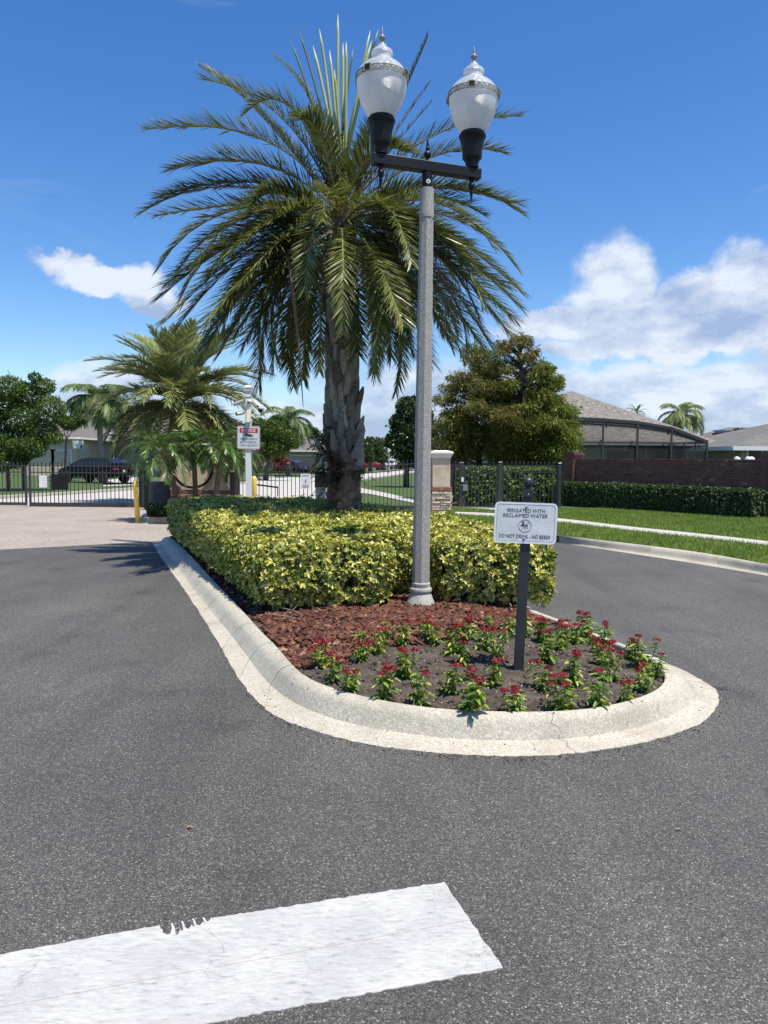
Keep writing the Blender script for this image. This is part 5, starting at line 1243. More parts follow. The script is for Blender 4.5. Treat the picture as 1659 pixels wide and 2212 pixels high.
mb = MB(); mb.lathe([(.006, -.002), (.006, .002), (.001, .005)], 12, mat=SMx @ Matrix.Translation((0, -.039, pz + .004)) @ Matrix.Rotation(R(90), 4, 'X')); mb.build('screw', 'chrome', sign)

# ------------------------------------------------------------------ camera pole with notice
CP = G(537, 1100, 0); CPY = 15.9
cpb = Vector((D(537.3, 1050, CPY).x, CPY, 0))
pole = thing('camera_pole', cpb, 'white square security camera pole standing behind the hedge', 'pole')
ztop = D(537, 832, CPY).z; s1 = CPY / FPX
mb = MB(); mb.box((cpb.x, CPY, (ztop - .25) / 2), (.112, .112, ztop - .25)); mb.build('post', 'white_vinyl', pole, bevel=.003)
mb = MB()
for z_, w_, h_ in ((ztop - .235, .130, .030), (ztop - .19, .118, .060), (ztop - .145, .130, .03), (ztop - .10, .150, .06), (ztop - .055, .170, .030)): mb.box((cpb.x, CPY, z_), (w_, w_, h_), taper=1.0 if w_ != .15 else 1.08)
mb.box((cpb.x, CPY, ztop - .02), (.17, .17, .04), taper=.3); mb.build('cap', 'white_vinyl', pole)
def zc_(y): return D(537, y, CPY).z
NS = thing('notice_sign', D(537, 945, CPY - .08), 'white notice sign with red heading about video security on the camera pole', 'sign')
NM = Matrix.Translation(D(537, 945.2, CPY - .075)) @ Matrix.Rotation(R(.6), 4, 'Y') @ Matrix.Rotation(R(90), 4, 'X')
w_, h_ = 48.6 * s1, 49.6 * s1
plate('panel', rrect(w_, h_, .035), -.004, 0, 'notice_face', NS, NM)
frame('red_border', rrect(w_ - .016, h_ - .016, .028), rrect(w_ - .030, h_ - .030, .022), 0, .001, 'sign_red', NS, NM)
k_ = w_ / 325
def np_(x, y): return NM @ Matrix.Translation(((x - 482) * k_, -(y - 994) * k_, .001))
plate('heading_bar', rrect(263 * k_, 67 * k_, .015), 0, .001, 'sign_red', NS, np_(483, 893))
text('heading', 'NOTICE', 'white_print', NS, np_(482, 893) @ Matrix.Translation((0, 0, .001)), 196 * k_, 46 * k_, bold=.03)
for s_, y_, ww in (('THIS PROPERTY', 1017, 250), ('MONITORED BY', 1061, 240), ('VIDEO SECURITY', 1106, 265)): text('lettering', s_, 'ink', NS, np_(482, y_), ww * k_, 29 * k_, bold=.006)
mb = MB(); Q = np_(485, 962); f = lambda u, v, w: Q @ Vector((u * k_, v * k_, w))
mb.prism([(-60, 26), (-48, 28), (35, 14), (62, 10), (62, -12), (45, -22), (20, -20), (-60, -2)], 0, .001, f); mb.prism([(-30, -22), (-4, -26), (-2, -30), (-28, -28)], 0, .001, f)
mb.build('camera_symbol', 'ink', NS)
plate('camera_symbol_lens', [(p[0] * .5 + 48 * k_, p[1] * .5) for p in circ(22 * k_)], .001, .002, 'notice_face', NS, Q)
plate('camera_symbol_lens', [(p[0] * .3 + 48 * k_, p[1] * .3) for p in circ(22 * k_)], .002, .003, 'ink', NS, Q)
text('fine_print', 'w', 'ink', NS, np_(482, 1130), 12 * k_, 5 * k_)
plate('backing_box', rrect(46 * s1, 46 * s1, .01), -.055, -.006, 'grey_sign_back', NS, NM @ Matrix.Translation((-.02, .004, 0)))
# zoomed crop of the pole: 4.42 crop units per source pixel
def cz(x, y, dy=0): return D((700 + x / 4.4233) * .6636, (1200 + y / 4.424) * .6636, CPY + dy)
boxo = thing('junction_box', cz(488, 690, -.1), 'ivory wedge shaped box on the front of the camera pole', 'box')
mb = MB(); a_, b_ = cz(460, 600, -.07), cz(516, 775, -.07)
vs = [Vector((x_, y_, z_)) for z_, dz in ((b_.z, -.12), (a_.z, -.07)) for x_, y_ in ((a_.x, -.055 + CPY), (b_.x, -.055 + CPY), (b_.x, CPY - .055 + dz), (a_.x, CPY - .055 + dz))]
mb.add(vs, [(0, 1, 2, 3), (7, 6, 5, 4), (0, 4, 5, 1), (1, 5, 6, 2), (2, 6, 7, 3), (3, 7, 4, 0)]); mb.build('box_body', 'ivory_box', boxo, bevel=.004)
def sec_cam(label, c, d, L, r_, foot, kind='bullet'):
    d = Vector(d).normalized(); t = thing('security_camera', c, label, 'camera', 'security cameras on the white pole'); c = Vector(c)
    a = c - d * L / 2; b = c + d * L / 2
    mb = MB()
    if kind == 'bullet': mb.tube([a, a + d * .01, b - d * .005, b], [r_ * .8, r_, r_, r_ * .94], 14)
    else: mb.bar(a, b, r_ * 1.8, r_ * 1.6)
    mb.build('housing', 'camera_plastic', t, smooth=kind == 'bullet')
    mb = MB(); up = Vector((0, 0, 1)); up = (up - d * up.dot(d)).normalized(); x = d.cross(up); h0 = a + up * r_ * 1.05; h1 = b + d * .04 + up * r_ * 1.05
    if kind == 'shade':
        mb.bar(h0, h1, r_ * 2.5, .008, up)
        for s in (-1, 1): mb.bar(h0 + x * s * r_ * 1.2 - up * r_ * .5, h1 + x * s * r_ * 1.2 - up * r_ * .35, .006, r_ * 1.0, up)
    else: mb.bar(h0 - up * .004, h1 - up * .004, r_ * 1.5, .006, up)
    mb.build('sun_hood', 'camera_plastic', t)
    mb = MB(); mb.tube([b - d * .002, b + d * .004], r_ * .86, 14) if kind == 'bullet' else mb.bar(b - d * .002, b + d * .005, r_ * 1.5, r_ * 1.3); mb.build('lens', 'lens_black', t)
    mb = MB(); f_ = Vector(foot); mb.tube([f_, f_ + (a + d * L * .3 - f_) * .6 + Vector((0, 0, 0)), a + d * L * .3], [.016, .013, .012], 8); mb.lathe([(.026, 0), (.026, .012)], 12, f_, Matrix.Rotation(R(90), 4, 'Y')); mb.build('bracket', 'camera_plastic', t)
    return t
sec_cam('long hooded camera pointing left from the upper pole', cz(345, 492, -.02), (-.9, -.35, -.42), .24, .036, cz(440, 468), 'shade')
sec_cam('bare round camera lower on the left of the pole', cz(355, 643, 0), (-.75, -.55, -.2), .16, .043, cz(440, 640))
sec_cam('bullet camera pointing down right from the upper pole', cz(580, 505, 0), (.62, -.45, -.6), .19, .036, cz(525, 468))
sec_cam('hooded camera on a side arm at the far right of the pole', cz(662, 605, 0), (.05, -1, -.06), .22, .050, cz(655, 655), 'shade')
mb = MB(); mb.bar(cz(520, 668), cz(598, 664), .03, .035); mb.tube([cz(598, 664), cz(655, 672), cz(655, 640)], .010, 6); mb.build('side_arm', 'white_vinyl', pole)
dmc = thing('dome_camera', cz(495, 490, -.06), 'small dome camera facing the viewer high on the pole', 'camera')
mb = MB(); mb.lathe([(.05, 0), (.05, .03), (.035, .045), (.001, .05)], 16, cz(494, 480, -.058), Matrix.Rotation(R(90), 4, 'X')); mb.build('housing', 'camera_plastic', dmc, smooth=True)
mb = MB(); mb.lathe([(.018, .0), (.018, .05), (.001, .062)], 16, cz(496, 486, -.062), Matrix.Rotation(R(90), 4, 'X')); mb.build('lens', 'lens_black', dmc, smooth=True)
mb = MB(); mb.tube([cz(365, 530), cz(435, 582)], .008, 6); mb.build('stay', 'camera_plastic', pole)

# ------------------------------------------------------------------ bollards, call box, cabinet
def bollard(b, h, r_, lean, label):
    t = thing('bollard', b, label, 'bollard', rot=(0, lean, 0))
    mb = MB(); mb.lathe([(r_, -.03), (r_, h - .07), (r_ * .97, h - .055), (r_ * .80, h - .03), (r_ * .45, h - .008), (.002, h)], 28); mb.build('sleeve', 'yellow_paint', t, world_space=False, smooth=True)
    mb = MB(); mb.lathe([(r_ * 1.35, -.01), (r_ * 1.3, .012), (r_ * 1.02, .016)], 20); mb.build('footing', 'kerb_concrete', t, world_space=False); return t
bollard(G(298, 1129, .004), 1.08, .060, -.055, 'yellow bollard leaning left on the open paving before the left gate')
bb = Vector((D(549, 1050, 16.9).x, 16.9, 0)); bollard(bb, D(549, 1028, 16.9).z, .060, 0, 'upright yellow bollard beside the white camera pole behind the hedge')
cbx = thing('call_box', Vector((D(503, 1060, 21).x, 21, 0)), 'black keypad post with small white and blue box beside the monument wall', 'call box')
mb = MB(); a_ = D(503, 1011, 21); mb.box((a_.x, 21, a_.z / 2), (.16, .12, a_.z)); mb.build('post', 'dark_iron', cbx)
mb = MB(); mb.box((a_.x, 20.9, a_.z - .02), (.115, .08, .19)); mb.build('housing', 'trim_white', cbx, bevel=.008)
mb = MB(); mb.prism([(-.025, .045), (.025, .045), (.028, -.01), (0, -.05), (-.028, -.01)], 0, .003, lambda u, v, w: Vector((a_.x + u, 20.858 - w, a_.z - .02 + v))); mb.build('badge', 'sign_blue', cbx)
cab = thing('operator_cabinet', G(346, 1108, 0), 'dark blue gate operator cabinet at the left foot of the monument wall', 'cabinet')
a_, b_ = D(328, 1072, 20.7), D(364, 1040, 20.7); mb = MB(); mb.box(((a_.x + b_.x) / 2, 20.7, (b_.z) / 2), (b_.x - a_.x, .4, b_.z)); mb.build('body', 'cabinet_blue', cab, bevel=.02)
for i in range(7):
    mb = MB(); mb.box(((a_.x + b_.x) / 2 + .03, 20.49, b_.z - .10 - i * .05), (b_.x - a_.x - .14, .015, .012)); mb.build('louvre', 'dark_iron', cab)

# ------------------------------------------------------------------ brick wall with pillars
Ha, Hb = G(1207, 1093, LZ), G(1631, 1124, LZ); hd_ = (Hb - Ha).normalized(); hn_ = Vector((-hd_.y, hd_.x, 0)); hn_ = hn_ if hn_.y > 0 else -hn_
W0 = Ha + hn_ * .95
def on_wall(px):   # where the wall's face is seen at that column
    r_ = ray(px, 1000); k_ = r_.x / r_.y; t_ = (k_ * W0.y - W0.x) / (hd_.x - k_ * hd_.y); return W0 + hd_ * t_
W0, W1 = on_wall(1243), on_wall(1649); wd = (W1 - W0); WL = wd.length; wd.normalize(); wn = Vector((wd.y, -wd.x, 0))
if wn.y > 0: wn = -wn
WM = Matrix((( wd.x, -wn.x, 0, W0.x), (wd.y, -wn.y, 0, W0.y), (0, 0, 1, W0.z), (0, 0, 0, 1)))   # local: x along, y into the wall, z up
bwall = thing('brick_wall', W0, 'long dark red brick garden wall behind the clipped hedge at right', 'wall')
WH = (D(1450, 992, on_wall(1450).y).z - LZ)
mb = MB(); mb.box(WM @ Vector((WL / 2, .105, WH / 2 - .05)), (WL, .19, WH - .1), WM.to_3x3().to_4x4()); mb.build('wall_core', 'mortar', bwall)
def brick_mesh(L, W, H_, seed, mat):
    q = random.Random(seed); mb = MB(); mb.box((0, 0, 0), (L, W, H_)); mb.v = [(x + q.uniform(-.002, .002), y + q.uniform(-.002, .002), z + q.uniform(-.002, .002)) for x, y, z in mb.v]; return mb.mesh('brick', mat)
BR = [brick_mesh(.204, .10, .075, s, 'red_brick') for s in range(4)]; BC = [brick_mesh(.072, .235, .095, s + 9, 'red_brick') for s in range(3)]
q = random.Random(2)
def put(me, name, par, mtx):
    ob = bpy.data.objects.new(name, me); COL.objects.link(ob); ob.parent = par; ob.matrix_basis = Matrix.Translation(par.location).inverted() @ mtx; return ob
rows = []; z = WH - .105 - .045; pitchz = .0865; cnt = 0
while z > .08:
    off = .107 if len(rows) % 2 else 0; x = off - .05
    while x < WL - .12:
        if cnt < 299 and z > .58: rows.append(None) if False else None
        if z > .72 and cnt < 300: put(BR[q.randrange(4)], 'brick', bwall, WM @ Matrix.Translation((x + .107, .046 + q.uniform(-.003, .003), z))); cnt += 1
        x += .2145
    rows.append(z); z -= pitchz
mbr = MB()
for i, zz_ in enumerate(rows):
    if zz_ > .72 and cnt < 300: continue
    off = .107 if i % 2 else 0; x = off - .05
    while x < WL - .12:
        if zz_ <= .72 or cnt >= 300 and i >= 299: mbr.box(WM @ Vector((x + .107, .046, zz_)), (.204, .10, .075), WM.to_3x3().to_4x4())
        x += .2145
mbr.build('lower_bricks', 'wall_brickwork', bwall)['kind'] = 'stuff'
x = .05
while x < WL - .05:
    put(BC[q.randrange(3)], 'cap_brick', bwall, WM @ Matrix.Translation((x, .105, WH - .0475 + q.uniform(-.002, .002)))); x += .0815
def pillar(c, w, h, label, mtx3, n_rows_from=0, joined=False):
    t = thing('brick_pillar', c, label, 'pillar', 'pillars of the brick wall'); X = Matrix.Translation(c) @ mtx3
    mb = MB(); mb.box(X @ Vector((0, 0, h / 2)), (w - .03, w - .03, h - .02), mtx3); mb.build('pillar_core', 'mortar', t)
    nr_ = int((h - .2) / .0865); m2 = brick_mesh(.20, .10, .075, 77, 'red_brick'); k = 0; per = max(1, int(round((w) / .2145)))
    tops = MB()
    for i in range(nr_):
        z_ = h - .24 - i * .0865
        if z_ < .05: break
        for side in range(4):
            A = Matrix.Rotation(side * math.pi / 2, 4, 'Z')
            bl = w / per
            for j in range(per):
                put_m = X @ A @ Matrix.Translation((-w / 2 + bl * (j + .5) - (.05 if i % 2 else -.0), -w / 2 + .04 + (.0012 * (side % 2)), z_)) @ Matrix.Scale((bl - .012) / .20, 4, (1, 0, 0))
                if joined or side in (1, 2): tops.box(put_m @ Vector((0, 0, 0)), (bl - .012, .09, .075), put_m.to_3x3().normalized().to_4x4())
                else: ob = put(m2, 'brick', t, put_m)
    for z_, w2, hh in ((h - .155, w + .05, .07), (h - .08, w + .10, .07), (h - .02, w + .04, .05)):
        tops.box(X @ Vector((0, 0, z_)), (w2, w2, hh), mtx3)
    tb = tops.build('corbel_bricks', 'wall_brickwork', t); tb['kind'] = 'stuff'; return t
W3 = WM.to_3x3().to_4x4()
pillar(WM @ Vector((-.20, .10, 0)), .43, D(1229, 976, W0.y).z - LZ, 'sunlit brick pillar at the left end of the long brick wall', W3)
pillar(WM @ Vector((WL + .20, .10, 0)), .43, D(1650, 977, W1.y).z - LZ, 'brick pillar at the right edge closing the long brick wall', W3)
# wall further back behind the gate
b2 = thing('brick_wall', D(1060, 1040, 31), 'far brick wall running behind the pedestrian gate', 'wall')
a_, b_ = D(970, 998, 31), D(1240, 998, 30.5); mb = MB(); mb.bar(Vector((a_.x, 31, .7)), Vector((b_.x, 30.5, .7)), .22, 1.42); mb.build('wall_core', 'wall_brickwork', b2)
mb = MB(); mb.bar(Vector((a_.x, 31, 1.5)), Vector((b_.x, 30.5, 1.5)), .28, .09); mb.build('coping', 'dark_iron', b2)
for x_, lb in ((982, 'far brick pillar just right of the cream column'), (1112, 'far brick pillar showing over the pedestrian fence')):
    pillar(Vector((D(x_, 1000, 30.6).x, 30.6, 0)), .5, D(x_, 990, 30.6).z, lb, Matrix.Identity(4), joined=True)

# ------------------------------------------------------------------ stone columns and monument wall
def stone_col(c, w, dpt, zb0, zband, zcap, label, seed, name='gate_column', z0=0.0, cap=True, band=.10, stones=True):
    t = thing(name, c, label, 'column' if name == 'gate_column' else 'wall'); q = random.Random(seed); c = Vector(c)
    mb = MB(); mb.box((c.x, c.y, (z0 + zband) / 2), (w - .05, dpt - .05, zband - z0)); mb.build('backing', 'pale_mortar', t)
    mb = MB(); mb.box((c.x, c.y, (zband + band + zcap) / 2), (w - .04, dpt - .04, zcap - zband - band)); mb.build('stucco_shaft', 'stucco', t, bevel=.006)
    # band of soldier bricks
    nb_ = max(3, int(w / .105)); bm_ = brick_mesh(w / nb_ - .008, .07, band - .006, seed, 'band_brick')
    for s, (ax, ww, dd_) in enumerate(((0, w, dpt), (1, dpt, w), (3, dpt, w))):
        nn_ = max(3, int(ww / .105)); A = Matrix.Rotation(ax * math.pi / 2, 4, 'Z')
        for j in range(nn_): put(bm_, 'band_brick', t, Matrix.Translation((c.x, c.y, zband + band / 2)) @ A @ Matrix.Translation((-ww / 2 + ww / nn_ * (j + .5), -dd_ / 2 - .004, 0)) @ Matrix.Scale((ww / nn_ - .008) / (w / nb_ - .008), 4, (1, 0, 0)))
    # ledge stones
    if stones:
        sm = [MB().box((0, 0, 0), (1, .07, 1)) for _ in range(3)]
        for m_ in sm: m_.v = [(x + q.uniform(-.05, .05), y + q.uniform(-.012, .012), z + q.uniform(-.09, .09)) for x, y, z in m_.v]
        sm = [m_.mesh('stone', 'ledge_stone') for m_ in sm]
        for ax, ww, dd_ in ((0, w, dpt), (1, dpt, w), (3, dpt, w)):
            A = Matrix.Rotation(ax * math.pi / 2, 4, 'Z'); z_ = z0 - .02
            while z_ < zband - .03:
                hh = q.uniform(.05, .095); hh = min(hh, zband - z_ - .002); x_ = -ww / 2
                while x_ < ww / 2 - .03:
                    ll = min(q.uniform(.10, .26), ww / 2 - x_)
                    if ww / 2 - x_ - ll < .06: ll = ww / 2 - x_
                    put(sm[q.randrange(3)], 'stone', t, Matrix.Translation((c.x, c.y, z_ + hh / 2)) @ A @ Matrix.Translation((x_ + ll / 2, -dd_ / 2 + q.uniform(-.022, .008), 0)) @ Matrix.Diagonal((ll - .010, 1, hh - .010, 1)))
                    x_ += ll
                z_ += hh
    if cap:
        mb = MB()
        for z_, e, hh in ((zcap + .02, .00, .04), (zcap + .06, .045, .04), (zcap + .10, .085, .04), (zcap + .145, .13, .05)): mb.box((c.x, c.y, z_), (w + e, dpt + e, hh + .0))
        mb.box((c.x, c.y, zcap + .195), (w + .13, dpt + .13, .05), taper=.55); mb.build('cap', 'cap_stone', t, bevel=.008)
    return t
YC = 21.9
cw = 41 * YC / FPX; cc = D(953.5, 1050, YC); zz1 = lambda y, Y=YC: D(953, y, Y).z
stone_col((cc.x, YC + cw / 2, LZ), cw, cw, 0, zz1(1060), zz1(989), 'cream stucco gate column with stone base right of the lamp post', 4, z0=LZ - .05)
Yc2 = 24.3; c2 = D(758, 1050, Yc2)
stone_col((c2.x, Yc2 + .3, 0), .56, .56, 0, D(758, 1062, Yc2).z, D(758, 990, Yc2).z, 'gate column mostly hidden behind the tall palm trunk', 6)
Ym = 21.2; m0, m1 = D(345, 1060, Ym), D(494, 1060, Ym); zt = D(420, 975, Ym).z
stone_col(((m0.x + m1.x) / 2, Ym + .3, 0), m1.x - m0.x, .6, 0, D(420, 1065, Ym).z, zt, 'cream stucco monument wall with black ring behind the pygmy palms', 8, name='monument_wall')
ring = thing('ring_ornament', D(416, 1012, Ym - .03), 'black metal ring mounted on the monument wall', 'ornament')
mb = MB(); rc = D(416, 1010, Ym - .04); Rr = 43 * Ym / FPX
mb.lathe([(Rr - .035, -.02), (Rr + .035, -.02), (Rr + .035, .02), (Rr - .035, .02), (Rr - .035, -.02)], 56, rc, Matrix.Rotation(R(90), 4, 'X'), cap=False); mb.build('hoop', 'black_paint', ring)
ki = [G(*p, 0) for p in [(303, 1128), (330, 1131), (400, 1133), (420, 1133), (420, 1112), (330, 1111), (312, 1118)]]
sheet('monument_island', [(p.x, p.y) for p in ki], .13, 'kerb_concrete', skirt=.14)
ki2 = [G(*p, .13) for p in [(322, 1121), (350, 1122), (420, 1123), (420, 1106), (320, 1106)]]
sheet('monument_bed', [(p.x, p.y) for p in ki2], .145, 'mulch_bed')

# ------------------------------------------------------------------ gates and fences
def finial_picket(p, z0, z1, w=.024, tip=.10):
    mb = MB(); mb.box((p.x, p.y, (z0 + z1) / 2), (w, w, z1 - z0))
    mb.box((p.x, p.y, z1 + .008), (w * 1.7, w * 1.7, .016)); mb.lathe([(w * .55, z1 + .016), (w * .9, z1 + .035), (w * .45, z1 + .06), (.001, z1 + tip)], 6, (p.x, p.y, 0)); return mb
def gate(name, a, b, z0, ztop, spacing, label, cat, arch=0.0, rails=(0.0, .22), bottom=.12, stile=.06, group=None, finial=True, extra=0.0, down=True):
    """a, b ground points; ztop the level of the top rail, sagging by arch in the middle"""
    t = thing(name, a, label, cat, group); a = Vector((a.x, a.y, 0)); b = Vector((b.x, b.y, 0)); L = (b - a).length; d = (b - a).normalized()
    f = (lambda u: ztop - arch * math.sin(math.pi * u)) if not isinstance(arch, tuple) else (lambda u: ztop + lerp(arch[0], arch[1], u ** arch[2]))
    n = int(round(L / spacing))
    for p in (a, b):
        mb = MB(); u = 0 if p == a else 1; mb.box((p.x, p.y, (z0 + f(u)) / 2 + extra / 2), (stile, stile, f(u) - z0 + extra)); mb.build('stile', 'dark_iron', t)
    for i in range(1, n):
        u = i / n; p = a.lerp(b, u); finial_picket(p, z0 + bottom * .5, f(u) + .06, .022, .09 if finial else .02).build('picket', 'dark_iron', t)
    for k, dz in enumerate(rails):
        mb = MB(); pts = [a.lerp(b, u / 12) + Vector((0, 0, f(u / 12) - dz)) for u in range(13)]
        for p_, q_ in zip(pts, pts[1:]): mb.bar(p_, q_, .03, .035)
        mb.build('rail', 'dark_iron', t)
    mb = MB(); mb.bar(a + Vector((0, 0, z0 + bottom / 2)), b + Vector((0, 0, z0 + bottom / 2)), .05, bottom); mb.build('bottom_rail', 'dark_iron', t)
    return t
def fence_post(px, Y, top_px, z0, label, w=.09, mat='dark_iron'):
    p = D(px, 1050, Y); zt_ = D(px, top_px, Y).z; t = thing('gate_post', (p.x, Y, z0), label, 'post'); mb = MB(); mb.box((p.x, Y, (z0 + zt_) / 2), (w, w, zt_ - z0)); mb.build('shaft', mat, t)
    mb = MB(); mb.box((p.x, Y, zt_ + .015), (w + .02, w + .02, .03), taper=.6); mb.build('post_cap', mat, t); return t
YG = 24.6
gx0 = lambda px, Y=YG: Vector((D(px, 1050, Y).x, Y, 0))
tz = D(100, 1006, YG).z; bz0 = .04
g1 = gate('driveway_gate', gx0(-130), gx0(56), bz0, tz, .132, 'dark iron driveway gate leaf cut by the left edge', 'gate', bottom=.10)
g2 = gate('driveway_gate', gx0(65), gx0(309), bz0 - .03, tz, .132, 'dark iron driveway gate leaf with white paper behind the leaning bollard', 'gate', bottom=.13, extra=.12)
pp = D(93, 1040, YG - .06); pt = thing('paper_notice', pp, 'blank white paper notice on the left driveway gate', 'notice'); mb = MB(); mb.box(pp, (17 * YG / FPX, .006, 26 * YG / FPX)); mb.build('sheet', 'white_print', pt)
pp = D(129, 1041, YG - .07); pt = thing('mesh_box', pp, 'square black mesh guard on the left driveway gate', 'box'); mb = MB(); mb.box(pp, (36 * YG / FPX, .05, 34 * YG / FPX)); mb.build('guard', 'black_paint', pt)
am = g2; mb = MB(); mb.bar(D(222, 1045, YG - .12), D(286, 1044, YG - .12), .05, .06); mb.bar(D(286, 1043, YG - .12), D(335, 1040, YG - .3), .03, .03); mb.build('operator_arm', 'black_paint', am)
fence_post(318, 23.6, 1018, 0, 'black gate post right of the left driveway gate', .16, 'black_paint'); fence_post(305.5, 24.7, 1013, 0, 'slim black hinge post behind the leaning yellow bollard', .10)
g3 = gate('driveway_gate', gx0(516), gx0(752), bz0, D(640, 1005, YG).z, .132, 'dark iron entrance gate leaf between camera pole and palm', 'gate', arch=(-.02, -.10, 1.0), rails=(0.0, .17))
gate('driveway_gate', gx0(770), gx0(930), bz0, D(900, 999, YG).z, .132, 'dark iron entrance gate leaf between palm and lamp post', 'gate', arch=(-.20, .03, 1.3), rails=(0.0, .17), bottom=.10)
am = g3; mb = MB(); mb.bar(D(555, 1047, YG - .1), D(600, 1053, YG - .12), .05, .05); mb.bar(D(600, 1050, YG - .1), D(600, 1072, YG - .1), .03, .03); mb.build('operator_arm', 'black_paint', am)
fence_post(513, 23.9, 1008, 0, 'black gate post left of the white camera pole', .14)
pp = D(660, 1040, YG - .06); pt = thing('gate_notice', pp, 'white warning notice on the entrance gate left of the palm', 'notice'); mb = MB(); mb.box(pp, (21 * YG / FPX, .008, 33 * YG / FPX)); mb.build('sheet', 'white_print', pt)
mb = MB(); mb.box(pp + Vector((0, -.006, .19)), (.22, .003, .022)); mb.prism([(-.03, -.07), (.0, -.07), (.035, .03), (.015, .06), (-.01, .01)], 0, .003, lambda u, v, w: pp + Vector((u, -.006 - w, v + .02)))
for k in range(3): mb.box(pp + Vector((0, -.006, -.12 - k * .035)), (.2, .003, .010))
mb.build('print', 'faded_ink', pt)
pp = D(693, 1045, 23.2); pt = thing('control_box', Vector((pp.x, 23.2, 0)), 'black control box on a grey post left of the palm trunk', 'box'); mb = MB(); mb.box(D(695, 1036, 23.2), (.42, .2, .48)); mb.build('box_body', 'black_paint', pt); mb = MB(); p_ = D(693, 1060, 23.2); mb.box((p_.x, 23.25, .55), (.3, .1, 1.1)); mb.build('post', 'grey_sign_back', pt)
YP = 23.7
gp = lambda px: Vector((D(px, 1050, YP).x, YP, 0)); ptz = D(1100, 1005.5, YP).z
gate('fence_panel', gp(976), gp(991), LZ + .04, ptz, .10, 'narrow dark fence panel between cream column and pedestrian gate', 'fence', rails=(0, .17), bottom=.03, stile=.03)
fence_post(996, YP, 1000, LZ, 'black latch post of the pedestrian gate with white keypad', .14)
gate('pedestrian_gate', gp(1004), gp(1073), LZ + .03, D(1040, 1005, YP).z, .118, 'dark pedestrian gate with dipping top rail', 'gate', arch=.14, rails=(0, .14), bottom=.04, stile=.05)
fence_post(1080, YP, 999, LZ, 'grey hinge post between pedestrian gate and fence panel', .12, 'cage_metal')
gate('fence_panel', gp(1086), gp(1203), LZ + .04, ptz, .128, 'dark iron fence panel between pedestrian gate and brick pillar', 'fence', rails=(0, .20), bottom=.03, stile=.04)
fence_post(1208, YP, 1001, LZ, 'black fence post next to the sunlit brick pillar', .10)
kp = thing('keypad', D(998, 1040, YP - .09), 'small white keypad on the pedestrian gate post', 'keypad'); mb = MB(); mb.box(D(999, 1036, YP - .09), (.07, .04, .14)); mb.build('pad', 'trim_white', kp)
lk = thing('gate_lock', D(1004, 1053, YP - .09), 'grey steel lock box with lever on the pedestrian gate', 'lock'); mb = MB(); mb.box(D(1005, 1053, YP - .08), (.15, .06, .20)); mb.build('lock_case', 'grey_sign_back', lk); mb = MB(); mb.bar(D(1000, 1048, YP - .13), D(993, 1048, YP - .13), .02); mb.build('lever', 'chrome', lk)

# ------------------------------------------------------------------ houses
def hip_house(name, x0, x1, y0, y1, ze, rise, wall, roof, label, over=.5, z0=0.0, wins=(), garage=(), rot=0, inset=None):
    t = thing(name, ((x0 + x1) / 2, y0, z0), label, 'house')
    mb = MB(); mb.box(((x0 + x1) / 2, (y0 + y1) / 2, (z0 + ze) / 2), (x1 - x0, y1 - y0, ze - z0)); mb.build('wall', wall, t)
    X0, X1, Y0, Y1 = x0 - over, x1 + over, y0 - over, y1 + over; dx = (X1 - X0); dy = (Y1 - Y0)
    mb = MB()
    if dx >= dy: r0, r1 = Vector((X0 + dy / 2, (Y0 + Y1) / 2, ze + rise)), Vector((X1 - dy / 2, (Y0 + Y1) / 2, ze + rise)); fs = [(0, 1, 5, 4), (2, 3, 4, 5), (1, 2, 5), (3, 0, 4)]
    else: r0, r1 = Vector(((X0 + X1) / 2, Y0 + dx / 2, ze + rise)), Vector(((X0 + X1) / 2, Y1 - dx / 2, ze + rise)); fs = [(1, 2, 5, 4), (3, 0, 4, 5), (0, 1, 4), (2, 3, 5)]
    mb.add([(X0, Y0, ze + .02), (X1, Y0, ze + .02), (X1, Y1, ze + .02), (X0, Y1, ze + .02), r0, r1], fs + [(3, 2, 1, 0)]); mb.build('roof', roof, t)
    mb = MB()
    for a, b in (((X0, Y0), (X1, Y0)), ((X1, Y0), (X1, Y1)), ((X1, Y1), (X0, Y1)), ((X0, Y1), (X0, Y0))): mb.bar(Vector((*a, ze - .06)), Vector((*b, ze - .06)), .06, .18)
    mb.build('fascia', 'trim_white', t)
    for wx, wz, ww, wh in wins:
        mb = MB(); mb.box((wx, y0 - .03, wz), (ww + .16, .08, wh + .16)); wf = mb.build('window', 'trim_white', t)
        for s in ((-1, 1) if ww > 1.2 else (0,)):
            mb = MB(); mb.box((wx + s * ww / 4, y0 - .075, wz), (ww / 2 - .05 if s else ww, .02, wh)); link('pane', mb.mesh('pane', 'window_glass'), wf, False).matrix_parent_inverse = Matrix.Identity(4)
    for gxx, gw, gh in garage:
        gd = MB(); gd.box((gxx, y0 + .02, z0 + gh / 2), (gw + .3, .10, gh + .15)); gf = gd.build('garage_door_frame', 'trim_white', t)
        for k in range(4): mb = MB(); mb.box((gxx, y0 - .05, z0 + gh * (k + .5) / 4), (gw, .05, gh / 4 - .03)); link('door_panel', mb.mesh('door_panel', 'house_tan' if 'tan' in label else 'house_cream'), gf, False)
    return t
def PX(px, Y): return D(px, 1000, Y).x
def PZ(py, Y, px=830): return D(px, py, Y).z
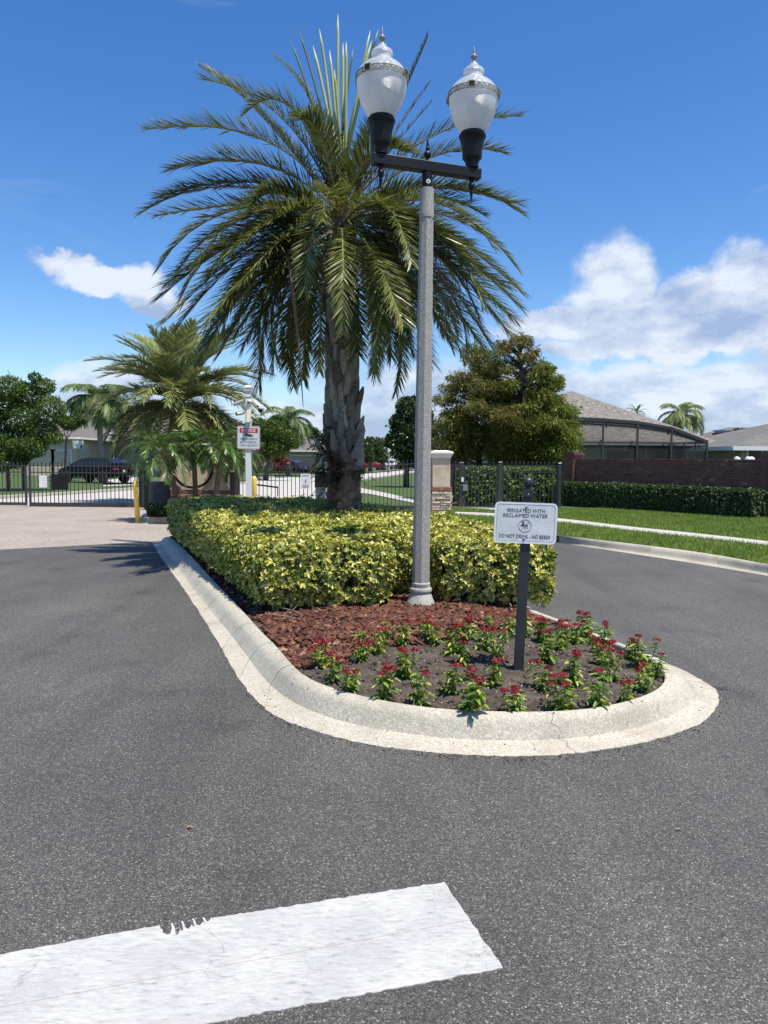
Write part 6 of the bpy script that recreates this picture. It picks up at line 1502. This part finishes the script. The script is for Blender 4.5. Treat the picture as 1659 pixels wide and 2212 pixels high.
# screened house at the right
Yh = 38.0
xr = PX(1522, Yh); zeH = PZ(957, Yh, 1500)
hip_house('screened_house', xr - 11, xr, Yh, Yh + 14, zeH, PZ(850, Yh + 7, 1255) - zeH, 'house_grey', 'shingle', 'big grey shingle roofed house with screened pool cage at right', .55,
          wins=[((PX(1394, Yh)) + 0, PZ(974, Yh), 2.0, 1.0), (PX(1422, Yh) + .6, PZ(974, Yh), 1.6, 1.0)])
sh = thing('sliding_door', (PX(1340, Yh), Yh - .1, 0), 'dark glass sliding door inside the screened pool cage', 'door'); mb = MB(); mb.box((PX(1345, Yh), Yh - .06, 1.1), (PX(1378, Yh) - PX(1308, Yh), .06, 2.2)); mb.build('panel', 'window_glass', sh)
hc = thing('pool_cage', (PX(1400, 32.5), 32.5, 0), 'dark aluminium screen enclosure attached to the house at right', 'screen enclosure')
Yq = 32.5; cx_ = [1228, 1303.7, 1378, 1451.5, 1528]; cy_ = [903, 906.5, 912.5, 925, 954]
tops_ = [D(x, y, Yq) for x, y in zip(cx_, cy_)]; eav = [Vector((PX(x, Yh), Yh - .6, zeH + max(0, (PZ(y, Yq, x) - zeH) * .9))) for x, y in zip([1235, 1300, 1365, 1430, 1500], cy_)]
for i, p in enumerate(tops_):
    mb = MB(); mb.bar((p.x, Yq, 0), p, .07, .07); mb.build('upright', 'cage_metal', hc)
    mb = MB(); mb.bar(p, eav[i], .06, .14); mb.build('roof_beam', 'cage_metal', hc)
    if i: 
        mb = MB(); mb.bar(tops_[i - 1], p, .06, .12); mb.build('top_beam', 'cage_metal', hc)
        for f_ in (.33, .66): mb = MB(); mb.bar(tops_[i - 1].lerp(eav[i - 1], f_), p.lerp(eav[i], f_), .05, .08); mb.build('purlin', 'cage_metal', hc)
zm = PZ(957, Yq, 1400); mb = MB(); mb.bar((tops_[0].x, Yq, zm), (tops_[-1].x, Yq, zm), .06, .07); mb.build('middle_rail', 'cage_metal', hc)
for i in range(4):
    a, b = tops_[i], tops_[i + 1]; mb = MB(); mb.add([(a.x, Yq + .02, 0), (b.x, Yq + .02, 0), (b.x, Yq + .02, b.z), (a.x, Yq + .02, a.z)], [(0, 1, 2, 3)]); mb.build('screen_panel', 'insect_screen', hc)
    mb = MB(); mb.add([a, b, eav[i + 1], eav[i]], [(0, 1, 2, 3)]); mb.build('roof_screen_panel', 'insect_screen', hc)
a = tops_[-1]; mb = MB(); mb.bar(a, (a.x + .2, Yh - .2, a.z), .06, .08); mb.bar((a.x, Yq, zm - .1), (a.x + .2, Yh - .2, zm - .1), .05, .05)
for f_ in (.25, .5, .75): mb.bar((a.x + .2 * f_, lerp(Yq, Yh, f_), 0), (a.x + .2 * f_, lerp(Yq, Yh, f_), a.z), .05, .05)
mb.build('side_frame', 'cage_metal', hc)
Y2 = 33.5; hip_house('sage_house', PX(1600, Y2), PX(1600, Y2) + 12, Y2, Y2 + 10, PZ(966, Y2, 1600), 1.6, 'house_sage', 'dark_shingle', 'sage green house with brown roof at the right edge', .7, wins=[(PX(1628, Y2), PZ(980, Y2), .55, .7)])
Y3 = 80; h3 = hip_house('far_house', PX(1505, Y3), PX(1900, Y3), Y3, Y3 + 12, PZ(962, Y3, 1600), 2.2, 'house_cream', 'dark_shingle', 'far house with dark solar panels on its roof between the right houses', .5)
zr = PZ(962, Y3, 1600); mb = MB(); x_ = PX(1575, Y3)
sl = 2.2 / 6.5
for i in range(3):
    mb = MB(); a = x_ + i * 1.7; mb.add([(a, Y3 + 1.5, zr + 2.0 * sl + .1), (a + 1.6, Y3 + 1.5, zr + 2.0 * sl + .1), (a + 1.6, Y3 + 4.5, zr + 5.0 * sl + .1), (a, Y3 + 4.5, zr + 5.0 * sl + .1)], [(0, 1, 2, 3)]); mb.build('solar_panel', 'solar_panel', h3)
for i, x_ in enumerate((1592, 1616, 1623)):
    p = D(x_, 991, 30); fo = thing('white_ornament', p, ('leftmost', 'middle', 'rightmost')[i] + ' of the small white knobs above the brick wall at right', 'ornament'); mb = MB(); mb.lathe([(.10, -.12), (.13, -.02), (.11, .05), (.01, .09)], 12, p); mb.build('knob', 'trim_white', fo)
    mb = MB(); mb.box((p.x, 30, p.z / 2 - .1), (.06, .06, p.z - .1)); mb.build('stake', 'trim_white', fo)
# left houses
Yg = 64; hip_house('garage_house', PX(62, Yg), PX(164, Yg), Yg, Yg + 8, PZ(951, Yg), 2.0, 'house_cream', 'dark_shingle', 'cream garage house with pale door behind the black car', .6, garage=[(PX(132, Yg), 1.6, 2.2), (PX(88, Yg), 2.4, 2.2)])
Yb = 74; zb = PZ(925, Yb); 
hip_house('grey_roof_house', PX(118, Yb), PX(300, Yb), Yb, Yb + 7.5, PZ(940, Yb), PZ(852, Yb + 4) - PZ(940, Yb), 'house_green', 'dark_shingle', 'tall grey roofed green walled house behind the queen palm at left', .6, wins=[(PX(150, Yb), PZ(975, Yb), 1.0, 1.4), (PX(232, Yb), PZ(975, Yb), 1.2, 1.8)])
Yw = 66; hip_house('white_trim_house', PX(272, Yw), PX(400, Yw), Yw, Yw + 9, PZ(943, Yw), 2.3, 'house_green', 'dark_shingle', 'house with bright white trim half hidden by the shorter date palm', .6, wins=[(PX(305, Yw), PZ(960, Yw), 1.4, 1.0)])
gb = thing('gable_trim', (PX(330, Yw - 1), Yw - 1, 0), 'white gable frame with arched vent on the house behind the pygmy palms', 'gable'); mb = MB(); a, b, c_ = D(316, 943, Yw - 1), D(336, 920, Yw - 1), D(358, 943, Yw - 1); mb.bar(a, b, .12, .3); mb.bar(b, c_, .12, .3); mb.build('trim', 'trim_white', gb)
mb = MB(); mb.prism([(-1.0, -.1), (1.0, -.1), (0, .85)], 0, .1, lambda u, v, w: Vector((b.x + u, Yw - .9 + w, a.z + v))); mb.build('gable_wall', 'house_green', gb)
Yt = 104; hip_house('tan_house', PX(575, Yt), PX(700, Yt), Yt, Yt + 12, PZ(975, Yt), PZ(938, Yt + 6) - PZ(975, Yt), 'house_tan', 'dark_shingle', 'tan house with brown roof in the centre behind the oak', .8, garage=[(PX(660, Yt), 4.2, 2.1)])
Yx = 48; hip_house('hidden_house', PX(1000, Yx), PX(1160, Yx), Yx, Yx + 10, PZ(955, Yx), 1.5, 'house_grey', 'dark_shingle', 'pale house glimpsed through the cypress branches', .6)
Yx = 112; hip_house('far_house', PX(905, Yx), PX(1010, Yx), Yx, Yx + 10, PZ(975, Yx), 2.6, 'house_grey', 'dark_shingle', 'far house behind the lamp post at the end of the street', .6)
# distant street lamp seen between the trees
fl_ = thing('far_street_lamp', (PX(998 - 0, 100), 100, 0), 'thin distant street lamp', 'street lamp'); bpy.data.objects.remove(fl_)
p = D(998.0 * 0 + 998, 1000, 90)
pf = Vector((PX(998, 90), 90, 0))
x_ = 531 + 1105 * .28
fl_ = thing('far_street_lamp', (PX(x_, 90), 90, 0), 'thin distant street lamp standing by the white car', 'street lamp')
mb = MB(); mb.tube([(PX(x_, 90), 90, 0), (PX(x_, 90), 90, PZ(978, 90))], [.10, .06], 8); mb.build('post', 'aggregate_post', fl_); mb = MB(); mb.lathe([(.1, 0), (.22, .25), (.2, .5), (.05, .75)], 10, (PX(x_, 90), 90, PZ(978, 90))); mb.build('globe', 'globe_lower', fl_)
# air conditioner / small things at the garage house
ac = thing('utility_box', (PX(170, 66), 62.9, 0), 'white utility box beside the cream garage', 'utility box'); mb = MB(); mb.box((PX(169.5, 63), 63, PZ(966, 63)), (.75, .4, .65)); mb.build('upper_case', 'trim_white', ac); mb = MB(); mb.box((PX(182, 63), 63, PZ(972, 63) - .1), (.45, .4, .6)); mb.build('lower_case', 'house_grey', ac)

# ------------------------------------------------------------------ cars
def car(name, label, loc, yaw, L, W, H_, body, kind='suv', detail=True, flip=False):
    """built along +x (nose at +x)"""
    if kind == 'suv': prof = [(-.50, .30, .50, .50), (-.47, .26, .62, .64), (-.43, .24, .66, .80), (-.34, .24, .665, .93), (-.20, .24, .66, .985), (0, .24, .655, 1.0), (.12, .24, .65, .97), (.22, .24, .64, .82), (.31, .24, .63, .645), (.42, .24, .57, .58), (.48, .28, .50, .51), (.50, .32, .44, .45)]
    elif kind == 'pickup': prof = [(-.50, .34, .60, .61), (-.48, .30, .62, .63), (-.30, .28, .62, .63), (-.12, .28, .62, .64), (-.10, .28, .62, .96), (.05, .28, .62, 1.0), (.14, .28, .62, .96), (.24, .28, .61, .64), (.42, .28, .58, .60), (.49, .3, .52, .54), (.50, .32, .45, .46)]
    else: prof = [(-.50, .30, .52, .54), (-.46, .24, .60, .64), (-.36, .24, .63, .72), (-.24, .24, .63, .92), (-.08, .24, .62, 1.0), (.06, .24, .61, .98), (.20, .24, .60, .70), (.26, .24, .60, .62), (.42, .24, .52, .54), (.49, .27, .44, .46), (.50, .3, .40, .41)]
    ring = []
    for x, zl, zb_, zt_ in prof:
        e = 1 - .16 * (abs(x) * 2) ** 6; hw = W / 2 * e; up = zt_ - zb_
        tw = hw * (1 - .42 * min(1, up / .36)) if up > .03 else hw * .93
        r_ = [(x * L, -hw * .92, zl * H_), (x * L, -hw, (zl + .12) * H_), (x * L, -hw, lerp(zl, zb_, .65) * H_), (x * L, -hw * .965, zb_ * H_), (x * L, -tw, (zt_ - .015) * H_), (x * L, -tw * .75, zt_ * H_)]
        ring.append(r_ + [(a, -b, c) for a, b, c in reversed(r_)])
    n = 12; mb = MB(); gl = MB()
    vs = [p for r_ in ring for p in r_]; bf = []; gf = []
    for i in range(len(ring) - 1):
        up = min(prof[i][3] - prof[i][2], prof[i + 1][3] - prof[i + 1][2]); hi = max(prof[i][3] - prof[i][2], prof[i + 1][3] - prof[i + 1][2])
        for k in range(n):
            f_ = (i * n + k, i * n + (k + 1) % n, (i + 1) * n + (k + 1) % n, (i + 1) * n + k)
            glass = (k in (3, 7) and up > .10) or (k in (4, 5, 6) and hi - up > .09 and up < .33 and hi > .15)
            (gf if glass else bf).append(f_)
    t = thing(name, loc, label, 'car', rot=(0, 0, yaw))
    mb.add(vs, bf + [tuple(range(n)), tuple(reversed(range((len(ring) - 1) * n, len(ring) * n)))]); ob = mb.build('body', body, t, world_space=False, smooth=True); ob.data.set_sharp_from_angle(angle=R(32))
    gl.add(vs, gf); gl.build('windows', 'window_glass', t, world_space=False)
    rw = .19 * H_ + .05
    for wx in (-.31, .31):
        for s in (-1, 1):
            c_ = Vector((wx * L, s * (W / 2 - .08), rw)); RX = Matrix.Rotation(R(90), 4, 'X')
            m3 = MB(); m3.lathe([(rw * .62, -.11), (rw * .92, -.11), (rw, -.08), (rw, .08), (rw * .92, .11), (rw * .62, .11)], 24, c_, RX); wh = m3.build('wheel', 'tyre', t, world_space=False, smooth=True)
            m3 = MB(); m3.lathe([(rw * .66, -.09), (rw * .66, .09)], 20, c_, RX)
            for k in range(5):
                a = k * 2 * math.pi / 5; d = Vector((math.cos(a), 0, math.sin(a))); m3.bar(c_ + Vector((0, s * .10, 0)), c_ + d * rw * .62 + Vector((0, s * .10, 0)), .03, .05)
            m3.build('rim', 'rim_grey', wh, world_space=False)
            m3 = MB(); m3.lathe([(rw * 1.16, -.02), (rw * 1.16, .125)], 24, c_, RX @ Matrix.Rotation(0 if s < 0 else math.pi, 4, 'X')); m3.build('wheel_arch', 'tyre', t, world_space=False)
    for s in (-1, 1):
        m3 = MB(); m3.box((-.495 * L + .06, s * W * .36, .56 * H_), (.16, W * .18, .10)); m3.build('tail_light', 'tail_red', t, world_space=False)
        m3 = MB(); m3.box((.475 * L, s * W * .34, .45 * H_), (.14, W * .18, .09)); m3.build('headlight', 'white_print', t, world_space=False)
        m3 = MB(); m3.box((.17 * L, s * (W / 2 + .06), .66 * H_), (.12, .14, .10)); m3.build('wing_mirror', body, t, world_space=False)
    m3 = MB(); m3.box((-.5 * L - .01, 0, .48 * H_), (.02, .32, .15)); m3.build('number_plate', 'trim_white', t, world_space=False)
    return t
cx0 = D(206, 1037, 47)
car('parked_car', 'black crossover parked on the driveway behind the left gate', (cx0.x - .75, 49.0, .0), math.pi - R(24), 4.95, 1.95, 1.62, 'car_black', 'suv')
car('parked_car', 'dark navy sedan parked before the tan house right of the oak', (PX(636, 88), 88, .0), math.pi - R(48), 4.6, 1.8, 1.40, 'car_navy', 'sedan')
car('parked_car', 'red pickup parked right of the tall palm trunk', (PX(796, 118), 118, .0), R(8), 5.4, 1.9, 1.75, 'car_red', 'pickup')
car('parked_car', 'white car parked far off between palm trunk and lamp post', (PX(836, 135), 135, .0), R(30), 4.5, 1.8, 1.6, 'car_white', 'suv')
car('parked_car', 'dark car parked just left of the lamp post far behind', (PX(885, 125), 125, .0), R(20), 4.5, 1.8, 1.5, 'car_black', 'sedan')

# ------------------------------------------------------------------ red pentas
FL = [(696, 1433), (723, 1465), (756, 1486), (783, 1429), (771, 1400), (822, 1505), (813, 1417), (840, 1391), (862, 1402), (876, 1462), (909, 1513), (916, 1386), (939, 1396), (975, 1418), (998, 1441), (963, 1492), (1014, 1531), (1013, 1385), (1044, 1408),
      (1074, 1430), (1057, 1366), (1096, 1380), (1069, 1484), (1118, 1529), (1165, 1484), (1136, 1377), (1172, 1387), (1181, 1434), (1208, 1408), (1211, 1525), (1240, 1477), (1246, 1387), (1266, 1376), (1220, 1378), (1283, 1405), (1305, 1384), (1294, 1434), (1309, 1464), (1301, 1520), (1345, 1506), (1359, 1416), (1388, 1434), (1390, 1480), (1409, 1452)]
nr_heads = [4, 3, 4, 6, 1, 5, 2, 1, 2, 5, 1, 2, 2, 3, 3, 2, 4, 3, 2, 3, 2, 1, 3, 4, 4, 2, 4, 2, 2, 4, 3, 3, 3, 3, 3, 2, 4, 3, 1, 2, 4, 2, 2, 1]
def penta_parts(seed, h, heads):
    r = np.random.default_rng(seed); q = random.Random(seed); stems = MB(); P = []; Dd = []; Nn = []; Ls = []; tips = []
    for s in range(max(4, heads + 1)):
        az = q.uniform(0, 6.28); lean = q.uniform(.05, .42); hh = h * q.uniform(.72, 1.0); b = Vector((q.uniform(-.02, .02), q.uniform(-.02, .02), -.01))
        tp = b + Vector((math.cos(az) * lean * hh, math.sin(az) * lean * hh, hh)); md = b.lerp(tp, .5) + Vector((math.cos(az), math.sin(az), 0)) * .012
        stems.tube([b, md, tp], [.0035, .003, .0022], 5); tips.append(tp)
        for k in range(6):
            t = (k + 1) / 6.4; p = b.lerp(md, t * 2) if t < .5 else md.lerp(tp, t * 2 - 1)
            for j in range(2 + (k == 5)):
                a = az + k * 1.57 + j * math.pi + q.uniform(-.3, .3); el = q.uniform(-.35, .45)
                P.append(tuple(p)); Dd.append((math.cos(a), math.sin(a), el)); Nn.append((-.3 * math.cos(a), -.3 * math.sin(a), 1)); Ls.append(q.uniform(.045, .082) * (1.15 - .4 * t) * (h / .23))
    V, F = leaf6_arrays(np.array(P), np.array(Dd), np.array(Nn), np.array(Ls), np.array(Ls) * .36, .18, .35)
    stem_me = stems.mesh('stems', 'penta_leaf'); leaf_me = np_mesh('foliage', V, F, 'penta_leaf'); hm = []
    tips.sort(key=lambda v: -v.z)
    for tp in tips[:heads]:
        n = 34; u = nrm(r.normal(size=(n, 3)) * [1, 1, .35] + [0, 0, .35]); c = np.array(tp) + u * np.array([.026, .026, .013]) * r.uniform(.5, 1.0, (n, 1)) + [0, 0, .012]
        PP = []; DD = []; NN = []
        for k in range(5):
            a = 2 * np.pi * k / 5 + r.uniform(0, 1, n); t1 = nrm(np.cross(u, rand_dirs(r, n))); t2 = np.cross(u, t1)
            PP.append(c); DD.append(t1 * np.cos(a)[:, None] + t2 * np.sin(a)[:, None] + u * .25); NN.append(u)
        # spread of the star: petals share one base
        V, F = leaf_arrays(np.concatenate(PP), np.concatenate(DD), np.concatenate(NN), .0105, .006, .05, .6); hm.append(np_mesh('flower_head', V, F, 'penta_flower'))
    return stem_me, leaf_me, hm
order = sorted(range(len(FL)), key=lambda i: -FL[i][1])
rowsF = {}
for rank, i in enumerate(order): rowsF.setdefault(rank // 11, []).append(i)
rown = ['front row', 'second row', 'third row', 'back row']; ordn = ['first', 'second', 'third', 'fourth', 'fifth', 'sixth', 'seventh', 'eighth', 'ninth', 'tenth', 'eleventh']
for rw_, ids in rowsF.items():
    for k, i in enumerate(sorted(ids, key=lambda i: FL[i][0])):
        g = G(*FL[i], .155); g.z = sz(g.x, g.y); hds = nr_heads[i]
        h = .165 + .075 * ((i * 37) % 11) / 11
        t = thing('penta_plant', g, f'red penta plant with {("one", "two", "three", "four", "five", "six")[hds - 1]} flower head{"s" if hds > 1 else ""}, {ordn[k]} from left in {rown[rw_]}', 'flower', 'red pentas planted in the bare soil')
        qv = random.Random(900 + i); t.rotation_euler = (qv.uniform(-.16, .16), qv.uniform(-.16, .16), 0); s_ = qv.uniform(.82, 1.2); t.scale = (s_ * qv.uniform(.95, 1.15), s_ * qv.uniform(.95, 1.15), s_)
        sm_, lm_, hm = penta_parts(100 + i, h, hds)
        link('stems', sm_, t, False); link('foliage', lm_, t, False)
        for m_ in hm: link('flower_head', m_, t, False)

# ------------------------------------------------------------------ fallen leaves and small litter
for i, (x, y, s_, lb) in enumerate([(400, 1789, .032, 'curled dry leaf lying on the asphalt left of centre'), (1293, 1718, .022, 'brown dry leaf on the asphalt right of centre'), (1460, 1793, .028, 'thin pale dry leaf on the asphalt at right'), (1010, 1340, .04, 'pale leaf on the bark mulch near the lamp base')]):
    g = G(x, y, .006 if i < 3 else .19); V, F = leaf6_arrays(np.array([tuple(g)]), np.array([(1, .3, .15)]), np.array([(0, 0, 1.0)]), s_, s_ * .5, .3, .1)
    o = link('fallen_leaf', np_mesh('fallen_leaf', V, F, 'dry_leaf')); props(o, lb, 'leaf')
